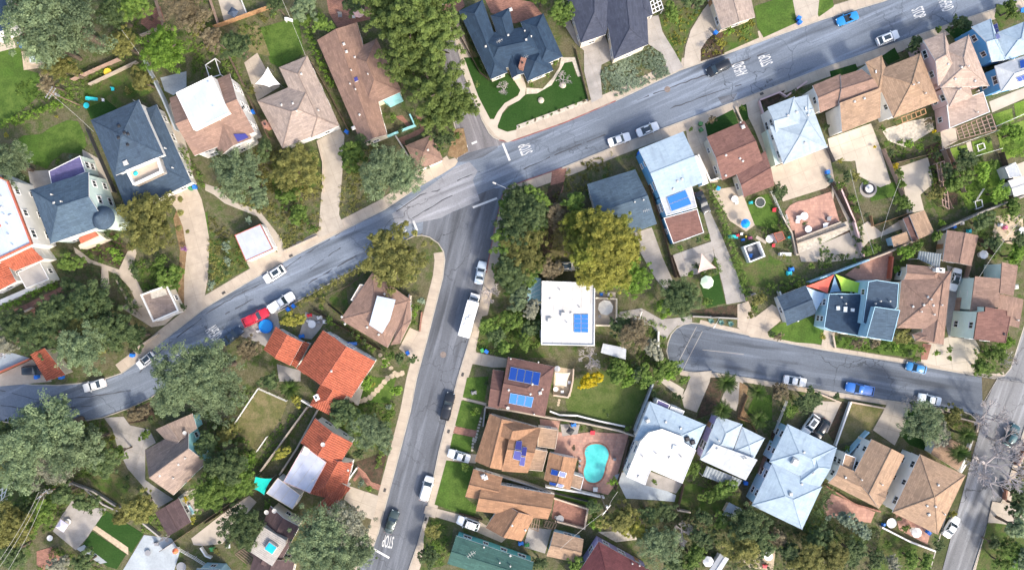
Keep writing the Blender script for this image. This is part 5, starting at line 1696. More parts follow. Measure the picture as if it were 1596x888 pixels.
# --- large and middling trees, surveyed one by one
for s, r, k, h in (
        ('a1 190,90', 58, 'G', 15), ('a1 330,120', 62, 'G', 15), ('a1 250,210', 36, 'G', 11), ('a1 300,320', 28, 'O', 8), ('a1 560,200', 27, 'O', 8), ('a1 760,235', 42, 'L', 9), ('a1 620,30', 30, 'M', 9), ('a1 860,60', 36, 'R', 9),
        ('a1 520,60', 28, 'D', 9), ('a1 50,760', 36, 'G', 9), ('a1 660,375', 24, 'O', 6), ('a1 130,30', 30, 'G', 12), ('a1 920,120', 22, 'O', 7), ('a1 230,390', 20, 'R', 6),
        ('a2 150,225', 25, 'D', 7), ('a2 540,110', 20, 'M', 6), ('a2 40,180', 24, 'R', 7), ('a2 470,30', 26, 'G', 8), ('a2 330,30', 16, 'D', 6), ('a2 470,100', 14, 'M', 5), ('a2 690,30', 18, 'D', 6),
        ('a2 420,790', 38, 'O', 6), ('a2 150,790', 44, 'G', 7), ('a2 270,690', 20, 'D', 5), ('a2 690,720', 26, 'M', 6), ('a2 820,790', 44, 'G', 10), ('a2 930,800', 34, 'G', 9), ('a2 730,650', 14, 'D', 5),
        ('a2 840,40', 46, 'P', 15), ('a2 930,120', 50, 'P', 17), ('a3 60,90', 50, 'P', 17), ('a3 120,190', 46, 'P', 16), ('a2 930,260', 46, 'P', 15), ('a3 40,280', 44, 'P', 14), ('a3 130,400', 48, 'P', 16), ('a3 190,490', 38, 'P', 13), ('a3 110,530', 32, 'P', 11), ('a3 260,480', 20, 'P', 9),
        ('a3 60,-10', 50, 'P', 16), ('a3 150,640', 20, 'D', 5), ('a3 600,0', 15, 'M', 5), ('a3 690,60', 22, 'M', 6), ('a3 690,10', 16, 'D', 5),
        ('a4 260,60', 18, 'M', 4), ('a4 370,0', 20, 'D', 5), ('a5 437,210', 16, 'D', 5), ('a5 650,110', 18, 'D', 4), ('a5 670,740', 24, 'D', 6), ('a5 640,840', 24, 'M', 6), ('a5 600,800', 16, 'D', 5), ('a5 760,800', 16, 'L', 4), ('a5 890,620', 18, 'L', 4), ('a5 880,50', 18, 'M', 4),
        ('b1 710,180', 47, 'O', 8), ('b1 330,360', 22, 'M', 6), ('b1 320,450', 17, 'D', 5), ('b1 430,540', 40, 'D', 9), ('b1 300,600', 38, 'D', 9), ('b1 520,650', 40, 'D', 9), ('b1 190,680', 34, 'D', 9), ('b1 410,680', 38, 'O', 9), ('b1 640,690', 24, 'D', 6), ('b1 80,640', 30, 'D', 8),
        ('b1 400,755', 40, 'G', 11), ('b1 30,720', 26, 'T', 7), ('b1 780,420', 22, 'M', 4), ('b1 740,350', 14, 'M', 3.4),
        ('b2 890,340', 50, 'O', 9), ('b2 820,250', 26, 'O', 8), ('b2 405,620', 20, 'Y', 5), ('b2 200,745', 20, 'R', 5), ('p 290,585', 48, 'G', 13), ('p 335,575', 46, 'G', 13), ('p 268,618', 32, 'G', 11), ('p 345,620', 40, 'G', 10), ('b2 380,50', 22, 'M', 4), ('b2 250,30', 26, 'G', 5), ('b2 440,130', 18, 'M', 4),
        ('b3 500,60', 28, 'D', 7), ('b3 450,120', 24, 'M', 6), ('b3 590,50', 24, 'M', 7), ('b3 570,210', 26, 'M', 7), ('b3 445,270', 26, 'M', 7), ('b3 440,340', 24, 'O', 6), ('b3 560,390', 24, 'M', 7), ('b3 500,460', 24, 'M', 6), ('b3 420,420', 20, 'M', 5), ('b3 600,150', 20, 'D', 6), ('b3 470,620', 20, 'M', 4), ('b3 560,660', 20, 'D', 4), ('b3 400,690', 16, 'D', 4), ('b3 500,180', 36, 'D', 8), ('b3 530,310', 36, 'O', 8), ('b3 470,400', 32, 'D', 8), ('b3 560,110', 28, 'D', 8), ('b3 500,520', 26, 'G', 7), ('b3 430,740', 16, 'M', 4), ('b3 530,720', 15, 'M', 4), ('b3 360,640', 18, 'M', 4), ('b3 560,560', 18, 'T', 6),
        ('b3 770,180', 30, 'Q', 9), ('b3 850,190', 36, 'Y', 12), ('b3 900,250', 38, 'Y', 13), ('b3 830,300', 34, 'Q', 12), ('b3 900,350', 40, 'Y', 12), ('b3 830,390', 30, 'Y', 10), ('b4 10,210', 34, 'Q', 11), ('b4 50,270', 30, 'Y', 10), ('b3 920,420', 28, 'Q', 9), ('b3 760,270', 24, 'Y', 9), ('b3 760,80', 24, 'M', 8), ('b4 80,420', 30, 'L', 8), ('b3 690,130', 26, 'R', 6), ('b3 640,380', 20, 'R', 5), ('b4 40,330', 24, 'Y', 8),
        ('b4 290,510', 34, 'D', 9), ('b4 240,560', 18, 'L', 5), ('b4 80,670', 28, 'R', 7), ('b4 20,640', 22, 'D', 6), ('b4 160,750', 22, 'T', 5), ('b4 210,850', 20, 'M', 4), ('b4 130,860', 16, 'M', 4), ('b4 400,530', 13, 'M', 4), ('x1 770,130', 14, 'D', 4), ('b4 660,520', 14, 'O', 3.6),
        ('b5 245,290', 15, 'M', 4), ('b5 400,310', 14, 'L', 4), ('b5 455,270', 13, 'M', 4), ('b5 535,240', 13, 'M', 4), ('b5 820,30', 19, 'L', 4.5), ('b5 890,95', 18, 'M', 4.5), ('b5 900,320', 20, 'L', 5), ('b5 760,165', 19, 'D', 5), ('b5 800,270', 18, 'D', 5), ('b5 800,770', 22, 'M', 5), ('b5 745,830', 18, 'M', 4), ('b5 860,720', 16, 'L', 4), ('b5 380,690', 15, 'O', 4), ('b5 540,30', 15, 'O', 4.5), ('b5 380,80', 14, 'M', 4),
        ('b5 250,730', 13, 'R', 3), ('b5 180,720', 13, 'R', 3), ('b5 920,250', 14, 'D', 5),
        ('c1 250,230', 58, 'G', 13), ('c1 150,290', 46, 'G', 12), ('c1 330,330', 48, 'G', 12), ('c1 120,400', 42, 'G', 11), ('c1 230,400', 40, 'T', 10), ('c1 480,380', 30, 'D', 8), ('c1 420,290', 26, 'G', 8), ('c1 560,340', 15, 'M', 5), ('c1 640,590', 30, 'O', 7), ('c1 400,580', 22, 'D', 5), ('c1 300,530', 26, 'D', 6),
        ('c1 50,690', 42, 'O', 9), ('c1 230,590', 24, 'M', 5), ('c1 170,650', 26, 'M', 5), ('c1 60,800', 28, 'D', 7), ('c1 400,850', 24, 'D', 5), ('c1 270,860', 20, 'T', 5), ('c1 0,420', 24, 'O', 6), ('c1 670,270', 12, 'M', 3.6), ('c1 640,170', 20, 'R', 3.4), ('c1 20,250', 22, 'D', 7), ('c1 560,640', 18, 'O', 5), ('c1 120,600', 18, 'D', 5),
        ('c2 90,400', 38, 'D', 9), ('c2 60,500', 34, 'M', 9), ('c2 160,470', 28, 'M', 7), ('c2 195,385', 17, 'L', 5), ('c2 20,560', 28, 'M', 7), ('c2 360,350', 15, 'Y', 4), ('c2 165,680', 34, 'D', 9), ('c2 655,170', 25, 'D', 7), ('c2 620,130', 16, 'D', 6), ('c2 780,240', 32, 'G', 8), ('c2 830,280', 22, 'G', 7), ('c2 700,350', 12, 'D', 4),
        ('c2 540,700', 46, 'G', 12), ('c2 650,680', 40, 'T', 11), ('c2 600,790', 48, 'G', 12), ('c2 690,790', 38, 'G', 11), ('c2 480,800', 36, 'G', 10), ('c2 110,250', 22, 'O', 5), ('c2 890,50', 13, 'L', 4), ('c2 750,20', 14, 'L', 4), ('c2 430,110', 13, 'Y', 4), ('c2 300,20', 18, 'D', 5), ('c2 20,300', 22, 'D', 6),
        ('c3 760,870', 17, 'M', 5), ('c3 840,590', 15, 'D', 5), ('c3 860,660', 14, 'L', 4), ('c3 920,650', 24, 'O', 6), ('c3 930,480', 9, 'L', 3), ('c3 90,820', 18, 'D', 4), ('c3 590,850', 14, 'D', 4), ('c3 100,700', 14, 'O', 3.5),
        ('c4 40,640', 26, 'O', 7), ('c4 90,700', 22, 'Y', 6), ('c4 190,770', 34, 'G', 8), ('c4 150,620', 20, 'D', 5), ('c4 230,610', 18, 'D', 5), ('c4 400,640', 17, 'D', 5), ('c4 350,420', 15, 'M', 4), ('c4 500,520', 22, 'M', 4.5), ('c4 420,540', 16, 'M', 4), ('c4 600,680', 36, 'D', 8), ('c4 570,770', 34, 'O', 8), ('c4 660,750', 26, 'D', 7), ('c4 350,830', 24, 'M', 6), ('c4 270,850', 20, 'D', 5), ('c4 480,660', 18, 'M', 5), ('c4 400,740', 22, 'D', 6),
        ('c4 890,100', 19, 'D', 5), ('c4 860,130', 16, 'D', 5), ('c4 800,150', 14, 'M', 4), ('c4 720,210', 9, 'D', 3), ('c4 880,830', 28, 'O', 7), ('c4 800,800', 22, 'D', 6), ('c4 930,760', 22, 'D', 6), ('c4 740,740', 20, 'R', 5), ('c4 760,60', 16, 'R', 4), ('c4 0,0', 16, 'M', 4), ('c4 60,20', 14, 'L', 4),
        ('c5 480,210', 36, 'G', 8), ('c5 540,260', 22, 'T', 6), ('c5 620,170', 18, 'O', 4), ('c5 910,530', 24, 'D', 6), ('c5 880,790', 20, 'M', 5), ('c5 940,820', 22, 'G', 6), ('c5 800,760', 14, 'D', 4), ('c5 840,850', 16, 'M', 4), ('c5 900,680', 26, 'G', 7), ('c5 940,600', 22, 'D', 6), ('c5 940,440', 14, 'R', 4), ('c5 60,830', 28, 'O', 7), ('c5 0,720', 20, 'D', 5), ('c5 130,660', 20, 'S', 4), ('c5 200,710', 15, 'S', 4), ('c5 150,800', 24, 'D', 6), ('c5 420,830', 18, 'M', 4), ('c5 270,830', 16, 'D', 5), ('c5 340,860', 16, 'T', 4), ('c5 490,850', 16, 'M', 4), ('c5 80,80', 8, 'D', 3), ('c5 540,760', 13, 'D', 3.5),
        ('y2 1190,320', 20, 'F', 3.6), ('x8 600,500', 16, 'M', 3.6), ('x8 560,570', 14, 'L', 3.4), ('x8 700,610', 11, 'M', 3), ('x8 380,620', 16, 'M', 4), ('x8 300,560', 16, 'D', 4), ('x8 130,520', 18, 'M', 4), ('x8 240,560', 13, 'L', 3.6)):
    tree(s, r, k, h)
# --- shrubs
for s, r, k in (('a3 553,388', 6.5, 'M'), ('a3 633,347', 6, 'M'), ('a3 668,293', 7.5, 'M'), ('b1 845,555', 7, 'D'), ('b1 685,355', 6, 'D'), ('b1 850,290', 6, 'V'), ('b1 630,385', 11, 'D'), ('b1 625,410', 10, 'D'), ('b1 450,270', 5, 'M'), ('b1 425,322', 5, 'M'), ('b1 470,340', 6, 'M'), ('b1 520,300', 10, 'L'), ('b1 545,330', 9, 'L'), ('b1 500,220', 8, 'D'), ('b1 540,240', 7, 'M'),
                ('b2 205,160', 7, 'S'), ('b2 105,400', 7, 'D'), ('b2 30,390', 6, 'D'), ('b2 100,280', 10, 'S'), ('b2 110,350', 9, 'S'), ('b2 30,460', 9, 'S'), ('b2 340,40', 8, 'L'), ('b2 495,200', 9, 'M'), ('b2 540,530', 7, 'O'), ('b2 540,560', 7, 'M'), ('b2 900,800', 12, 'D'), ('b2 860,780', 10, 'M'), ('b2 830,810', 10, 'L'),
                ('b3 20,560', 9, 'M'), ('b3 20,590', 7, 'L'), ('b3 15,630', 6, 'M'), ('b3 45,530', 8, 'S'), ('b3 10,800', 10, 'D'), ('a4 345,600', 5, 'M'), ('a4 440,557', 9, 'R'), ('a4 585,500', 6, 'M'), ('a4 820,420', 6, 'D'), ('a4 730,870', 8, 'D'), ('a4 290,190', 5, 'O'), ('a4 520,150', 9, 'L'), ('a4 480,200', 10, 'Y'), ('a4 600,140', 9, 'M'), ('a4 430,230', 8, 'R'),
                ('a5 550,145', 8, 'M'), ('a5 405,670', 10, 'L'), ('a5 295,595', 7, 'M'), ('a5 315,660', 6, 'M'), ('a5 330,710', 8, 'D'), ('a5 352,770', 7, 'F'), ('a5 375,800', 9, 'M'), ('a5 385,850', 10, 'M'), ('a5 460,680', 8, 'L'), ('a5 430,740', 5, 'D'), ('a5 545,640', 9, 'D'), ('a5 533,605', 5, 'F'), ('a5 540,720', 8, 'D'), ('a5 540,870', 12, 'O'), ('a5 130,820', 11, 'D'), ('a5 160,810', 10, 'O'), ('a5 100,855', 9, 'M'), ('a5 205,840', 7, 'M'), ('a5 25,590', 8, 'D'), ('a5 100,740', 6, 'Y'), ('a5 255,680', 4, 'F'), ('a5 505,560', 8, 'R'), ('a5 780,650', 8, 'D'), ('a5 800,760', 9, 'M'), ('a5 510,590', 7, 'T'),
                ('b5 150,60', 9, 'M'), ('b5 170,110', 7, 'M'), ('b5 175,250', 7, 'D'), ('b5 220,130', 6, 'D'), ('b5 210,310', 9, 'M'), ('b5 45,345', 8, 'D'), ('b5 105,330', 7, 'D'), ('b5 10,360', 5, 'D'), ('b5 420,95', 8, 'M'), ('b5 355,390', 9, 'L'), ('b5 420,770', 7, 'D'), ('b5 450,795', 7, 'M'), ('b5 470,755', 8, 'M'), ('b5 410,710', 9, 'M'), ('b5 350,750', 9, 'L'), ('b5 320,740', 8, 'M'), ('b5 12,690', 7, 'Y'), ('b5 95,700', 6, 'D'), ('b5 600,750', 7, 'M'), ('b5 605,795', 6, 'M'), ('b5 540,770', 7, 'L'), ('b5 570,170', 8, 'L'), ('b5 670,110', 6, 'D'), ('b5 110,740', 5, 'M'),
                ('b4 270,545', 8, 'L'), ('b4 220,590', 9, 'M'), ('b4 365,370', 7, 'D'), ('b4 345,400', 8, 'M'), ('b4 400,400', 8, 'M'), ('b4 450,390', 7, 'D'), ('b4 420,230', 8, 'M'), ('b4 380,245', 7, 'D'), ('b4 290,285', 7, 'M'), ('b4 250,280', 6, 'D'), ('b4 640,560', 9, 'M'), ('b4 620,590', 8, 'O'), ('b4 750,690', 9, 'R'), ('b4 720,680', 7, 'D'), ('b4 905,370', 7, 'M'), ('b4 940,350', 7, 'D'), ('b4 770,320', 5, 'Y'), ('b4 870,170', 5, 'D'),
                ('c1 700,195', 8, 'D'), ('c1 860,670', 8, 'Y'), ('c1 895,655', 8, 'Y'), ('c1 860,560', 6, 'F'), ('c1 590,460', 7, 'D'), ('c1 580,500', 5, 'D'), ('c1 520,280', 7, 'Y'), ('c2 850,130', 7, 'S'), ('c2 720,490', 8, 'S'), ('c2 750,510', 7, 'M'), ('c2 770,30', 7, 'Y'), ('c2 600,100', 8, 'M'), ('c2 60,800', 8, 'O'), ('c2 290,580', 9, 'M'), ('c2 400,60', 8, 'Y'),
                ('c3 310,150', 8, 'M'), ('c3 285,165', 6, 'L'), ('c3 245,405', 11, 'M'), ('c3 350,20', 6, 'D'), ('c3 355,180', 6, 'D'), ('c3 350,210', 5, 'D'), ('c3 750,320', 5, 'R'), ('c3 790,235', 5, 'M'), ('c3 770,390', 4, 'D'), ('c3 910,175', 4, 'D'), ('c3 830,570', 8, 'M'), ('c3 490,40', 4, 'M'),
                ('c4 55,230', 7, 'M'), ('c4 245,240', 4, 'M'), ('c4 170,70', 8, 'D'), ('c4 290,90', 7, 'D'), ('c4 270,85', 6, 'D'), ('c4 180,480', 6, 'M'), ('c4 900,60', 8, 'M'), ('c4 550,600', 9, 'M'), ('c4 330,700', 8, 'T'), ('c4 800,80', 6, 'O'), ('c5 615,630', 7, 'Y'), ('c5 400,690', 8, 'M'), ('c5 130,330', 6, 'M'), ('c5 45,640', 8, 'S'), ('c5 580,640', 6, 'D'), ('c5 365,650', 6, 'D'), ('c5 320,760', 8, 'M'),
                ('a1 175,770', 4, 'D'), ('a1 270,745', 5, 'M'), ('a1 325,725', 4, 'S'), ('a1 30,620', 6, 'Y'), ('a1 590,420', 7, 'O'), ('a1 260,540', 4, 'Y'), ('a2 20,215', 7, 'Y'), ('a2 215,415', 8, 'O'), ('a2 265,85', 9, 'O'), ('a2 60,410', 6, 'Y'), ('a2 440,680', 6, 'M'), ('a2 390,690', 6, 'M'), ('a2 870,550', 9, 'M'), ('a2 900,600', 7, 'D'), ('a2 940,410', 7, 'D'), ('a3 215,630', 8, 'M'), ('a3 30,560', 6, 'M'), ('a3 45,795', 5, 'M'),
                ('b2 820,740', 6, 'D'), ('z8 500,440', 7, 'M'), ('z8 530,460', 6, 'M'), ('z8 700,560', 6, 'M'), ('z8 660,540', 6, 'D'), ('z8 750,590', 6, 'D')):
    tree(s, r, k)
for q in range(9):
    f = q / 8
    tree('z2 %d,%d' % (720 + 660 * f, 710 - 260 * f), 2.4 + (q % 3) * .6, 'DMR'[q % 3])
for s, r, h, w in (('c5 800,410', 60, 8.5, 'big bare grey tree overhanging the right street'), ('c5 850,300', 40, 7, 'bare grey tree above the big bare one on the right street'), ('c5 780,190', 42, 6.5, 'bare twiggy tree at the corner of lane and right street'), ('b3 365,490', 24, 5.5, 'small bare grey tree beside the white motorhome'),
                   ('b3 830,790', 27, 5, 'bare grey tree below the white flat-roofed house'), ('a3 430,410', 16, 2.6, 'pale sculptural bare tree on the corner lawn left of the path'), ('a3 705,365', 17, 3.2, 'small bare white-stemmed tree on gravel ring of the corner lawn'),
                   ('c4 310,720', 26, 5, 'bare bluish tree in the dark garden below the white roof'), ('b5 870,800', 19, 4.2, 'bare grey tree beside the stepped mint-walled house'), ('b1 20,760', 20, 4.5, 'bare pale tree at the left edge above the red carport'), ('c5 420,110', 18, 4.4, 'bare thin tree by the drive of the tan lower house'),
                   ('x4 350,590', 10, 3, 'bare grey shrub-like tree by the blue-grey patio')):
    bare_tree(s, r, h, w)
for s, r, h, w in (('x8 1060,640', 17, 4.5, 'palm at the lane beside the second driveway, upper of two'), ('c4 490,150', 15, 4.6, 'palm in front of the pale blue palm-front house, lower of two'), ('c4 655,65', 14, 4.2, 'palm in the fenced orange-bordered garden, upper one'), ('c4 655,190', 15, 4.2, 'palm in the fenced orange-bordered garden, lower one'),
                   ('c5 680,265', 14, 4.5, 'palm on the corner lawn above the low tan garage'), ('c5 645,345', 16, 5, 'palm beside the low tan garage roof'), ('c2 390,50', 15, 4, 'yellow-green palm beside the dry lawn fence')):
    palm(s, r, h, w)
for s, w_, h, k, wd_ in (('a1 20,580 140,545 290,485', 1.6, 1.5, 'L', 'long bright hedge above the crescent lawn'), ('a2 470,150 530,270 590,400', 1.3, 2.0, 'L', 'tall lime hedge between beige and long brown houses'), ('b1 545,420 580,490 640,570', 1.6, 1.2, 'D', 'clipped dark hedge beside the garden path'),
                         ('b2 440,545 560,470 700,390 770,350', 1.5, 1.6, 'O', 'brownish hedge along the main street by the fork'), ('x1 290,90 350,250 400,400 440,560 490,680 540,850', 1.7, 2.0, 'M', 'long green hedge beside the narrow grey driveway'), ('b4 690,480 770,460 860,430', 1.8, 1.8, 'M', 'clipped hedge behind the blue-grey garage'),
                         ('x1 660,410 800,360', 1.8, 1.5, 'M', 'low hedge below the trampoline lawn'), ('y5 460,560 400,680 340,800 320,880', 2.2, 2.4, 'D', 'tall dark hedge right of the largest pale blue house'), ('b1 25,560 150,500 265,455', 1.4, 1.6, 'L', 'bright hedge below the red-tiled terrace'), ('a5 865,720 930,700 960,690', 1.6, 1.5, 'L', 'bright hedge at right edge above the white sheds'),
                         ('a1 850,690 900,780 945,860', 1.2, 1.6, 'M', 'clipped hedge between navy and brown deck houses'), ('y5 235,130 170,260 120,380', .9, 1.4, 'M', 'thin hedge along the white fence of the lower row'), ('c2 870,120 840,240 800,400', 1.0, 1.1, 'M', 'low hedge along the lower street pavement'), ('x2 60,850 -20,560 -60,440', .8, 1.2, 'D', 'thin hedge beside the pink terrace'),
                         ('a3 225,85 300,240 360,365', .5, .9, 'D', 'thin dark border hedge beside the big navy corner house'), ('b4 410,420 475,395 455,330', .8, 1.0, 'M', 'low hedge around the pink shade sail')):
    hedge(s, w_, h, k, wd_)
# --- ground growth nobody could count
cover('undergrowth', 'mixed low green hillside growth', ['a2 20,700 330,690 500,690 540,888 100,888', 'b2 60,0 540,0 530,200 370,300 320,180 110,50', 'b2 10,130 130,220 200,370 20,480', 'a2 640,680 760,650 930,760 800,888 640,888', 'b2 620,0 740,0 720,100 625,150'], 'O', 2.6, .25, .6)
cover('undergrowth', 'dark leafy growth on the left slope', ['b1 80,590 280,490 480,480 640,640 560,780 300,700 60,740', 'b1 260,300 340,290 460,370 480,470 300,470'], 'D', 2.4, .3, .7)
cover('undergrowth', 'green garden growth on the upper left lots', ['a1 80,380 380,330 560,290 380,500 300,480 60,580', 'a1 480,0 680,0 640,180 520,160', 'a1 780,0 947,0 947,350 880,200', 'a2 0,0 60,130 150,260 60,330 0,300', 'a2 130,130 330,60 250,240'], 'M', 2.2, .25, .55)
cover('undergrowth', 'patchy green growth between the left-hand houses', ['a1 560,160 700,150 680,280 560,290', 'a1 180,330 340,280 400,360 330,480 230,470', 'a2 0,330 120,260 200,400 150,420', 'b1 590,330 700,340 850,370 840,480 660,480', 'c2 130,230 250,340 350,190 480,120 470,160 300,400 240,470', 'a1 900,100 947,60 947,360 880,330', 'c1 560,560 720,600 760,720 650,720', 'c4 360,380 420,380 560,480 570,560 300,470', 'b5 0,230 60,310 190,320 180,380 0,400', 'a5 290,690 340,650 500,640 520,700 340,750', 'z5 1010,760 1100,740 1200,888 1010,888'], 'M', 2.6, .2, .5)
cover('ivy', 'pale ground cover beside the violet-navy house', ['a4 -40,270 145,208 215,255 245,345 0,445 a3 890,445 880,330 947,280'], 'S', 11.0, .22, .42)
cover('undergrowth', 'yellow-green flowering growth in the upper front gardens', ['a4 200,60 300,40 400,45 340,130 310,220 300,300 255,215 210,130', 'a4 390,285 390,230 420,185 490,135 640,85 660,175 500,245'], 'Y', 1.6, .2, .4)
cover('undergrowth', 'wild growth on the wooded corner lot', ['b3 440,60 490,0 630,0 640,300 600,420 540,440 400,480 430,250', 'b3 330,600 600,560 600,740 440,790 300,750', 'b4 0,560 230,640 240,860 0,888', 'x8 0,440 240,400 420,620 300,700 100,540'], 'M', 2.6, .25, .6)
cover('undergrowth', 'leafy growth on the lower left lots', ['c1 0,200 480,200 560,420 340,470 160,560 0,440', 'c1 100,560 330,480 330,570 240,700 160,760 0,888 0,620', 'c2 0,120 260,20 130,240 240,340 200,480 0,600', 'c1 160,880 250,780 420,830 500,888', 'c1 330,480 560,600 500,620 440,640 350,570'], 'M', 2.4, .25, .6)
cover('undergrowth', 'dark shaded growth along the bottom right lots', ['c4 100,570 280,600 640,620 880,720 940,800 940,888 250,888 90,700', 'c5 0,640 240,690 280,700 240,888 0,888'], 'D', 2.4, .25, .6)
cover('undergrowth', 'garden growth on the right-hand lots', ['a5 480,680 560,640 590,888 530,888', 'x6 60,60 320,90 480,130 400,400 200,500', 'b5 700,110 940,90 940,340 800,340 740,230', 'b5 130,40 200,50 200,320 160,330', 'c5 420,90 700,180 700,250 400,260', 'b5 60,700 330,710 460,730 450,790 60,740', 'b5 720,720 880,700 850,888 710,870'], 'M', 2.0, .2, .5)
cover('undergrowth', 'low planting of the front gardens by the fork', ['c2 500,60 700,120 870,120 830,330 640,300', 'z8 560,480 860,640 830,680 540,520', 'b1 370,290 500,210 590,270 560,370 420,330', 'b1 650,370 850,370 840,480 660,480', 'c3 90,650 200,680 170,860 70,880'], 'M', 2.4, .18, .42)
cover('undergrowth', 'dry scrubby growth beside the brick path', ['a3 720,780 947,700 a4 -20,780 a3 860,888 690,888', 'b3 600,100 700,0 780,40 700,160 690,420 610,420'], 'O', 2.2, .2, .5)
# ------------------------------------------------------------------ vehicles
CARS = {}
def car_parts(kind):
    if kind in CARS:
        return CARS[kind]
    d_ = {'sedan': (4.7, .92, 1.44, [(.42, .10), (-.30, -.62)], .93), 'suv': (4.75, .96, 1.70, [(.42, .16), (-.66, -.90)], 1.05), 'hatch': (4.1, .90, 1.48, [(.46, .12), (-.58, -.90)], .96),
          'van': (5.1, 1.0, 1.80, [(.58, .30), (-.78, -.95)], 1.08), 'pickup': (5.6, 1.0, 1.78, [(.40, .16), (-.14, -.20)], 1.08), 'open': (4.5, .90, 1.32, [(.36, .18), (-.30, -.36)], .92)}[kind]
    L, w, zr, ((fb, ft), (rt, rb)), zb = d_
    hl = L / 2
    k = zb / .93
    st = [(-1, .74, .42, .72, .76), (-.97, .88, .3, .84, .90), (-.85, .97, .22, .9, .97), (-.5, 1, .2, .92, 1.0), (0, 1, .2, .91, .98), (.4, 1, .2, .89, .96), (.6, .98, .2, .84, .91), (.85, .95, .22, .76, .82), (.96, .86, .28, .66, .70), (1, .7, .38, .58, .60)]
    rings = []
    for t, ww, z0, zs, zt in st:
        x, W_ = t * hl, ww * w
        zs, zt = zs * k, zt * k
        half = [(W_ * .82, z0), (W_, z0 + .14), (W_ * 1.0, zs - .12), (W_ * .95, zs), (W_ * .6, zt)]
        rings.append([(x, y, z) for y, z in half] + [(x, 0, zt + .012)] + [(x, -y, z) for y, z in half[::-1]])
    body = MB()
    body.loft(rings)
    if kind == 'pickup':                                    # open bed
        for y in (-w * .86, w * .86):
            body.box((-hl * .6, y, zb + .02), (hl * .76, .14, .22))
        body.box((-hl * .97, 0, zb + .02), (.1, w * 1.7, .22))
    bw, tw = w * .86, w * .74
    F0, F1, R1, R0 = fb * hl, ft * hl, rt * hl, rb * hl
    zt_ = zr - .04
    def pane(a, b, c, d2):
        m = MB()
        a, b, c, d2 = map(Vector, (a, b, c, d2))
        n = (b - a).cross(c - a).normalized() * .02
        m.add([a + n, b + n, c + n, d2 + n, a - n, b - n, c - n, d2 - n], [(0, 1, 2, 3), (7, 6, 5, 4), (0, 4, 5, 1), (1, 5, 6, 2), (2, 6, 7, 3), (3, 7, 4, 0)])
        return m
    z0 = zb - .06
    roof = MB()
    x0, x1 = R1, F1
    rr = []
    for x, ws, z in ((x0 - .06, .86, zt_ - .03), (x0 + .1, .98, zr), (x1 - .15, 1, zr), (x1 + .06, .92, zt_ - .03)):
        rr.append([(x, tw * ws, z - .04), (x, tw * ws * .9, z + .02), (x, 0, z + .045), (x, -tw * ws * .9, z + .02), (x, -tw * ws, z - .04), (x, 0, z - .06)])
    if kind != 'open':
        roof.loft(rr)
        for y in (-1, 1):
            for (xa, xb) in ((F0, F1), (R0, R1), ((F0 + R0) / 2 - .1, (F1 + R1) / 2 - .1)):
                roof.tube((xa, y * bw, z0), (xb, y * tw, zt_), .05, .045, 5)
    parts = [('body', body, 'paint', True), ('windscreen', pane((F0, -bw * .95, z0), (F0, bw * .95, z0), (F1, tw * .95, zt_), (F1, -tw * .95, zt_)), 'cglass', False)]
    if kind != 'open':
        parts += [('roof', roof, 'paint', True), ('rear_window', pane((R0, bw * .95, z0), (R0, -bw * .95, z0), (R1, -tw * .95, zt_), (R1, tw * .95, zt_)), 'cglass', False)]
        for y in (-1, 1):
            parts.append(('side_window', pane((F0, y * bw, z0), (R0, y * bw, z0), (R1, y * tw, zt_), (F1, y * tw, zt_)), 'cglass', False))
    else:
        seat = MB()
        for y in (-.38, .38):
            seat.box((-.05, y, .8), (.5, .5, .3))
            seat.box((-.35, y, 1.05), (.16, .5, .55))
        seat.box((-.2, 0, .97), (1.5, 1.36, .03))
        parts.append(('seats', seat, 'dmetal', False))
    if kind == 'pickup':
        bed = MB()
        bed.box((-hl * .6, 0, zb + .01), (hl * .74, w * 1.55, .04))
        parts.append(('bed', bed, 'rubber', False))
    for y in (-1, 1):
        hd = MB()
        hd.box((hl * .93, y * w * .62, .62 * k), (.3, .36, .14), .25 * -y)
        parts.append(('headlight', hd, 'sky_l', False))
        tl = MB()
        tl.box((-hl * .975, y * w * .66, .78 * k), (.12, .34, .16))
        parts.append(('tail_light', tl, 'kerbred', False))
        mi = MB()
        mi.box((F0 * .82, y * (w + .1), zb + .02), (.14, .2, .14))
        parts.append(('mirror', mi, 'paint', False))
    wheels = []
    for x in (-hl * .62, hl * .64):
        for y in (-1, 1):
            wheels.append((x, y * (w - .08)))
    meshes = []
    for nm, mb, mt, sm in parts:
        me = mb.mesh(nm, M['white_p'] if mt == 'paint' else M[mt], sm)
        if sm:
            try:
                me.set_sharp_from_angle(angle=.7)
            except Exception:
                pass
        meshes.append((nm, me, mt == 'paint'))
    CARS[kind] = (meshes, wheels, zr, (F1 + R1) / 2)
    return CARS[kind]
wm_ = MB()
wm_.tube((0, -.11, 0), (0, .11, 0), .33, .33, 14)
WHEEL = wm_.mesh('wheel', M['rubber'])
rm_ = MB()
rm_.tube((0, -.125, 0), (0, .125, 0), .2, .2, 10)
RIM = rm_.mesh('rim', M['metal'])
PAINTS = {}
def paint(col, metal=.0):
    if col not in PAINTS:
        PAINTS[col] = m_flat('car_paint', col, .28, metal, .6)
    return PAINTS[col]

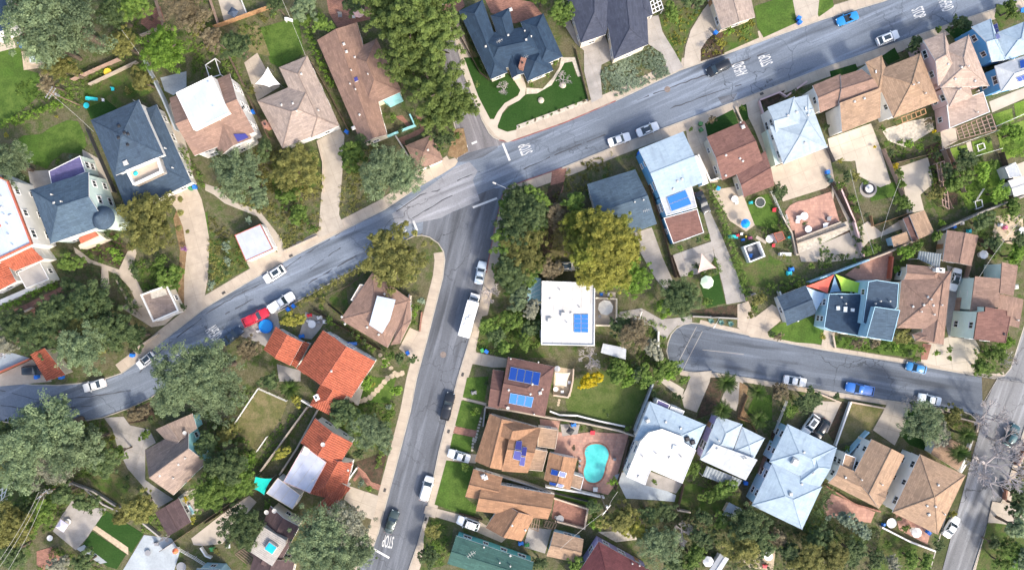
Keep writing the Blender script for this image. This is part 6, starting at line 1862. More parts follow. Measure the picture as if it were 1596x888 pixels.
def car(s, kind, col, label, z=ZR + .008, extra=None, scale=1.0, cat='car', name='parked_car'):
    """s: survey points of the rear and the front"""
    a, b = P(s)
    p = ((a[0] + b[0]) / 2, (a[1] + b[1]) / 2)
    A, B = W(a, .8), W(b, .8)
    rz = math.atan2(B.y - A.y, B.x - A.x)
    c = W(p, .8)
    t = Thing(name, (c.x, c.y, z), label, cat, 'cars parked or driving in the streets and drives', p, rz)
    t.o.scale = (scale,) * 3
    meshes, wheels, zr, xm = car_parts(kind)
    for nm, me, pt_ in meshes:
        o = bpy.data.objects.new(nm, me)
        link(o, t.o)
        if pt_:
            setmat(o, paint(col, .3 if max(col) < .4 else 0))
    for x, y in wheels:
        o = bpy.data.objects.new('wheel', WHEEL)
        o.location = (x, y, .33)
        link(o, t.o)
        r_ = bpy.data.objects.new('rim', RIM)
        link(r_, o)
    if extra == 'sunroof':
        m = MB()
        m.box((xm, 0, zr + .035), (1.35, .86, .03))
        o = bpy.data.objects.new('sunroof', m.mesh('sunroof', M['cglass']))
        link(o, t.o)
    if extra == 'rack':
        for x in (-.5, .5):
            m = MB()
            m.tube((xm + x, -.62, zr + .1), (xm + x, .62, zr + .1), .03, .03, 5)
            o = bpy.data.objects.new('roof_bar', m.mesh('roof_bar', M['dmetal']))
            link(o, t.o)
    if extra == 'shell':
        m = MB()
        hl = 2.8
        m.loft([[(x, y * q, zz) for y, zz in ((.95, .95), (.88, 1.72), (0, 1.8), (-.88, 1.72), (-.95, .95))] for x, q in ((-hl * .985, .96), (-hl * .9, 1), (-hl * .25, 1), (-hl * .21, .97))])
        o = bpy.data.objects.new('camper_shell', m.mesh('camper_shell', M['white_p']))
        link(o, t.o)
    return t
WH, BK, NV = (.78, .78, .77), (.018, .020, .024), (.02, .05, .13)
GND = .05
car('b2 358,380 276,432', 'suv', WH, 'white car with long dark glass roof driving down the main street', extra='sunroof')
car('b2 297,572 408,500', 'pickup', WH, 'long white pickup with camper shell parked behind the red pickup', extra='shell')
car('b2 182,630 283,580', 'pickup', (.50, .02, .04), 'red pickup parked on the main street')
car('b2 95,712 150,668', 'sedan', (.03, .05, .085), 'dark sedan parked half under the big grey-green tree')
car('b1 706,775 634,832', 'hatch', WH, 'small white car with black roof near the STOP letters', extra='sunroof')
car('c1 482,22 382,52', 'sedan', WH, 'white sedan on the bend of the main street')
car('b3 313,448 332,352', 'sedan', (.60, .68, .74), 'silver-blue sedan above the white motorhome', extra='rack')
car('c3 157,188 184,78', 'pickup', BK, 'black pickup parked on the lower street')
car('c3 60,558 86,468', 'van', WH, 'white van parked lowest on the lower street')
car('c3 268,375 178,348', 'sedan', WH, 'white sedan in the drive between two front lawns', GND)
car('c3 310,688 222,655', 'suv', WH, 'white car with black windows in the drive above the teal roof', GND, 'rack')
car('c2 842,712 876,620', 'suv', (.06, .085, .08), 'dark green car driving over the lower STOP letters', extra='rack')
car('a4 518,292 432,332', 'van', BK, 'black minivan parked near the AHEAD letters')
car('a4 -40,662 72,624', 'sedan', WH, 'white sedan parked left of its twin on the long street')
car('a4 102,614 192,578', 'sedan', WH, 'white sedan parked right of its twin, above the ice-blue roof', extra='sunroof')
car('a5 186,66 85,104', 'open', (.02, .22, .52), 'blue convertible parked at the top right')
car('a5 276,192 366,156', 'suv', WH, 'white car with long shadow at the upper right kerb', extra='sunroof')
car('b4 380,30 420,118', 'sedan', BK, 'black sedan in the narrow drive beside the solar panels', GND)
car('b5 640,388 618,474', 'sedan', WH, 'white sedan in the drive beside the brown complex-hipped house', GND, 'sunroof')
car('b5 502,850 404,826', 'hatch', (.04, .22, .48), 'blue hatchback parked at the lane below the brown house')
car('c4 775,8 880,26', 'sedan', WH, 'white sedan parked at the lane near the palms')
car('c5 238,62 142,44', 'pickup', (.03, .15, .48), 'blue pickup parked on the lane')
car('c5 560,112 468,92', 'sedan', (.66, .72, .76), 'silver sedan at the lane in tree shadow')
car('c5 868,312 916,222', 'suv', (.03, .09, .10), 'dark teal car on the far side of the right street')
car('c5 590,730 640,650', 'sedan', WH, 'white sedan parked on the right street by the pyramid-hipped house')
car('c4 916,192 876,246', 'suv', (.75, .76, .76), 'white car in the drive, left of the dark one', GND, 'sunroof')
car('y5 442,215 405,275', 'suv', BK, 'dark car in the drive, right of the white one', GND)
car('b1 126,850 178,848', 'suv', BK, 'black car beside the red-tiled carport', GND, None, .95)
car('b3 680,372 762,368', 'sedan', (.55, .50, .40), 'cream old car half hidden under the yellow tree', GND, 'sunroof')

p_ = P('b3 267,607')[0]
A, B = W(P('b3 242,695')[0], 2.9), W(P('b3 292,518')[0], 2.9)
c = (A + B) / 2
rz = math.atan2(B.y - A.y, B.x - A.x)
t = Thing('motorhome', (c.x, c.y, ZR + .008), 'long white motorhome parked on the lower street', 'motorhome', None, p_, rz)
L = (B - A).length
def raw(t, name, mb, mat, smooth=False, parent=None):
    o = bpy.data.objects.new(name, mb.mesh(name, mat, smooth))
    return link(o, parent or t.o)
m = MB()
m.loft([[(x, y * q, z) for y, z in ((1.15, .45), (1.2, .7), (1.2, 2.75), (1.1, 2.92), (-1.1, 2.92), (-1.2, 2.75), (-1.2, .7), (-1.15, .45))] for x, q in ((-L / 2, .97), (-L / 2 + .1, 1), (L / 2 - .9, 1), (L / 2 - .6, .97))])
raw(t, 'body', m, M['white_p'])
m = MB()
m.loft([[(x, y, z) for y, z in ((.95, .4), (1.0, 1.0), (.9, zt), (-.9, zt), (-1.0, 1.0), (-.95, .4))] for x, zt in ((L / 2 - .8, 1.75), (L / 2 - .2, 1.5), (L / 2 + .5, 1.15), (L / 2 + .9, 1.0))])
raw(t, 'cab', m, M['white_p'])
m = MB()
m.box((L / 2 - .1, 0, 1.55), (.5, 1.6, .4))
raw(t, 'windscreen', m, M['cglass'])
for x, y in ((-1.5, .3), (.4, -.2), (2.0, .2)):
    m = MB()
    m.box((x, y, 3.0), (.55, .55, .16), top=.85)
    raw(t, 'roof_vent', m, M['ventw'])
m = MB()
m.box((-.4, .1, 3.05), (1.0, .7, .28), top=.8)
raw(t, 'air_conditioner', m, M['trim'])
for x in (-L / 2 + 2, L / 2 - .1):
    for y in (-1.05, 1.05):
        o = bpy.data.objects.new('wheel', WHEEL)
        o.location = (x, y, .36)
        o.scale = (1.12,) * 3
        link(o, t.o)
# ------------------------------------------------------------------ fences and walls
FENCES = []
def fence(s, mat, h=1.7, kind='board', words=None, th=.07):
    pts = P(s)
    mid = dens(pts, 3.0)
    mp = mid[len(mid) // 2]
    c = W(mp)
    nm, cat = {'board': ('fence', 'fence'), 'rail': ('rail_fence', 'fence'), 'wall': ('garden_wall', 'wall')}[kind]
    t = Thing(nm, (c.x, c.y, 0), words or '', cat, 'garden fences and walls', mp)
    if not words:
        FENCES.append((t.o, mp, {'board': {'wood': 'weathered wooden fence', 'woodd': 'dark wooden fence', 'woodp': 'pinkish wooden fence', 'woodo': 'orange wooden fence', 'trim': 'white fence'}.get(mat, 'fence'),
                                 'rail': 'white rail fence' if mat == 'trim' else 'open rail fence', 'wall': {'white': 'white garden wall', 'cream': 'cream garden wall', 'greyc': 'grey garden wall', 'bluec': 'blue-grey garden wall', 'brick': 'brick garden wall', 'stone': 'sandstone garden wall', 'lblue': 'light blue garden wall', 'tan': 'tan garden wall', 'cor_red': 'red garden wall', 'aqua': 'turquoise garden wall', 'pinkw': 'pink garden wall', 'slab': 'pale garden wall'}.get(mat, 'garden wall')}[kind]))
    if kind == 'wall':
        wl = [tuple(W(q)[:2]) for q in pts]
        a, b = offset(wl, th * 1.6, False), offset(wl, -th * 1.6, False)
        a2, b2 = offset(wl, th * 2.2, False), offset(wl, -th * 2.2, False)
        m, m2 = MB(), MB()
        for i in range(len(wl) - 1):
            m.prism([a[i], a[i + 1], b[i + 1], b[i]], -.2, h - .06)
            m2.prism([a2[i], a2[i + 1], b2[i + 1], b2[i]], h - .06, h)
        t.part('wall', m, M[mat])
        t.part('coping', m2, M[mat])
        return t
    for a, b in zip(pts, pts[1:]):
        A, B = W(a), W(b)
        L = (B - A).length
        n = max(1, round(L / 2.4))
        rz = math.atan2(B.y - A.y, B.x - A.x)
        for k in range(n + 1):
            q = A.lerp(B, k / n)
            m = MB()
            m.box((q.x, q.y, h / 2 - .1), (.11, .11, h + .22), rz)
            t.part('post', m, M[mat])
            if k < n:
                e = A.lerp(B, (k + .5) / n)
                m = MB()
                l = L / n - .1
                if kind == 'board':
                    for j in range(7):
                        f = (j + .5) / 7 - .5
                        m.box((e.x + math.cos(rz) * f * l, e.y + math.sin(rz) * f * l, h / 2 + random.uniform(-.02, .02)), (l / 7 - .02, .035, h - .1), rz)
                    m.box((e.x, e.y, h - .3), (l, .06, .08), rz)
                else:
                    for zz in (.35, .7, 1.0):
                        m.box((e.x, e.y, zz * h), (l, .05, .09), rz)
                t.part('panel', m, M[mat])
    return t
for s, mt, h_, kd in (('a1 680,285 770,470 828,608', 'bluec', 1.8, 'wall'), ('a2 50,133 330,32', 'woodo', 1.8, 'board'), ('a2 28,0 70,125', 'woodp', 1.7, 'board'), ('a2 170,0 200,72', 'trim', 1.4, 'rail'), ('a2 120,270 185,400', 'wood', 1.8, 'board'), ('a2 205,450 300,640', 'wood', 1.7, 'board'), ('a2 500,300 580,440 665,605', 'wood', 1.7, 'board'),
                      ('a1 345,375 560,280', 'woodp', 1.6, 'board'), ('a1 420,395 640,290', 'slab', 1.0, 'wall'), ('a1 725,0 765,130', 'woodp', 1.7, 'board'), ('a1 655,170 760,130', 'slab', .9, 'wall'), ('a1 415,600 540,888', 'dtrim', 1.6, 'board'), ('a1 630,470 660,490 882,835', 'trim', 1.3, 'rail'), ('a3 190,100 320,340 360,372', 'woodd', 1.5, 'board'),
                      ('x7 0,200 180,125 265,95 220,0', 'aqua', 1.1, 'wall'), ('x7 95,180 210,360', 'greyc', 1.0, 'wall'), ('a3 760,230 820,470', 'wood', .9, 'board'), ('a4 660,465 750,430 780,450 875,380', 'pinkw', .8, 'wall'), ('a4 655,470 690,580', 'pinkw', .9, 'wall'), ('a4 550,500 580,565', 'slab', .6, 'wall'), ('a4 700,600 745,760', 'tan', 1.6, 'wall'), ('a4 370,720 425,840 470,825', 'white', 1.7, 'wall'),
                      ('b4 148,0 210,190 270,420', 'woodd', 1.7, 'board'), ('b4 255,320 290,420', 'wood', 1.5, 'board'), ('x1 20,590 60,720', 'wood', 1.5, 'board'), ('x1 710,130 800,340', 'trim', 1.4, 'rail'), ('x1 810,290 830,360', 'trim', 1.2, 'rail'), ('x1 860,400 888,560', 'wood', 1.6, 'board'), ('x1 540,850 600,830', 'greyc', 1.2, 'wall'), ('x8 330,30 290,140', 'trim', 1.2, 'rail'), ('x8 470,200 468,360', 'white', 1.2, 'wall'), ('b4 350,600 560,610', 'greyc', .8, 'wall'), ('x2 -20,560 60,700 100,880', 'slab', 1.1, 'wall'), ('x2 95,750 460,610', 'slab', .9, 'wall'), ('x2 100,790 520,640', 'slab', .8, 'wall'),
                      ('x2 390,290 560,610', 'woodd', 1.5, 'board'), ('x2 430,290 560,600 640,888', 'pinkw', 1.3, 'wall'), ('x2 800,20 970,410', 'woodp', 1.6, 'board'), ('x2 720,640 1010,540', 'woodo', 1.2, 'board'), ('x2 700,560 720,640', 'woodo', 1.2, 'board'), ('x2 870,140 1180,60', 'wood', 1.5, 'board'), ('x2 345,0 400,120', 'dtrim', 1.6, 'board'), ('z6 315,220 560,130 820,30', 'lblue', 1.9, 'wall'), ('z6 820,30 980,-30 1200,-130', 'tan', 1.9, 'wall'), ('x6 0,680 330,530 700,390', 'greyc', 1.9, 'wall'), ('z6 1030,0 1010,190', 'cor_red', 1.6, 'wall'), ('z6 60,300 75,340', 'white', 1.6, 'wall'),
                      ('x6 0,190 60,420 95,500', 'woodp', 1.6, 'board'), ('x6 30,20 110,220', 'woodp', 1.6, 'board'), ('x6 500,50 560,230 620,390', 'woodd', 1.8, 'board'), ('a5 560,695 820,605', 'trim', 1.1, 'rail'), ('a5 585,690 660,888', 'woodp', 1.4, 'board'), ('a5 640,745 830,690', 'trim', 1.1, 'rail'), ('x6 310,430 370,340', 'trim', .7, 'rail'),
                      ('z7 470,300 400,520 375,745', 'woodp', 1.7, 'board'), ('z7 535,130 620,230', 'woodd', 1.6, 'board'), ('z7 450,370 420,740', 'cream', 1.8, 'wall'), ('b5 60,690 70,745', 'slab', .8, 'wall'), ('b5 680,870 940,905', 'dtrim', .8, 'rail'),
                      ('c3 345,130 480,150 640,180 800,205 960,240 c4 85,265', 'slab', 1.6, 'wall'), ('y2 810,590 900,625 1060,630 1260,680 1500,730', 'white', .7, 'wall'), ('c3 345,135 335,220', 'greyc', 1.3, 'wall'), ('c3 415,445 530,480 660,525', 'greyc', 1.7, 'wall'), ('c3 660,525 840,570', 'dtrim', 1.5, 'board'), ('c3 660,550 815,600 800,690 665,655', 'tan', 1.0, 'wall'), ('c3 620,495 780,520 890,545', 'white', 1.5, 'wall'), ('c3 225,620 330,650', 'woodd', 1.1, 'board'), ('y2 1025,200 1020,300 1000,400 975,460 840,440', 'tan', 1.2, 'wall'),
                      ('c4 165,25 80,240', 'bluec', 1.6, 'wall'), ('y4 110,320 70,500 30,620', 'woodd', 1.7, 'board'), ('y4 400,740 480,755', 'slab', 1.2, 'wall'), ('y4 440,590 405,735', 'woodd', 1.6, 'board'), ('y5 225,85 160,250 105,415', 'trim', 1.4, 'rail'), ('y5 155,260 60,560 0,700', 'woodd', 1.6, 'board'), ('y4 985,300 920,440 810,750', 'wood', 1.6, 'board'), ('y4 825,60 780,180', 'woodo', .9, 'board'), ('y4 770,190 850,225 880,280', 'woodo', 1.0, 'board'), ('y5 580,90 495,330', 'white', 1.0, 'wall'), ('y5 580,90 770,125', 'tan', .8, 'wall'), ('y5 555,375 640,280 670,250', 'lblue', 1.6, 'wall'), ('y5 300,0 530,95', 'tan', .6, 'wall'),
                      ('y5 440,550 600,650 740,690', 'brick', 1.2, 'wall'), ('y6 365,720 540,810 700,870', 'white', 1.2, 'wall'), ('y6 460,630 640,720', 'cor_red', .9, 'wall'), ('y6 860,380 890,330', 'white', 1.0, 'wall'), ('y6 850,40 985,75 970,130', 'tan', .6, 'wall'), ('c5 690,300 640,430', 'white', .9, 'wall'), ('c5 860,470 850,560', 'brick', .9, 'wall'), ('c5 900,400 947,300', 'brick', 1.2, 'wall'),
                      ('c2 265,425 480,130', 'slab', 1.5, 'wall'), ('c2 350,442 430,320 525,145', 'slab', 1.2, 'wall'), ('c2 0,672 130,590 235,505', 'wood', 1.5, 'board'), ('c2 250,48 135,220', 'trim', 1.2, 'rail'), ('c2 250,48 380,105', 'trim', 1.2, 'rail'), ('c2 245,335 290,270', 'trim', 1.2, 'rail'), ('c2 645,495 705,410', 'white', 1.2, 'wall'), ('c2 450,100 500,130', 'white', 1.3, 'wall'), ('y7 185,870 640,560', 'wood', 1.5, 'board'),
                      ('x3 520,260 540,240 700,300 895,425', 'greyc', .9, 'wall'), ('x3 640,290 770,400 880,450', 'greyc', .6, 'wall'), ('x4 150,430 310,560', 'greyc', 1.0, 'wall'), ('x4 480,670 640,760 830,880', 'trim', 1.3, 'rail'), ('x4 690,665 740,740 790,760', 'white', .9, 'wall'), ('b1 160,560 0,640', 'slab', .9, 'wall'), ('b1 0,860 150,795', 'cor_red', 1.0, 'wall'), ('b1 630,750 735,680', 'slab', .6, 'wall'), ('b1 540,430 600,545 655,600', 'slab', .4, 'wall'),
                      ('z8 270,300 480,280 640,200 760,110', 'woodd', 1.2, 'rail'), ('z8 400,365 560,460 860,640', 'woodd', 1.6, 'board'), ('z8 500,330 600,410', 'woodd', 1.2, 'board'), ('z8 1060,260 1035,380', 'white', 1.0, 'wall'), ('z8 1145,380 1130,515', 'brick', .5, 'wall'), ('b3 850,515 945,520 945,642 850,640', 'cream', 1.5, 'wall'), ('b2 365,300 520,230', 'slab', .5, 'wall'), ('a2 520,650 545,750 545,888', 'slab', .5, 'wall'),
                      ('a5 735,240 800,210', 'woodd', 1.5, 'board'), ('a5 800,590 870,560 960,520', 'trim', 1.1, 'rail')):
    fence(s, mt, h_, kd)

# ------------------------------------------------------------------ poles, lamps, wires
def pole(s, h, label, arms=2, rz=.6):
    p = P(s)[0]
    c = W(p, h)
    t = Thing('utility_pole', (c.x, c.y, 0), label, 'utility pole', None, p)
    m = MB()
    m.tube((c.x, c.y, -.3), (c.x, c.y, h), .16, .11, 10)
    t.part('pole', m, M['wood'])
    for k in range(arms):
        z = h - .3 - k * .9
        m = MB()
        dx, dy = math.cos(rz) * 1.25, math.sin(rz) * 1.25
        m.tube((c.x - dx, c.y - dy, z), (c.x + dx, c.y + dy, z), .07, .07, 4)
        t.part('crossarm', m, M['metal'])
        for f in (-.9, -.4, .4, .9):
            m = MB()
            m.tube((c.x + dx * f, c.y + dy * f, z + .05), (c.x + dx * f, c.y + dy * f, z + .3), .05, .03, 6)
            t.part('insulator', m, M['ventw'])
    m = MB()
    m.tube((c.x + .3, c.y, h - 2.6), (c.x + .3, c.y, h - 1.6), .26, .26, 10)
    t.part('transformer', m, M['metal'])
    return Vector((c.x, c.y, h - .2))
P1 = pole('a1 222,424', 9.5, 'utility pole above the crescent lawn with wires to navy roof', 2, 1.0)
P2 = pole('x3 300,335', 9.5, 'utility pole among the lower left trees', 2, .75)
P3 = pole('c3 905,612', 9.5, 'utility pole right of the red patio near the wine-red house', 1, .9)
def wire(a, b, sag, label, p):
    m = MB()
    a, b = Vector(a), Vector(b)
    pv = a
    for k in range(1, 13):
        f = k / 12
        q = a.lerp(b, f) - Vector((0, 0, sag * 4 * f * (1 - f)))
        m.tube(pv, q, .022, .022, 4, cap=False)
        pv = q
    single('overhead_wire', m, M['ventw'], label, 'wire', 'overhead wires', p)
wire(P1, W(P('a1 432,608')[0], 6), .5, 'wire from the upper left pole down to the navy pyramid roof', P('a1 330,520')[0])
wire(W(P('a1 562,140')[0], 8), W(P('a1 735,385')[0], 5), .4, 'wire crossing the lime tree beside the blue-grey wall', P('a1 640,260')[0])
wire(W(P('a2 355,0')[0], 8), W(P('a2 462,258')[0], 4.2), .5, 'wire down to the beige hip roof', P('a2 400,120')[0])
for k, (u, w_) in enumerate((('x3 0,810', 'lowest'), ('x3 0,860', 'middle'), ('x3 60,888', 'right-hand'))):
    wire(P2 + Vector((.5 * (k - 1), -.5 * (k - 1), 0)), W(P(u)[0], 9), .8, w_ + ' of three wires at the lower left', P('x3 150,620')[0])
wire(P3, W(P('c3 690,790')[0], 4.2), .5, 'wire from the pole to the tan gabled garage', P('c3 800,700')[0])
wire(P3, W(P('y4 50,640')[0], 8), .5, 'wire from the pole up past the bluish patio', P('c3 930,560')[0])
wire(W(P('x6 710,560')[0], 8), W(P('z7 550,370')[0], 5.4), .6, 'wire crossing the shaded yard to the mint-walled house', P('x6 600,680')[0])
wire(W(P('x2 550,180')[0], 5), W(P('x2 740,860')[0], 7), .5, 'wire over the fountain garden, left one', P('x2 650,560')[0])
wire(W(P('x2 960,260')[0], 5), W(P('x2 800,740')[0], 6), .5, 'wire over the fountain garden, right one', P('x2 870,500')[0])
def lamp(s, h, dx, dy, label):
    p = P(s)[0]
    c = W(p)
    t = Thing('street_lamp', (c.x, c.y, 0), label, 'street lamp', 'street lamps', p)
    m = MB()
    m.lathe((c.x, c.y, -.1), [(.2, 0), (.2, .3), (.09, .4), (.06, h)], 8)
    t.part('pole', m, M['metal'])
    m = MB()
    m.tube((c.x, c.y, h - .2), (c.x + dx * .5, c.y + dy * .5, h + .15), .05, .045, 6)
    m.tube((c.x + dx * .5, c.y + dy * .5, h + .15), (c.x + dx, c.y + dy, h + .2), .045, .04, 6)
    t.part('arm', m, M['metal'])
    m = MB()
    rz = math.atan2(dy, dx)
    m.box((c.x + dx * 1.15, c.y + dy * 1.15, h + .2), (.75, .32, .16), rz, 0, .7)
    t.part('lamp_head', m, M['ventw'])
lamp('x7 1045,665', 6.5, -1.9, .8, 'street lamp at the corner kerb of the fork')
lamp('x8 930,75', 6, -.9, -1.4, 'street lamp at the head of the cul-de-sac lane')

# ------------------------------------------------------------------ garden things
def bins(s, col, label, n=1):
    for k, p in enumerate(P(s)):
        c = W(p, 1)
        rz = random.uniform(0, 1.5)
        t = Thing('wheelie_bin', (c.x, c.y, .04), label if isinstance(label, str) else label[k], 'bin', 'wheelie bins', p)
        mt = m_flat('bin_plastic', col, .5)
        m = MB()
        m.box((c.x, c.y, .55), (.58, .64, -.9 if False else .95), rz, 0, 1.12)
        t.part('body', m, mt)
        m = MB()
        m.box((c.x, c.y, 1.07), (.72, .8, .1), rz, 0, .85)
        t.part('lid', m, mt)
        m = MB()
        ca, sa = math.cos(rz), math.sin(rz)
        m.tube((c.x - sa * -.42 - ca * .3, c.y + ca * -.42 - sa * .3, .95), (c.x - sa * -.42 + ca * .3, c.y + ca * -.42 + sa * .3, .95), .03, .03, 5)
        t.part('handle', m, mt)
BL, GR = (.015, .16, .62), (.05, .16, .05)
bins('a1 895,862', BL, 'blue bin at the foot of the navy pyramid-roofed house')
bins('a1 876,868', (.04, .2, .1), 'dark green bin left of the blue bin by the navy house')
bins('a2 650,607', BL, 'blue bin between beige house and long brown house')
bins('a2 219,514', BL, 'blue bin beside the white-gabled deck house')
bins('a4 461,149', BL, 'blue bin by the pale beige house at the top')
bins('a4 850,101 846,82', BL, ['blue bin at the upper driveway, lower of two', 'blue bin at the upper driveway, upper of two'])
bins('a4 392,570 394,598', GR, ['dark green bin by the red-brown house drive, upper one', 'light green bin by the red-brown house drive, lower one'])
bins('a4 108,708', BL, 'blue bin at the front corner of the ice-blue house')
bins('b1 606,780', BL, 'blue bin at the street near the small white car')
bins('b2 405,553 380,568', BL, ['blue bin behind the white camper pickup, right one', 'blue bin behind the white camper pickup, left one'])
bins('b3 349,762', BL, 'blue bin beside the drive above the solar-bank house')
bins('b3 330,757', (.05, .3, .08), 'green bin beside the blue bin above the solar-bank house')
bins('b5 653,636', BL, 'blue bin beside the mint wall by the driveway')
bins('x2 370,198', BL, 'blue bin at the edge of the bright concrete yard')
bins('x2 376,232 395,268', (.05, .12, .12), ['dark bin just below the blue bin of the yard', 'teal-grey bin lowest at the edge of the yard'])
bins('z3 775,573', (.01, .3, .6), 'bright blue low bin behind the red-brown house')
bins('b2 932,769', BL, 'blue bin on the drive by the street fork house')
bins('y6 680,768', BL, 'blue bin beside the pyramid-hipped corner house')
bins('b1 165,880 278,882', BL, ['blue bin behind the black car at the carport', 'blue bin right of the red carport'])
bins('b4 85,262', BL, 'blue bin under the yellow tree by the slate-blue house')
bins('x6 145,640', BL, 'blue bin behind the brown gabled garage')
bins('y4 822,590', BL, 'blue bin beside the pale blue palm-front house')

def parasol(s, r, mat, label, h=2.5, n=8):
    p = P(s)[0]
    c = W(p, h)
    t = Thing('parasol', (c.x, c.y, .04), label, 'parasol', 'garden parasols', p)
    m = MB()
    m.tube((c.x, c.y, 0), (c.x, c.y, h + .1), .035, .035, 6)
    t.part('pole', m, M['metal'])
    m = MB()
    top = (c.x, c.y, h + .25)
    ring = [(c.x + r * math.cos(6.283 * k / n + .2), c.y + r * math.sin(6.283 * k / n + .2), h - .25) for k in range(n)]
    for k in range(n):
        m.face([top, ring[k], ring[(k + 1) % n]])
        lo = [tuple(q[:2]) + (q[2] - .12,) for q in (ring[k], ring[(k + 1) % n])]
        m.face([ring[k], lo[0], lo[1], ring[(k + 1) % n]])
    t.part('canopy', m, mat)
    m = MB()
    m.lathe((c.x, c.y, .7), [(.1, -.65), (.1, 0), (.55, 0), (.55, .05)], 14)
    t.part('table', m, M['deck'])
cl = lambda c: m_plain('cloth', c, .9, .06, 2)
parasol('a2 705,53', 1.2, cl((.62, .42, .42)), 'faded pink parasol on the red brick patio at the top')
parasol('b3 900,560', 1.55, cl((.48, .47, .44)), 'grey octagonal parasol on the deck of the white flat-roofed house')
parasol('b4 422,443', 1.35, cl((.55, .66, .50)), 'pale green parasol on the dark turf lawn')
parasol('b4 600,172', .95, cl((.01, .25, .75)), 'bright blue parasol in the toy yard')
parasol('y6 605,768', 1.05, cl((.70, .66, .62)), 'white parasol on the terrace below the pyramid-hipped house')
parasol('x3 450,565', 1.3, cl((.60, .58, .74)), 'pale lilac parasol at the patio edge lower left', 2.4, 4)
parasol('a2 125,55', 1.15, cl((.05, .07, .11)), 'dark parasol on the concrete yard at the top', 2.3, 4)
parasol('x5 920,575', 1.1, cl((.66, .68, .70)), 'white parasol near the bottom edge by the narrow shed', 2.4, 8)
parasol('y2 1000,780', .9, cl((.05, .05, .05)), 'black parasol on the round court left of the pool', 2.2, 4)
parasol('x4 432,715', .62, cl((.75, .20, .09)), 'small orange parasol on the blue-grey patio', 1.9, 8)
parasol('z7 585,228', .9, cl((.7, .7, .7)), 'small white parasol beside the shaded yard fence', 2.2, 8)

def sail(s, zs, mat, label, name='shade_sail'):
    ps = P(s)
    zs = list(zs)
    q = [W(p, z) for p, z in zip(ps, zs)]
    cen = sum(q, Vector()) / len(q)
    t = Thing(name, (cen.x, cen.y, 0), label, 'shade sail', 'shade sails', (sum(p[0] for p in ps) / len(ps), sum(p[1] for p in ps) / len(ps)))
    m = MB()
    N = 6
    rim = []
    for i in range(len(q)):
        a, b = q[i], q[(i + 1) % len(q)]
        for k in range(N):
            f = k / N
            pt_ = a.lerp(b, f)
            rim.append(pt_.lerp(cen, .22 * 4 * f * (1 - f) * .6) - Vector((0, 0, .2 * f * (1 - f))))
    n = len(rim)
    inner = [p_.lerp(cen, .5) - Vector((0, 0, .12)) for p_ in rim]
    c0 = cen - Vector((0, 0, .18))
    m.add(rim + inner + [c0], [(i, (i + 1) % n, n + (i + 1) % n, n + i) for i in range(n)] + [(n + i, n + (i + 1) % n, 2 * n) for i in range(n)])
    t.part('cloth', m, mat, None, True)
    for i, v in enumerate(q):
        m = MB()
        m.tube((v.x, v.y, 0), v, .05, .05, 6)
        t.part('post', m, M['metal'])
sail('a2 288,310 345,390 295,402 230,388', (3.4, 2.6, 2.6, 3.2), M['cloth_w'], 'white star-shaped shade sail beside the beige house')
sail('x1 238,555 340,655 210,690', (2.8, 2.5, 2.5), cl((.60, .42, .37)), 'pale pink triangular shade sail by the turf lawn')
sail('z6 312,255 555,155 500,318', (3.2, 3.6, 3.2), cl((.62, .13, .09)), 'coral red triangular sail above the garage court')
sail('z6 565,150 835,240 795,320 620,300', (3.7, 3.4, 3.2, 3.1), cl((.40, .62, .08)), 'lime green sail, largest over the court')
sail('z6 560,165 615,305 515,315', (3.0, 2.7, 2.7), cl((.22, .36, .50)), 'slate blue sail between the red and lime sails')
sail('z6 315,260 505,320 400,470', (2.6, 2.6, 2.4), cl((.45, .58, .70)), 'pale blue sail beside the blue-grey garage')
sail('y2 858,235 1000,240 965,370 855,360', (2.7, 2.6, 2.5, 2.7), cl((.62, .55, .42)), 'beige square sail on the terrace of the solar-bank house')
sail('y1 0,740 30,675 125,685 80,780', (2.6, 2.7, 2.8, 2.6), cl((.01, .55, .46)), 'turquoise-green canopy beside the lilac annexe', 'canopy')

# pool
pp = P('c3 800,345 812,315 850,303 890,310 912,335 915,365 900,400 893,440 880,470 850,487 815,480 798,455 797,425 808,400 808,370')
def smoothpoly(p, it=2):
    for _ in range(it):
        o = []
        for i in range(len(p)):
            a, b = p[i], p[(i + 1) % len(p)]
            o += [(a[0] * .75 + b[0] * .25, a[1] * .75 + b[1] * .25), (a[0] * .25 + b[0] * .75, a[1] * .25 + b[1] * .75)]
        p = o
    return p
pw = [tuple(W(q)[:2]) for q in smoothpoly(pp)]
pc = W(P('c3 855,395')[0])
t = Thing('swimming_pool', (pc.x, pc.y, 0), 'kidney-shaped turquoise swimming pool with brick-edged terrace', 'swimming pool', None, P('c3 855,395')[0])
m = MB()
m.prism(pw, 0, .085)
wt, n, b = new_mat('pool_water')
gpos = world_pos(n)
n.links.new(mix(n, noise(n, gpos, .5, 3), (.05, .42, .40), (.09, .55, .52)), b.inputs['Base Color'])
b.inputs['Roughness'].default_value = .08
bump(n, b, noise(n, gpos, 2.2, 3, .5, .2, .8), .35, .08)
t.part('water', m, wt)
out = inset(pw, -.32)
inn = inset(pw, .02)
for k in range(0, len(pw), 2):
    j = (k + 2) % len(pw)
    k1 = k + 1
    m = MB()
    m.prism([inn[k], inn[k1], inn[j], out[j], out[k1], out[k]], 0, .13 + random.uniform(0, .008))
    t.part('coping', m, M['brick'])
m = MB()
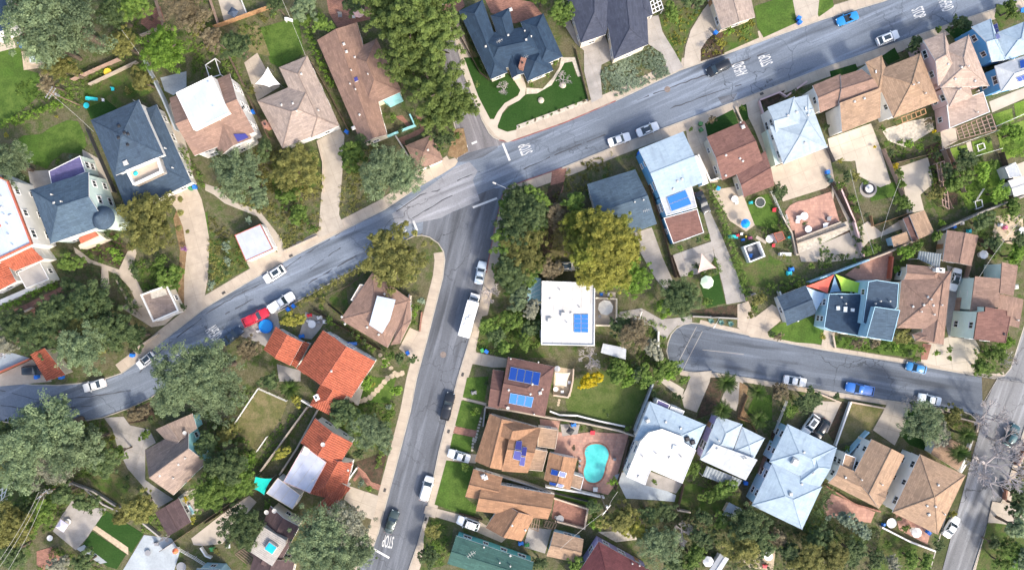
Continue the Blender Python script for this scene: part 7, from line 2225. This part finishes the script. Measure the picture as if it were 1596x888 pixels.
for dy in (-.25, .25):
    c = W(P('c3 806,330')[0])
    m.tube((c.x - .3, c.y + dy, .1), (c.x - .1, c.y + dy, .75), .03, .03, 6)
    m.tube((c.x - .1, c.y + dy, .75), (c.x + .4, c.y + dy, .6), .03, .03, 6)
    m.tube((c.x + .4, c.y + dy, .6), (c.x + .45, c.y + dy, 0), .03, .03, 6)
t.part('handrail', m, M['metal'])

def tub(s, w, l, rz, mat, label, z=.0, hh=.8, name='hot_tub', cat='hot tub'):
    p = P(s)[0]
    c = W(p, z + hh)
    t = Thing(name, (c.x, c.y, z), label, cat, None, p)
    m = MB()
    m.box((c.x, c.y, z + hh / 2), (w, l, hh), rz)
    t.part('shell', m, M['ventw'])
    m = MB()
    m.box((c.x, c.y, z + hh + .04), (w * .86, l * .86, .1), rz)
    t.part('cover', m, mat)
cy = m_plain('turquoise_vinyl', (.01, .42, .60), .4, .12, 1)
tub('x4 1332,682', 2.0, 1.75, D(-35), cy, 'turquoise hot tub on the grey roof deck', 5.9)
tub('a1 160,270', 2.2, 1.5, .1, m_plain('pale_vinyl', (.60, .68, .72), .4, .06, 1), 'pale spa on the small stone patio top left', 0)
tub('x4 575,330', 1.4, 2.2, D(35), m_plain('aqua_vinyl', (.35, .62, .66), .4, .06, 1), 'aqua day bed beside the plum-brown garage', 0, .5, 'day_bed', 'bed')
# round blue splash pool
p = P('b2 283,645')[0]
c = W(p)
t = Thing('paddling_pool', (c.x, c.y, .05), 'round bright blue paddling pool near the red pickup', 'paddling pool', None, p)
m = MB()
m.lathe((c.x, c.y, .05), [(1.35, 0), (1.45, .3), (1.4, .6), (1.25, .6), (1.2, .35)], 24)
t.part('rim', m, m_flat('blue_vinyl', (.01, .20, .62), .4))
m = MB()
m.lathe((c.x, c.y, .05), [(1.22, .3), (1.22, .42), (.05, .42)], 24)
t.part('water', m, m_flat('blue_cover', (.02, .28, .70), .25))
# trampoline
p = P('b4 665,75')[0]
c = W(p, .8)
t = Thing('trampoline', (c.x, c.y, .05), 'round grey trampoline on the small green lawn', 'trampoline', None, p)
m = MB()
for k in range(10):
    a, b2 = 6.283 * k / 10, 6.283 * (k + 1) / 10
    m.tube((c.x + math.cos(a) * 1.0, c.y + math.sin(a) * 1.0, .85), (c.x + math.cos(b2) * 1.0, c.y + math.sin(b2) * 1.0, .85), .09, .09, 6)
    if k % 2:
        m.tube((c.x + math.cos(a), c.y + math.sin(a), 0), (c.x + math.cos(a), c.y + math.sin(a), .85), .03, .03, 5)
t.part('frame', m, M['ventw'])
m = MB()
m.lathe((c.x, c.y, .82), [(.95, 0), (.95, .02), (.03, .0)], 20)
t.part('mat', m, m_flat('black_mesh', (.05, .06, .06), .9))
# fountain
p = P('x2 695,338')[0]
c = W(p)
t = Thing('fountain', (c.x, c.y, .05), 'round dark-rimmed fountain where the garden paths meet', 'fountain', None, p)
m = MB()
m.lathe((c.x, c.y, .05), [(1.75, 0), (1.75, .06), (1.2, .07)], 28)
t.part('paved_ring', m, M['greyc'])
m = MB()
m.lathe((c.x, c.y, .1), [(1.15, 0), (1.15, .5), (.85, .5), (.85, .3)], 24)
t.part('basin', m, M['dmetal'])
m = MB()
m.lathe((c.x, c.y, .1), [(.84, .25), (.84, .4), (.25, .42), (.12, .9), (.4, 1.0), (.3, 1.1), (.05, 1.12)], 20)
t.part('bowl', m, M['trim'])

def frame_roof(name, s, z, mat, label, nu, nv, cat='pergola', w=.1, group=None):
    ps = P(s)
    q = [W(p, z) for p in ps]
    cen = sum(q, Vector()) / 4
    t = Thing(name, (cen.x, cen.y, 0), label, cat, group, (sum(p[0] for p in ps) / 4, sum(p[1] for p in ps) / 4))
    a, b, c_, d_ = q
    for k in range(nu + 1):
        f = k / nu
        m = MB()
        m.tube(a.lerp(b, f), d_.lerp(c_, f), w, w, 4)
        t.part('slat', m, mat)
    for k in range(nv + 1):
        f = k / nv
        m = MB()
        m.tube(a.lerp(d_, f) - Vector((0, 0, w)), b.lerp(c_, f) - Vector((0, 0, w)), w, w, 4)
        t.part('beam', m, mat)
    for v in q:
        m = MB()
        m.tube((v.x, v.y, 0), v, w, w, 4)
        t.part('post', m, mat)
    return t
frame_roof('pergola', 'a4 158,10 200,-15 218,40 170,62', 2.6, M['white_p'], 'white lattice pergola beside the violet-navy house', 3, 3)
frame_roof('pergola', 'y3 600,540 645,555 635,630 585,610', 2.5, M['wood'], 'small wooden pergola left of the grey court', 3, 2)
frame_roof('pergola', 'y3 690,560 760,580 740,620 675,600', 2.5, M['woodd'], 'dark wooden pergola by the brick-red patio', 4, 1)
frame_roof('pergola', 'z5 350,670 520,605 530,640 360,710', 2.4, M['woodo'], 'orange wooden pergola behind the tan upper house', 5, 1)
frame_roof('pergola', 'x6 0,130 60,110 100,500 50,470', 1.6, M['woodp'], 'pinkish vegetable frames between the upper right gardens', 2, 7, 'frame')
frame_roof('swing_frame', 'x6 310,440 365,425 375,480 325,500', .5, M['trim'], 'white sandpit frame on the bright lawn', 1, 1, 'frame')
frame_roof('sandbox_frame', 'a5 730,670 760,660 768,685 738,698', .4, M['trim'], 'white square frame on the small bright lawn', 1, 1, 'frame')
frame_roof('pergola', 'x4 1000,740 1090,680 1190,750 1110,830', 2.4, M['wood'], 'wooden slat pergola left of the roof deck', 5, 1)
frame_roof('pergola', 'a2 0,300 45,270 70,345 20,360', 2.4, M['trim'], 'white framed pergola above the brown deck house', 1, 1)
frame_roof('pergola', 'x3 -20,310 60,258 30,350 -10,390', 2.4, M['trim'], 'white trellis at the left edge lower down', 2, 2)
# corrugated patio roof
q = [W(p, 3.0) for p in P('z7 160,255 170,205 312,225 300,320')]
cen = sum(q, Vector()) / 4
t = Thing('patio_roof', (cen.x, cen.y, 0), 'grey corrugated patio roof behind the brown complex-hipped house', 'patio roof', None, P('z7 235,250')[0])
for k in range(9):
    m = MB()
    a, b = q[1].lerp(q[2], (k + .04) / 9), q[1].lerp(q[2], (k + .96) / 9)
    c_, d_ = q[0].lerp(q[3], (k + .96) / 9), q[0].lerp(q[3], (k + .04) / 9)
    up = Vector((0, 0, .12))
    m.face([d_, (d_ + c_) / 2 + up, (a + b) / 2 + up, a])
    m.face([(d_ + c_) / 2 + up, c_, b, (a + b) / 2 + up])
    t.part('sheet', m, M['corr'])
m = MB()
for v in q:
    m.tube((v.x, v.y, 0), v, .08, .08, 5)
t.part('post', m, M['trim'])
# greenhouse at the white house
q = [tuple(W(p, 2.3)[:2]) for p in P('b3 537,480 567,420 602,425 600,548 540,540')]
cen = W(P('b3 570,490')[0])
t = Thing('greenhouse', (cen.x, cen.y, 0), 'pale blue glazed lean-to left of the white flat-roofed house', 'greenhouse', None, P('b3 570,490')[0])
gl = m_flat('greenhouse_glass', (.26, .46, .48), .15)
m = MB()
m.prism(q, 0, 2.2)
t.part('glazing', m, gl)
for k in range(6):
    f = k / 5
    A, B = Vector(q[0]).lerp(Vector(q[4]), f), Vector(q[2]).lerp(Vector(q[3]), f)
    m = MB()
    m.tube((A.x, A.y, 2.24), (B.x, B.y, 2.24), .05, .05, 4)
    t.part('glazing_bar', m, M['trim'])
# open play pen and toys of the yard
q = [tuple(W(p, 1.9)[:2]) for p in P('x1 528,508 638,470 680,575 572,618')]
cen = W(P('x1 605,545')[0])
t = Thing('play_pen', (cen.x, cen.y, 0), 'white-walled open play pen full of blue toys', 'play pen', None, P('x1 605,545')[0])
i4 = inset(q, .22)
for i in range(4):
    m = MB()
    j = (i + 1) % 4
    m.prism([q[i], q[j], i4[j], i4[i]], 0, 1.9)
    t.part('wall', m, M['white_p'])
m = MB()
m.prism(i4, 0, .3)
t.part('floor', m, m_plain('dark_mat', (.10, .11, .13), .8, .2, 1))
rr = random.Random(4)
TOY = {'red': (.55, .03, .05), 'blue': (.02, .18, .60), 'yellow': (.7, .5, .05), 'white': (.7, .7, .7), 'pink': (.6, .15, .25), 'turquoise': (.02, .45, .5), 'grey': (.25, .25, .26), 'green': (.05, .3, .1)}
def toy(s, col, kind, label, sz=.5, z=.05):
    p = P(s)[0]
    c = W(p, z + .3)
    mt = m_flat('moulded_plastic', TOY[col], .45)
    m = MB()
    if kind == 'chair':
        m.box((c.x, c.y, z + sz * .5), (sz, sz, sz * .14))
        m.box((c.x, c.y + sz * .45, z + sz * .9), (sz, sz * .12, sz * .8))
        for dx in (-.4, .4):
            for dy in (-.4, .4):
                m.tube((c.x + dx * sz, c.y + dy * sz, z), (c.x + dx * sz, c.y + dy * sz, z + sz * .5), sz * .06, sz * .06, 5)
    elif kind == 'table':
        m.lathe((c.x, c.y, z), [(sz * .5, 0), (sz * .12, .05), (sz * .1, sz * .7), (sz, sz * .72), (sz, sz * .78), (sz * .1, sz * .8)], 14)
    elif kind == 'slide':
        m.add([(c.x - sz, c.y - .25, z + 1.2), (c.x - sz, c.y + .25, z + 1.2), (c.x + sz, c.y + .25, z + .1), (c.x + sz, c.y - .25, z + .1)], [(0, 1, 2, 3)])
        for dy in (-.27, .27):
            m.tube((c.x - sz, c.y + dy, z + 1.3), (c.x + sz, c.y + dy, z + .2), .06, .06, 5)
        m.box((c.x - sz - .15, c.y, z + .6), (.2, .6, 1.2))
    elif kind == 'ball':
        m.lathe((c.x, c.y, z + sz), [(sz * .1, -sz), (sz * .7, -sz * .7), (sz, 0), (sz * .7, sz * .7), (sz * .1, sz)], 12)
    else:                                            # ride-on toy: body, seat back, wheels
        m.box((c.x, c.y, z + .3), (sz * 1.4, sz * .7, .3), .5, 0, .8)
        m.box((c.x - sz * .4, c.y, z + .6), (sz * .2, sz * .6, .4), .5)
        for dx in (-.5, .5):
            m.tube((c.x + dx * sz, c.y - sz * .45, z + .14), (c.x + dx * sz, c.y + sz * .45, z + .14), .14, .14, 8)
    nm, ct = {'chair': ('garden_chair', 'chair'), 'table': ('garden_table', 'table'), 'slide': ('play_slide', 'slide'), 'ball': ('play_ball', 'ball')}.get(kind, ('ride_on_toy', 'toy'))
    single(nm, m, mt, label, ct, 'garden furniture and toys', p)
for s, c_, k_, w_, z_ in (('x1 485,430', 'red', 'toy', 'red ride-on toy at the yard hedge', .6), ('x1 525,460', 'blue', 'toy', 'blue ride-on toy in the toy row', .5), ('x1 545,438', 'yellow', 'ball', 'yellow ball in the toy row', .25), ('x1 575,448', 'pink', 'toy', 'pink toy car right in the toy row', .6), ('x1 460,440', 'turquoise', 'slide', 'turquoise slide beside the long hedge', .9), ('x1 515,420', 'white', 'chair', 'white child chair above the toy row', .5), ('x1 575,572', 'blue', 'chair', 'blue chair inside the play pen', .7), ('x1 572,525', 'grey', 'table', 'round grey table inside the play pen', .5),
                          ('x1 740,255', 'red', 'chair', 'red chair on the trampoline lawn', .7), ('x1 735,500', 'red', 'chair', 'red chair below the red play shed', .6), ('x1 580,203', 'turquoise', 'toy', 'turquoise toy left of the trampoline', .6), ('x1 820,560', 'white', 'slide', 'white and blue slide at the yard edge', 1.2), ('x1 705,455', 'white', 'table', 'round white table beside the red play shed', .8), ('x1 840,445', 'turquoise', 'toy', 'turquoise toy at the right yard fence', .7), ('x1 860,665', 'blue', 'toy', 'blue inflatable at the corner of the toy yard, upper', .9), ('x1 845,690', 'turquoise', 'toy', 'turquoise inflatable at the corner of the toy yard, lower', .9),
                          ('x1 465,180', 'white', 'table', 'beige garden table behind the red-brown house', .7), ('x1 480,205', 'white', 'chair', 'white garden chair behind the red-brown house', .6), ('x2 125,575', 'white', 'chair', 'white armchair on the pink terrace, left one', .9), ('x2 170,560', 'white', 'table', 'white table on the pink terrace', .8), ('x2 205,665', 'white', 'table', 'white low table at the pink terrace edge', .7), ('x2 345,635', 'white', 'chair', 'white chair at the lower right of pink terrace', .9), ('x2 375,580', 'grey', 'chair', 'grey chair beside the planters of pink terrace', .8), ('x2 120,600', 'white', 'chair', 'white armchair on the pink terrace, lower one', .8),
                          ('y3 1015,350', 'white', 'chair', 'white sun chair below the pool', .9), ('y3 915,160', 'grey', 'chair', 'small chair left of the pool, upper', .5), ('y3 912,195', 'grey', 'chair', 'small chair left of the pool, lower', .5), ('y3 1145,150', 'grey', 'chair', 'grey chair right of the pool', .6), ('y2 1030,722', 'blue', 'toy', 'blue toy above the round court', .8), ('y2 1205,790', 'red', 'chair', 'dark red chair above the pool', .9),
                          ('x6 560,650', 'pink', 'toy', 'pink toy car in the shaded yard', .8), ('x6 520,630', 'white', 'toy', 'white toy in the shaded yard', .7), ('x6 690,680', 'white', 'table', 'white table at the right edge of the yard', .8), ('x6 265,680', 'turquoise', 'toy', 'pale turquoise cart behind the brown garage', .8), ('x6 210,615', 'white', 'toy', 'white cart beside the blue bin behind the garage', .6),
                          ('a1 520,412', 'turquoise', 'chair', 'turquoise chair in the upper left garden', .6), ('a1 430,458', 'turquoise', 'slide', 'turquoise slide lying in the upper left garden', .8), ('a1 400,488', 'turquoise', 'table', 'round turquoise tub by the upper left fence', .6), ('a1 475,462', 'white', 'chair', 'white chair in the upper left garden', .5), ('a1 100,212', 'blue', 'chair', 'blue chair beside the corner patio', .8), ('a1 500,335', 'yellow', 'table', 'yellow-orange table at the upper left wall', .8), ('a1 25,185', 'white', 'table', 'white table on the corner patio', .8),
                          ('a2 685,78', 'white', 'chair', 'white chair below the pink parasol', .6), ('a2 622,72', 'grey', 'chair', 'dark lounger on the red brick patio', .8), ('a2 390,95', 'white', 'slide', 'white swing seat at the top lawn', .55), ('z8 365,405', 'red', 'toy', 'orange-red cart among the yard clutter', .7), ('z8 435,420', 'white', 'toy', 'white crate in the yard clutter, right', .8), ('z8 385,465', 'white', 'table', 'white board pile in the yard clutter', .8), ('z8 425,455', 'grey', 'toy', 'grey crate in the yard clutter', .7), ('z8 360,445', 'white', 'toy', 'white box in the yard clutter, left', .6), ('z8 470,450', 'white', 'chair', 'white chair at the end of the yard clutter', .7),
                          ('z8 655,600', 'blue', 'slide', 'blue tarp slide beside the terracotta roof', 1.1), ('z8 310,550', 'blue', 'toy', 'dark blue cart beside the small terracotta wing', .8), ('z8 15,515', 'white', 'toy', 'white cart left of the paddling pool', .6), ('y3 520,712', 'blue', 'toy', 'blue cart on the grey court', .8), ('y3 560,722', 'green', 'toy', 'green cart on the grey court', .7), ('y3 780,545', 'grey', 'table', 'grey table on the brick-red patio', .8), ('y3 755,535', 'grey', 'chair', 'grey chair on the brick-red patio', .6),
                          ('x5 1355,605', 'red', 'chair', 'red chair at the bottom edge patio', .8), ('x5 1380,525', 'white', 'table', 'white table on the bottom edge patio', .9), ('x4 505,850', 'grey', 'table', 'dark grey table near the pale blue roof', 1.0), ('x4 265,640', 'grey', 'chair', 'grey chair on the blue-grey patio', .8), ('x4 185,725', 'grey', 'table', 'thin grey table on the blue-grey patio', .6), ('x4 790,690', 'green', 'chair', 'green chair behind the dark round tree', .9), ('x4 935,660', 'white', 'chair', 'white chair left of the roof deck', .8), ('x3 505,530', 'white', 'table', 'pale table beside the lilac parasol', .6), ('x3 370,650', 'white', 'table', 'pale round tub below the lilac parasol', .6),
                          ('y6 435,700', 'white', 'table', 'white table at the corner terrace, left', 1.0), ('y6 395,715', 'blue', 'toy', 'blue cart at the corner terrace', .6), ('y6 170,668', 'blue', 'toy', 'blue cart at the red tiled terrace edge', .6), ('b4 840,620', 'white', 'ball', 'white stone ball on the lane lawn', .25), ('y2 110,425', 'grey', 'toy', 'stone planter on the small front lawn', .8), ('a5 940,50', 'blue', 'chair', 'blue chair at the top right corner', .8), ('b3 880,500', 'blue', 'chair', 'blue chair on the deck by the grey parasol', .6), ('b3 915,500', 'white', 'chair', 'white chair on the deck by the grey parasol', .6),
                          ('b3 872,600', 'grey', 'chair', 'grey chair below the grey parasol', .6), ('y2 990,330', 'white', 'chair', 'white chair at the sail terrace, upper', .6), ('y2 925,415', 'white', 'chair', 'white chair at the sail terrace, lower', .6), ('y2 865,392', 'white', 'table', 'white table at the sail terrace', .5), ('y2 880,203', 'white', 'table', 'round white table above the beige sail', .6)):
    toy(s, c_, k_, w_, z_)
# boulders of the corner lawn
for s, w_ in (('z2 942,440', 'white round boulder on the corner lawn'), ('z2 1165,285', 'pale boulder ring at the foot of the white-stemmed tree')):
    p = P(s)[0]
    c = W(p)
    m = MB()
    m.lathe((c.x, c.y, .02), [(.62, 0), (.66, .2), (.5, .42), (.2, .52), (.02, .53)], 11)
    single('boulder', m, M['gravel'], w_, 'boulder', None, p, True)
# small service covers in the pavement
uc = MB()
uc.box((0, 0, .02), (.75, .5, .05))
uc.box((0, 0, .05), (.6, .36, .02))
ucm = uc.mesh('service_cover', m_plain('dark_cast_iron', (.07, .065, .06), .7, .2, 3))
for s, w_, a_ in (('b2 395,321', 'dark service cover in the pavement near the white garage', .45), ('c3 175,248', 'dark service cover in the pavement beside the brick path', 1.3), ('c3 70,652', 'dark service cover at the drive above the teal roof', 1.3), ('c2 828,518', 'dark service cover beside the terracotta flat-section house', 1.3), ('c3 235,868', 'dark service cover lowest at the bottom edge', .3), ('b2 85,492', 'service cover in the pavement below the silvery shrubs', .6), ('a4 672,433', 'service cover at the pale blue many-hipped house', .4), ('b3 240,868', 'service cover beside the motorhome pavement', 1.3)):
    p = P(s)[0]
    c = W(p)
    o = bpy.data.objects.new('service_cover', ucm)
    o.location = (c.x, c.y, .02)
    o.rotation_euler.z = a_
    link(o)
    tag(o, w_, 'service cover', 'service covers', p)
# agave plants in the concrete bed
AG = MB()
for k in range(14):
    a = k * 2.4
    e = .35 + .5 * (k / 14)
    tip = Vector((math.cos(a) * math.cos(e), math.sin(a) * math.cos(e), math.sin(e) * .9)) * .85
    sd = Vector((-math.sin(a), math.cos(a), 0)) * .09
    bs = tip * .12
    mdl = tip * .5 + Vector((0, 0, .04))
    AG.face([bs - sd * .7, bs + sd * .7, mdl + sd, tip, mdl - sd])
agm = AG.mesh('agave', m_flat('agave_leaf', (.10, .22, .20), .6))
for s, w_ in (('x8 930,112', 'left'), ('x8 1018,125', 'middle'), ('x8 1100,135', 'right')):
    p = P(s)[0]
    c = W(p)
    o = bpy.data.objects.new('agave', agm)
    o.location = (c.x, c.y, .06)
    link(o)
    tag(o, w_ + ' of three blue-green agaves at the cul-de-sac', 'agave', 'agaves', p)

# ------------------------------------------------------------------ wording: give each plant and fence words that single it out
def where(p):
    best = min(LAND, key=lambda l: math.hypot(p[0] - l[0][0], p[1] - l[0][1]))
    dx, dy = p[0] - best[0][0], p[1] - best[0][1]
    if abs(dx) > 2.2 * abs(dy):
        w = 'right of' if dx > 0 else 'left of'
    elif abs(dy) > 2.2 * abs(dx):
        w = 'below' if dy > 0 else 'above'
    else:
        w = ('lower' if dy > 0 else 'upper') + (' right of' if dx > 0 else ' left of')
    return w + ' the ' + best[1]
groups = {}
for o, p, desc in PLANTS + FENCES:
    groups.setdefault(desc + ' ' + where(p), []).append((o, p))
ORD = ['leftmost', 'second from left', 'third from left', 'fourth from left', 'fifth from left', 'sixth from left', 'seventh from left', 'eighth from left', 'ninth from left', 'tenth from left']
for lab, items in groups.items():
    items.sort(key=lambda t: t[1][0])
    n = len(items)
    for k, (o, p) in enumerate(items):
        if n == 1:
            o['label'] = lab
        elif n == 2:
            o['label'] = lab + (', left one' if k == 0 else ', right one')
        else:
            o['label'] = lab + ', ' + ('rightmost' if k == n - 1 else ORD[min(k, 9)])
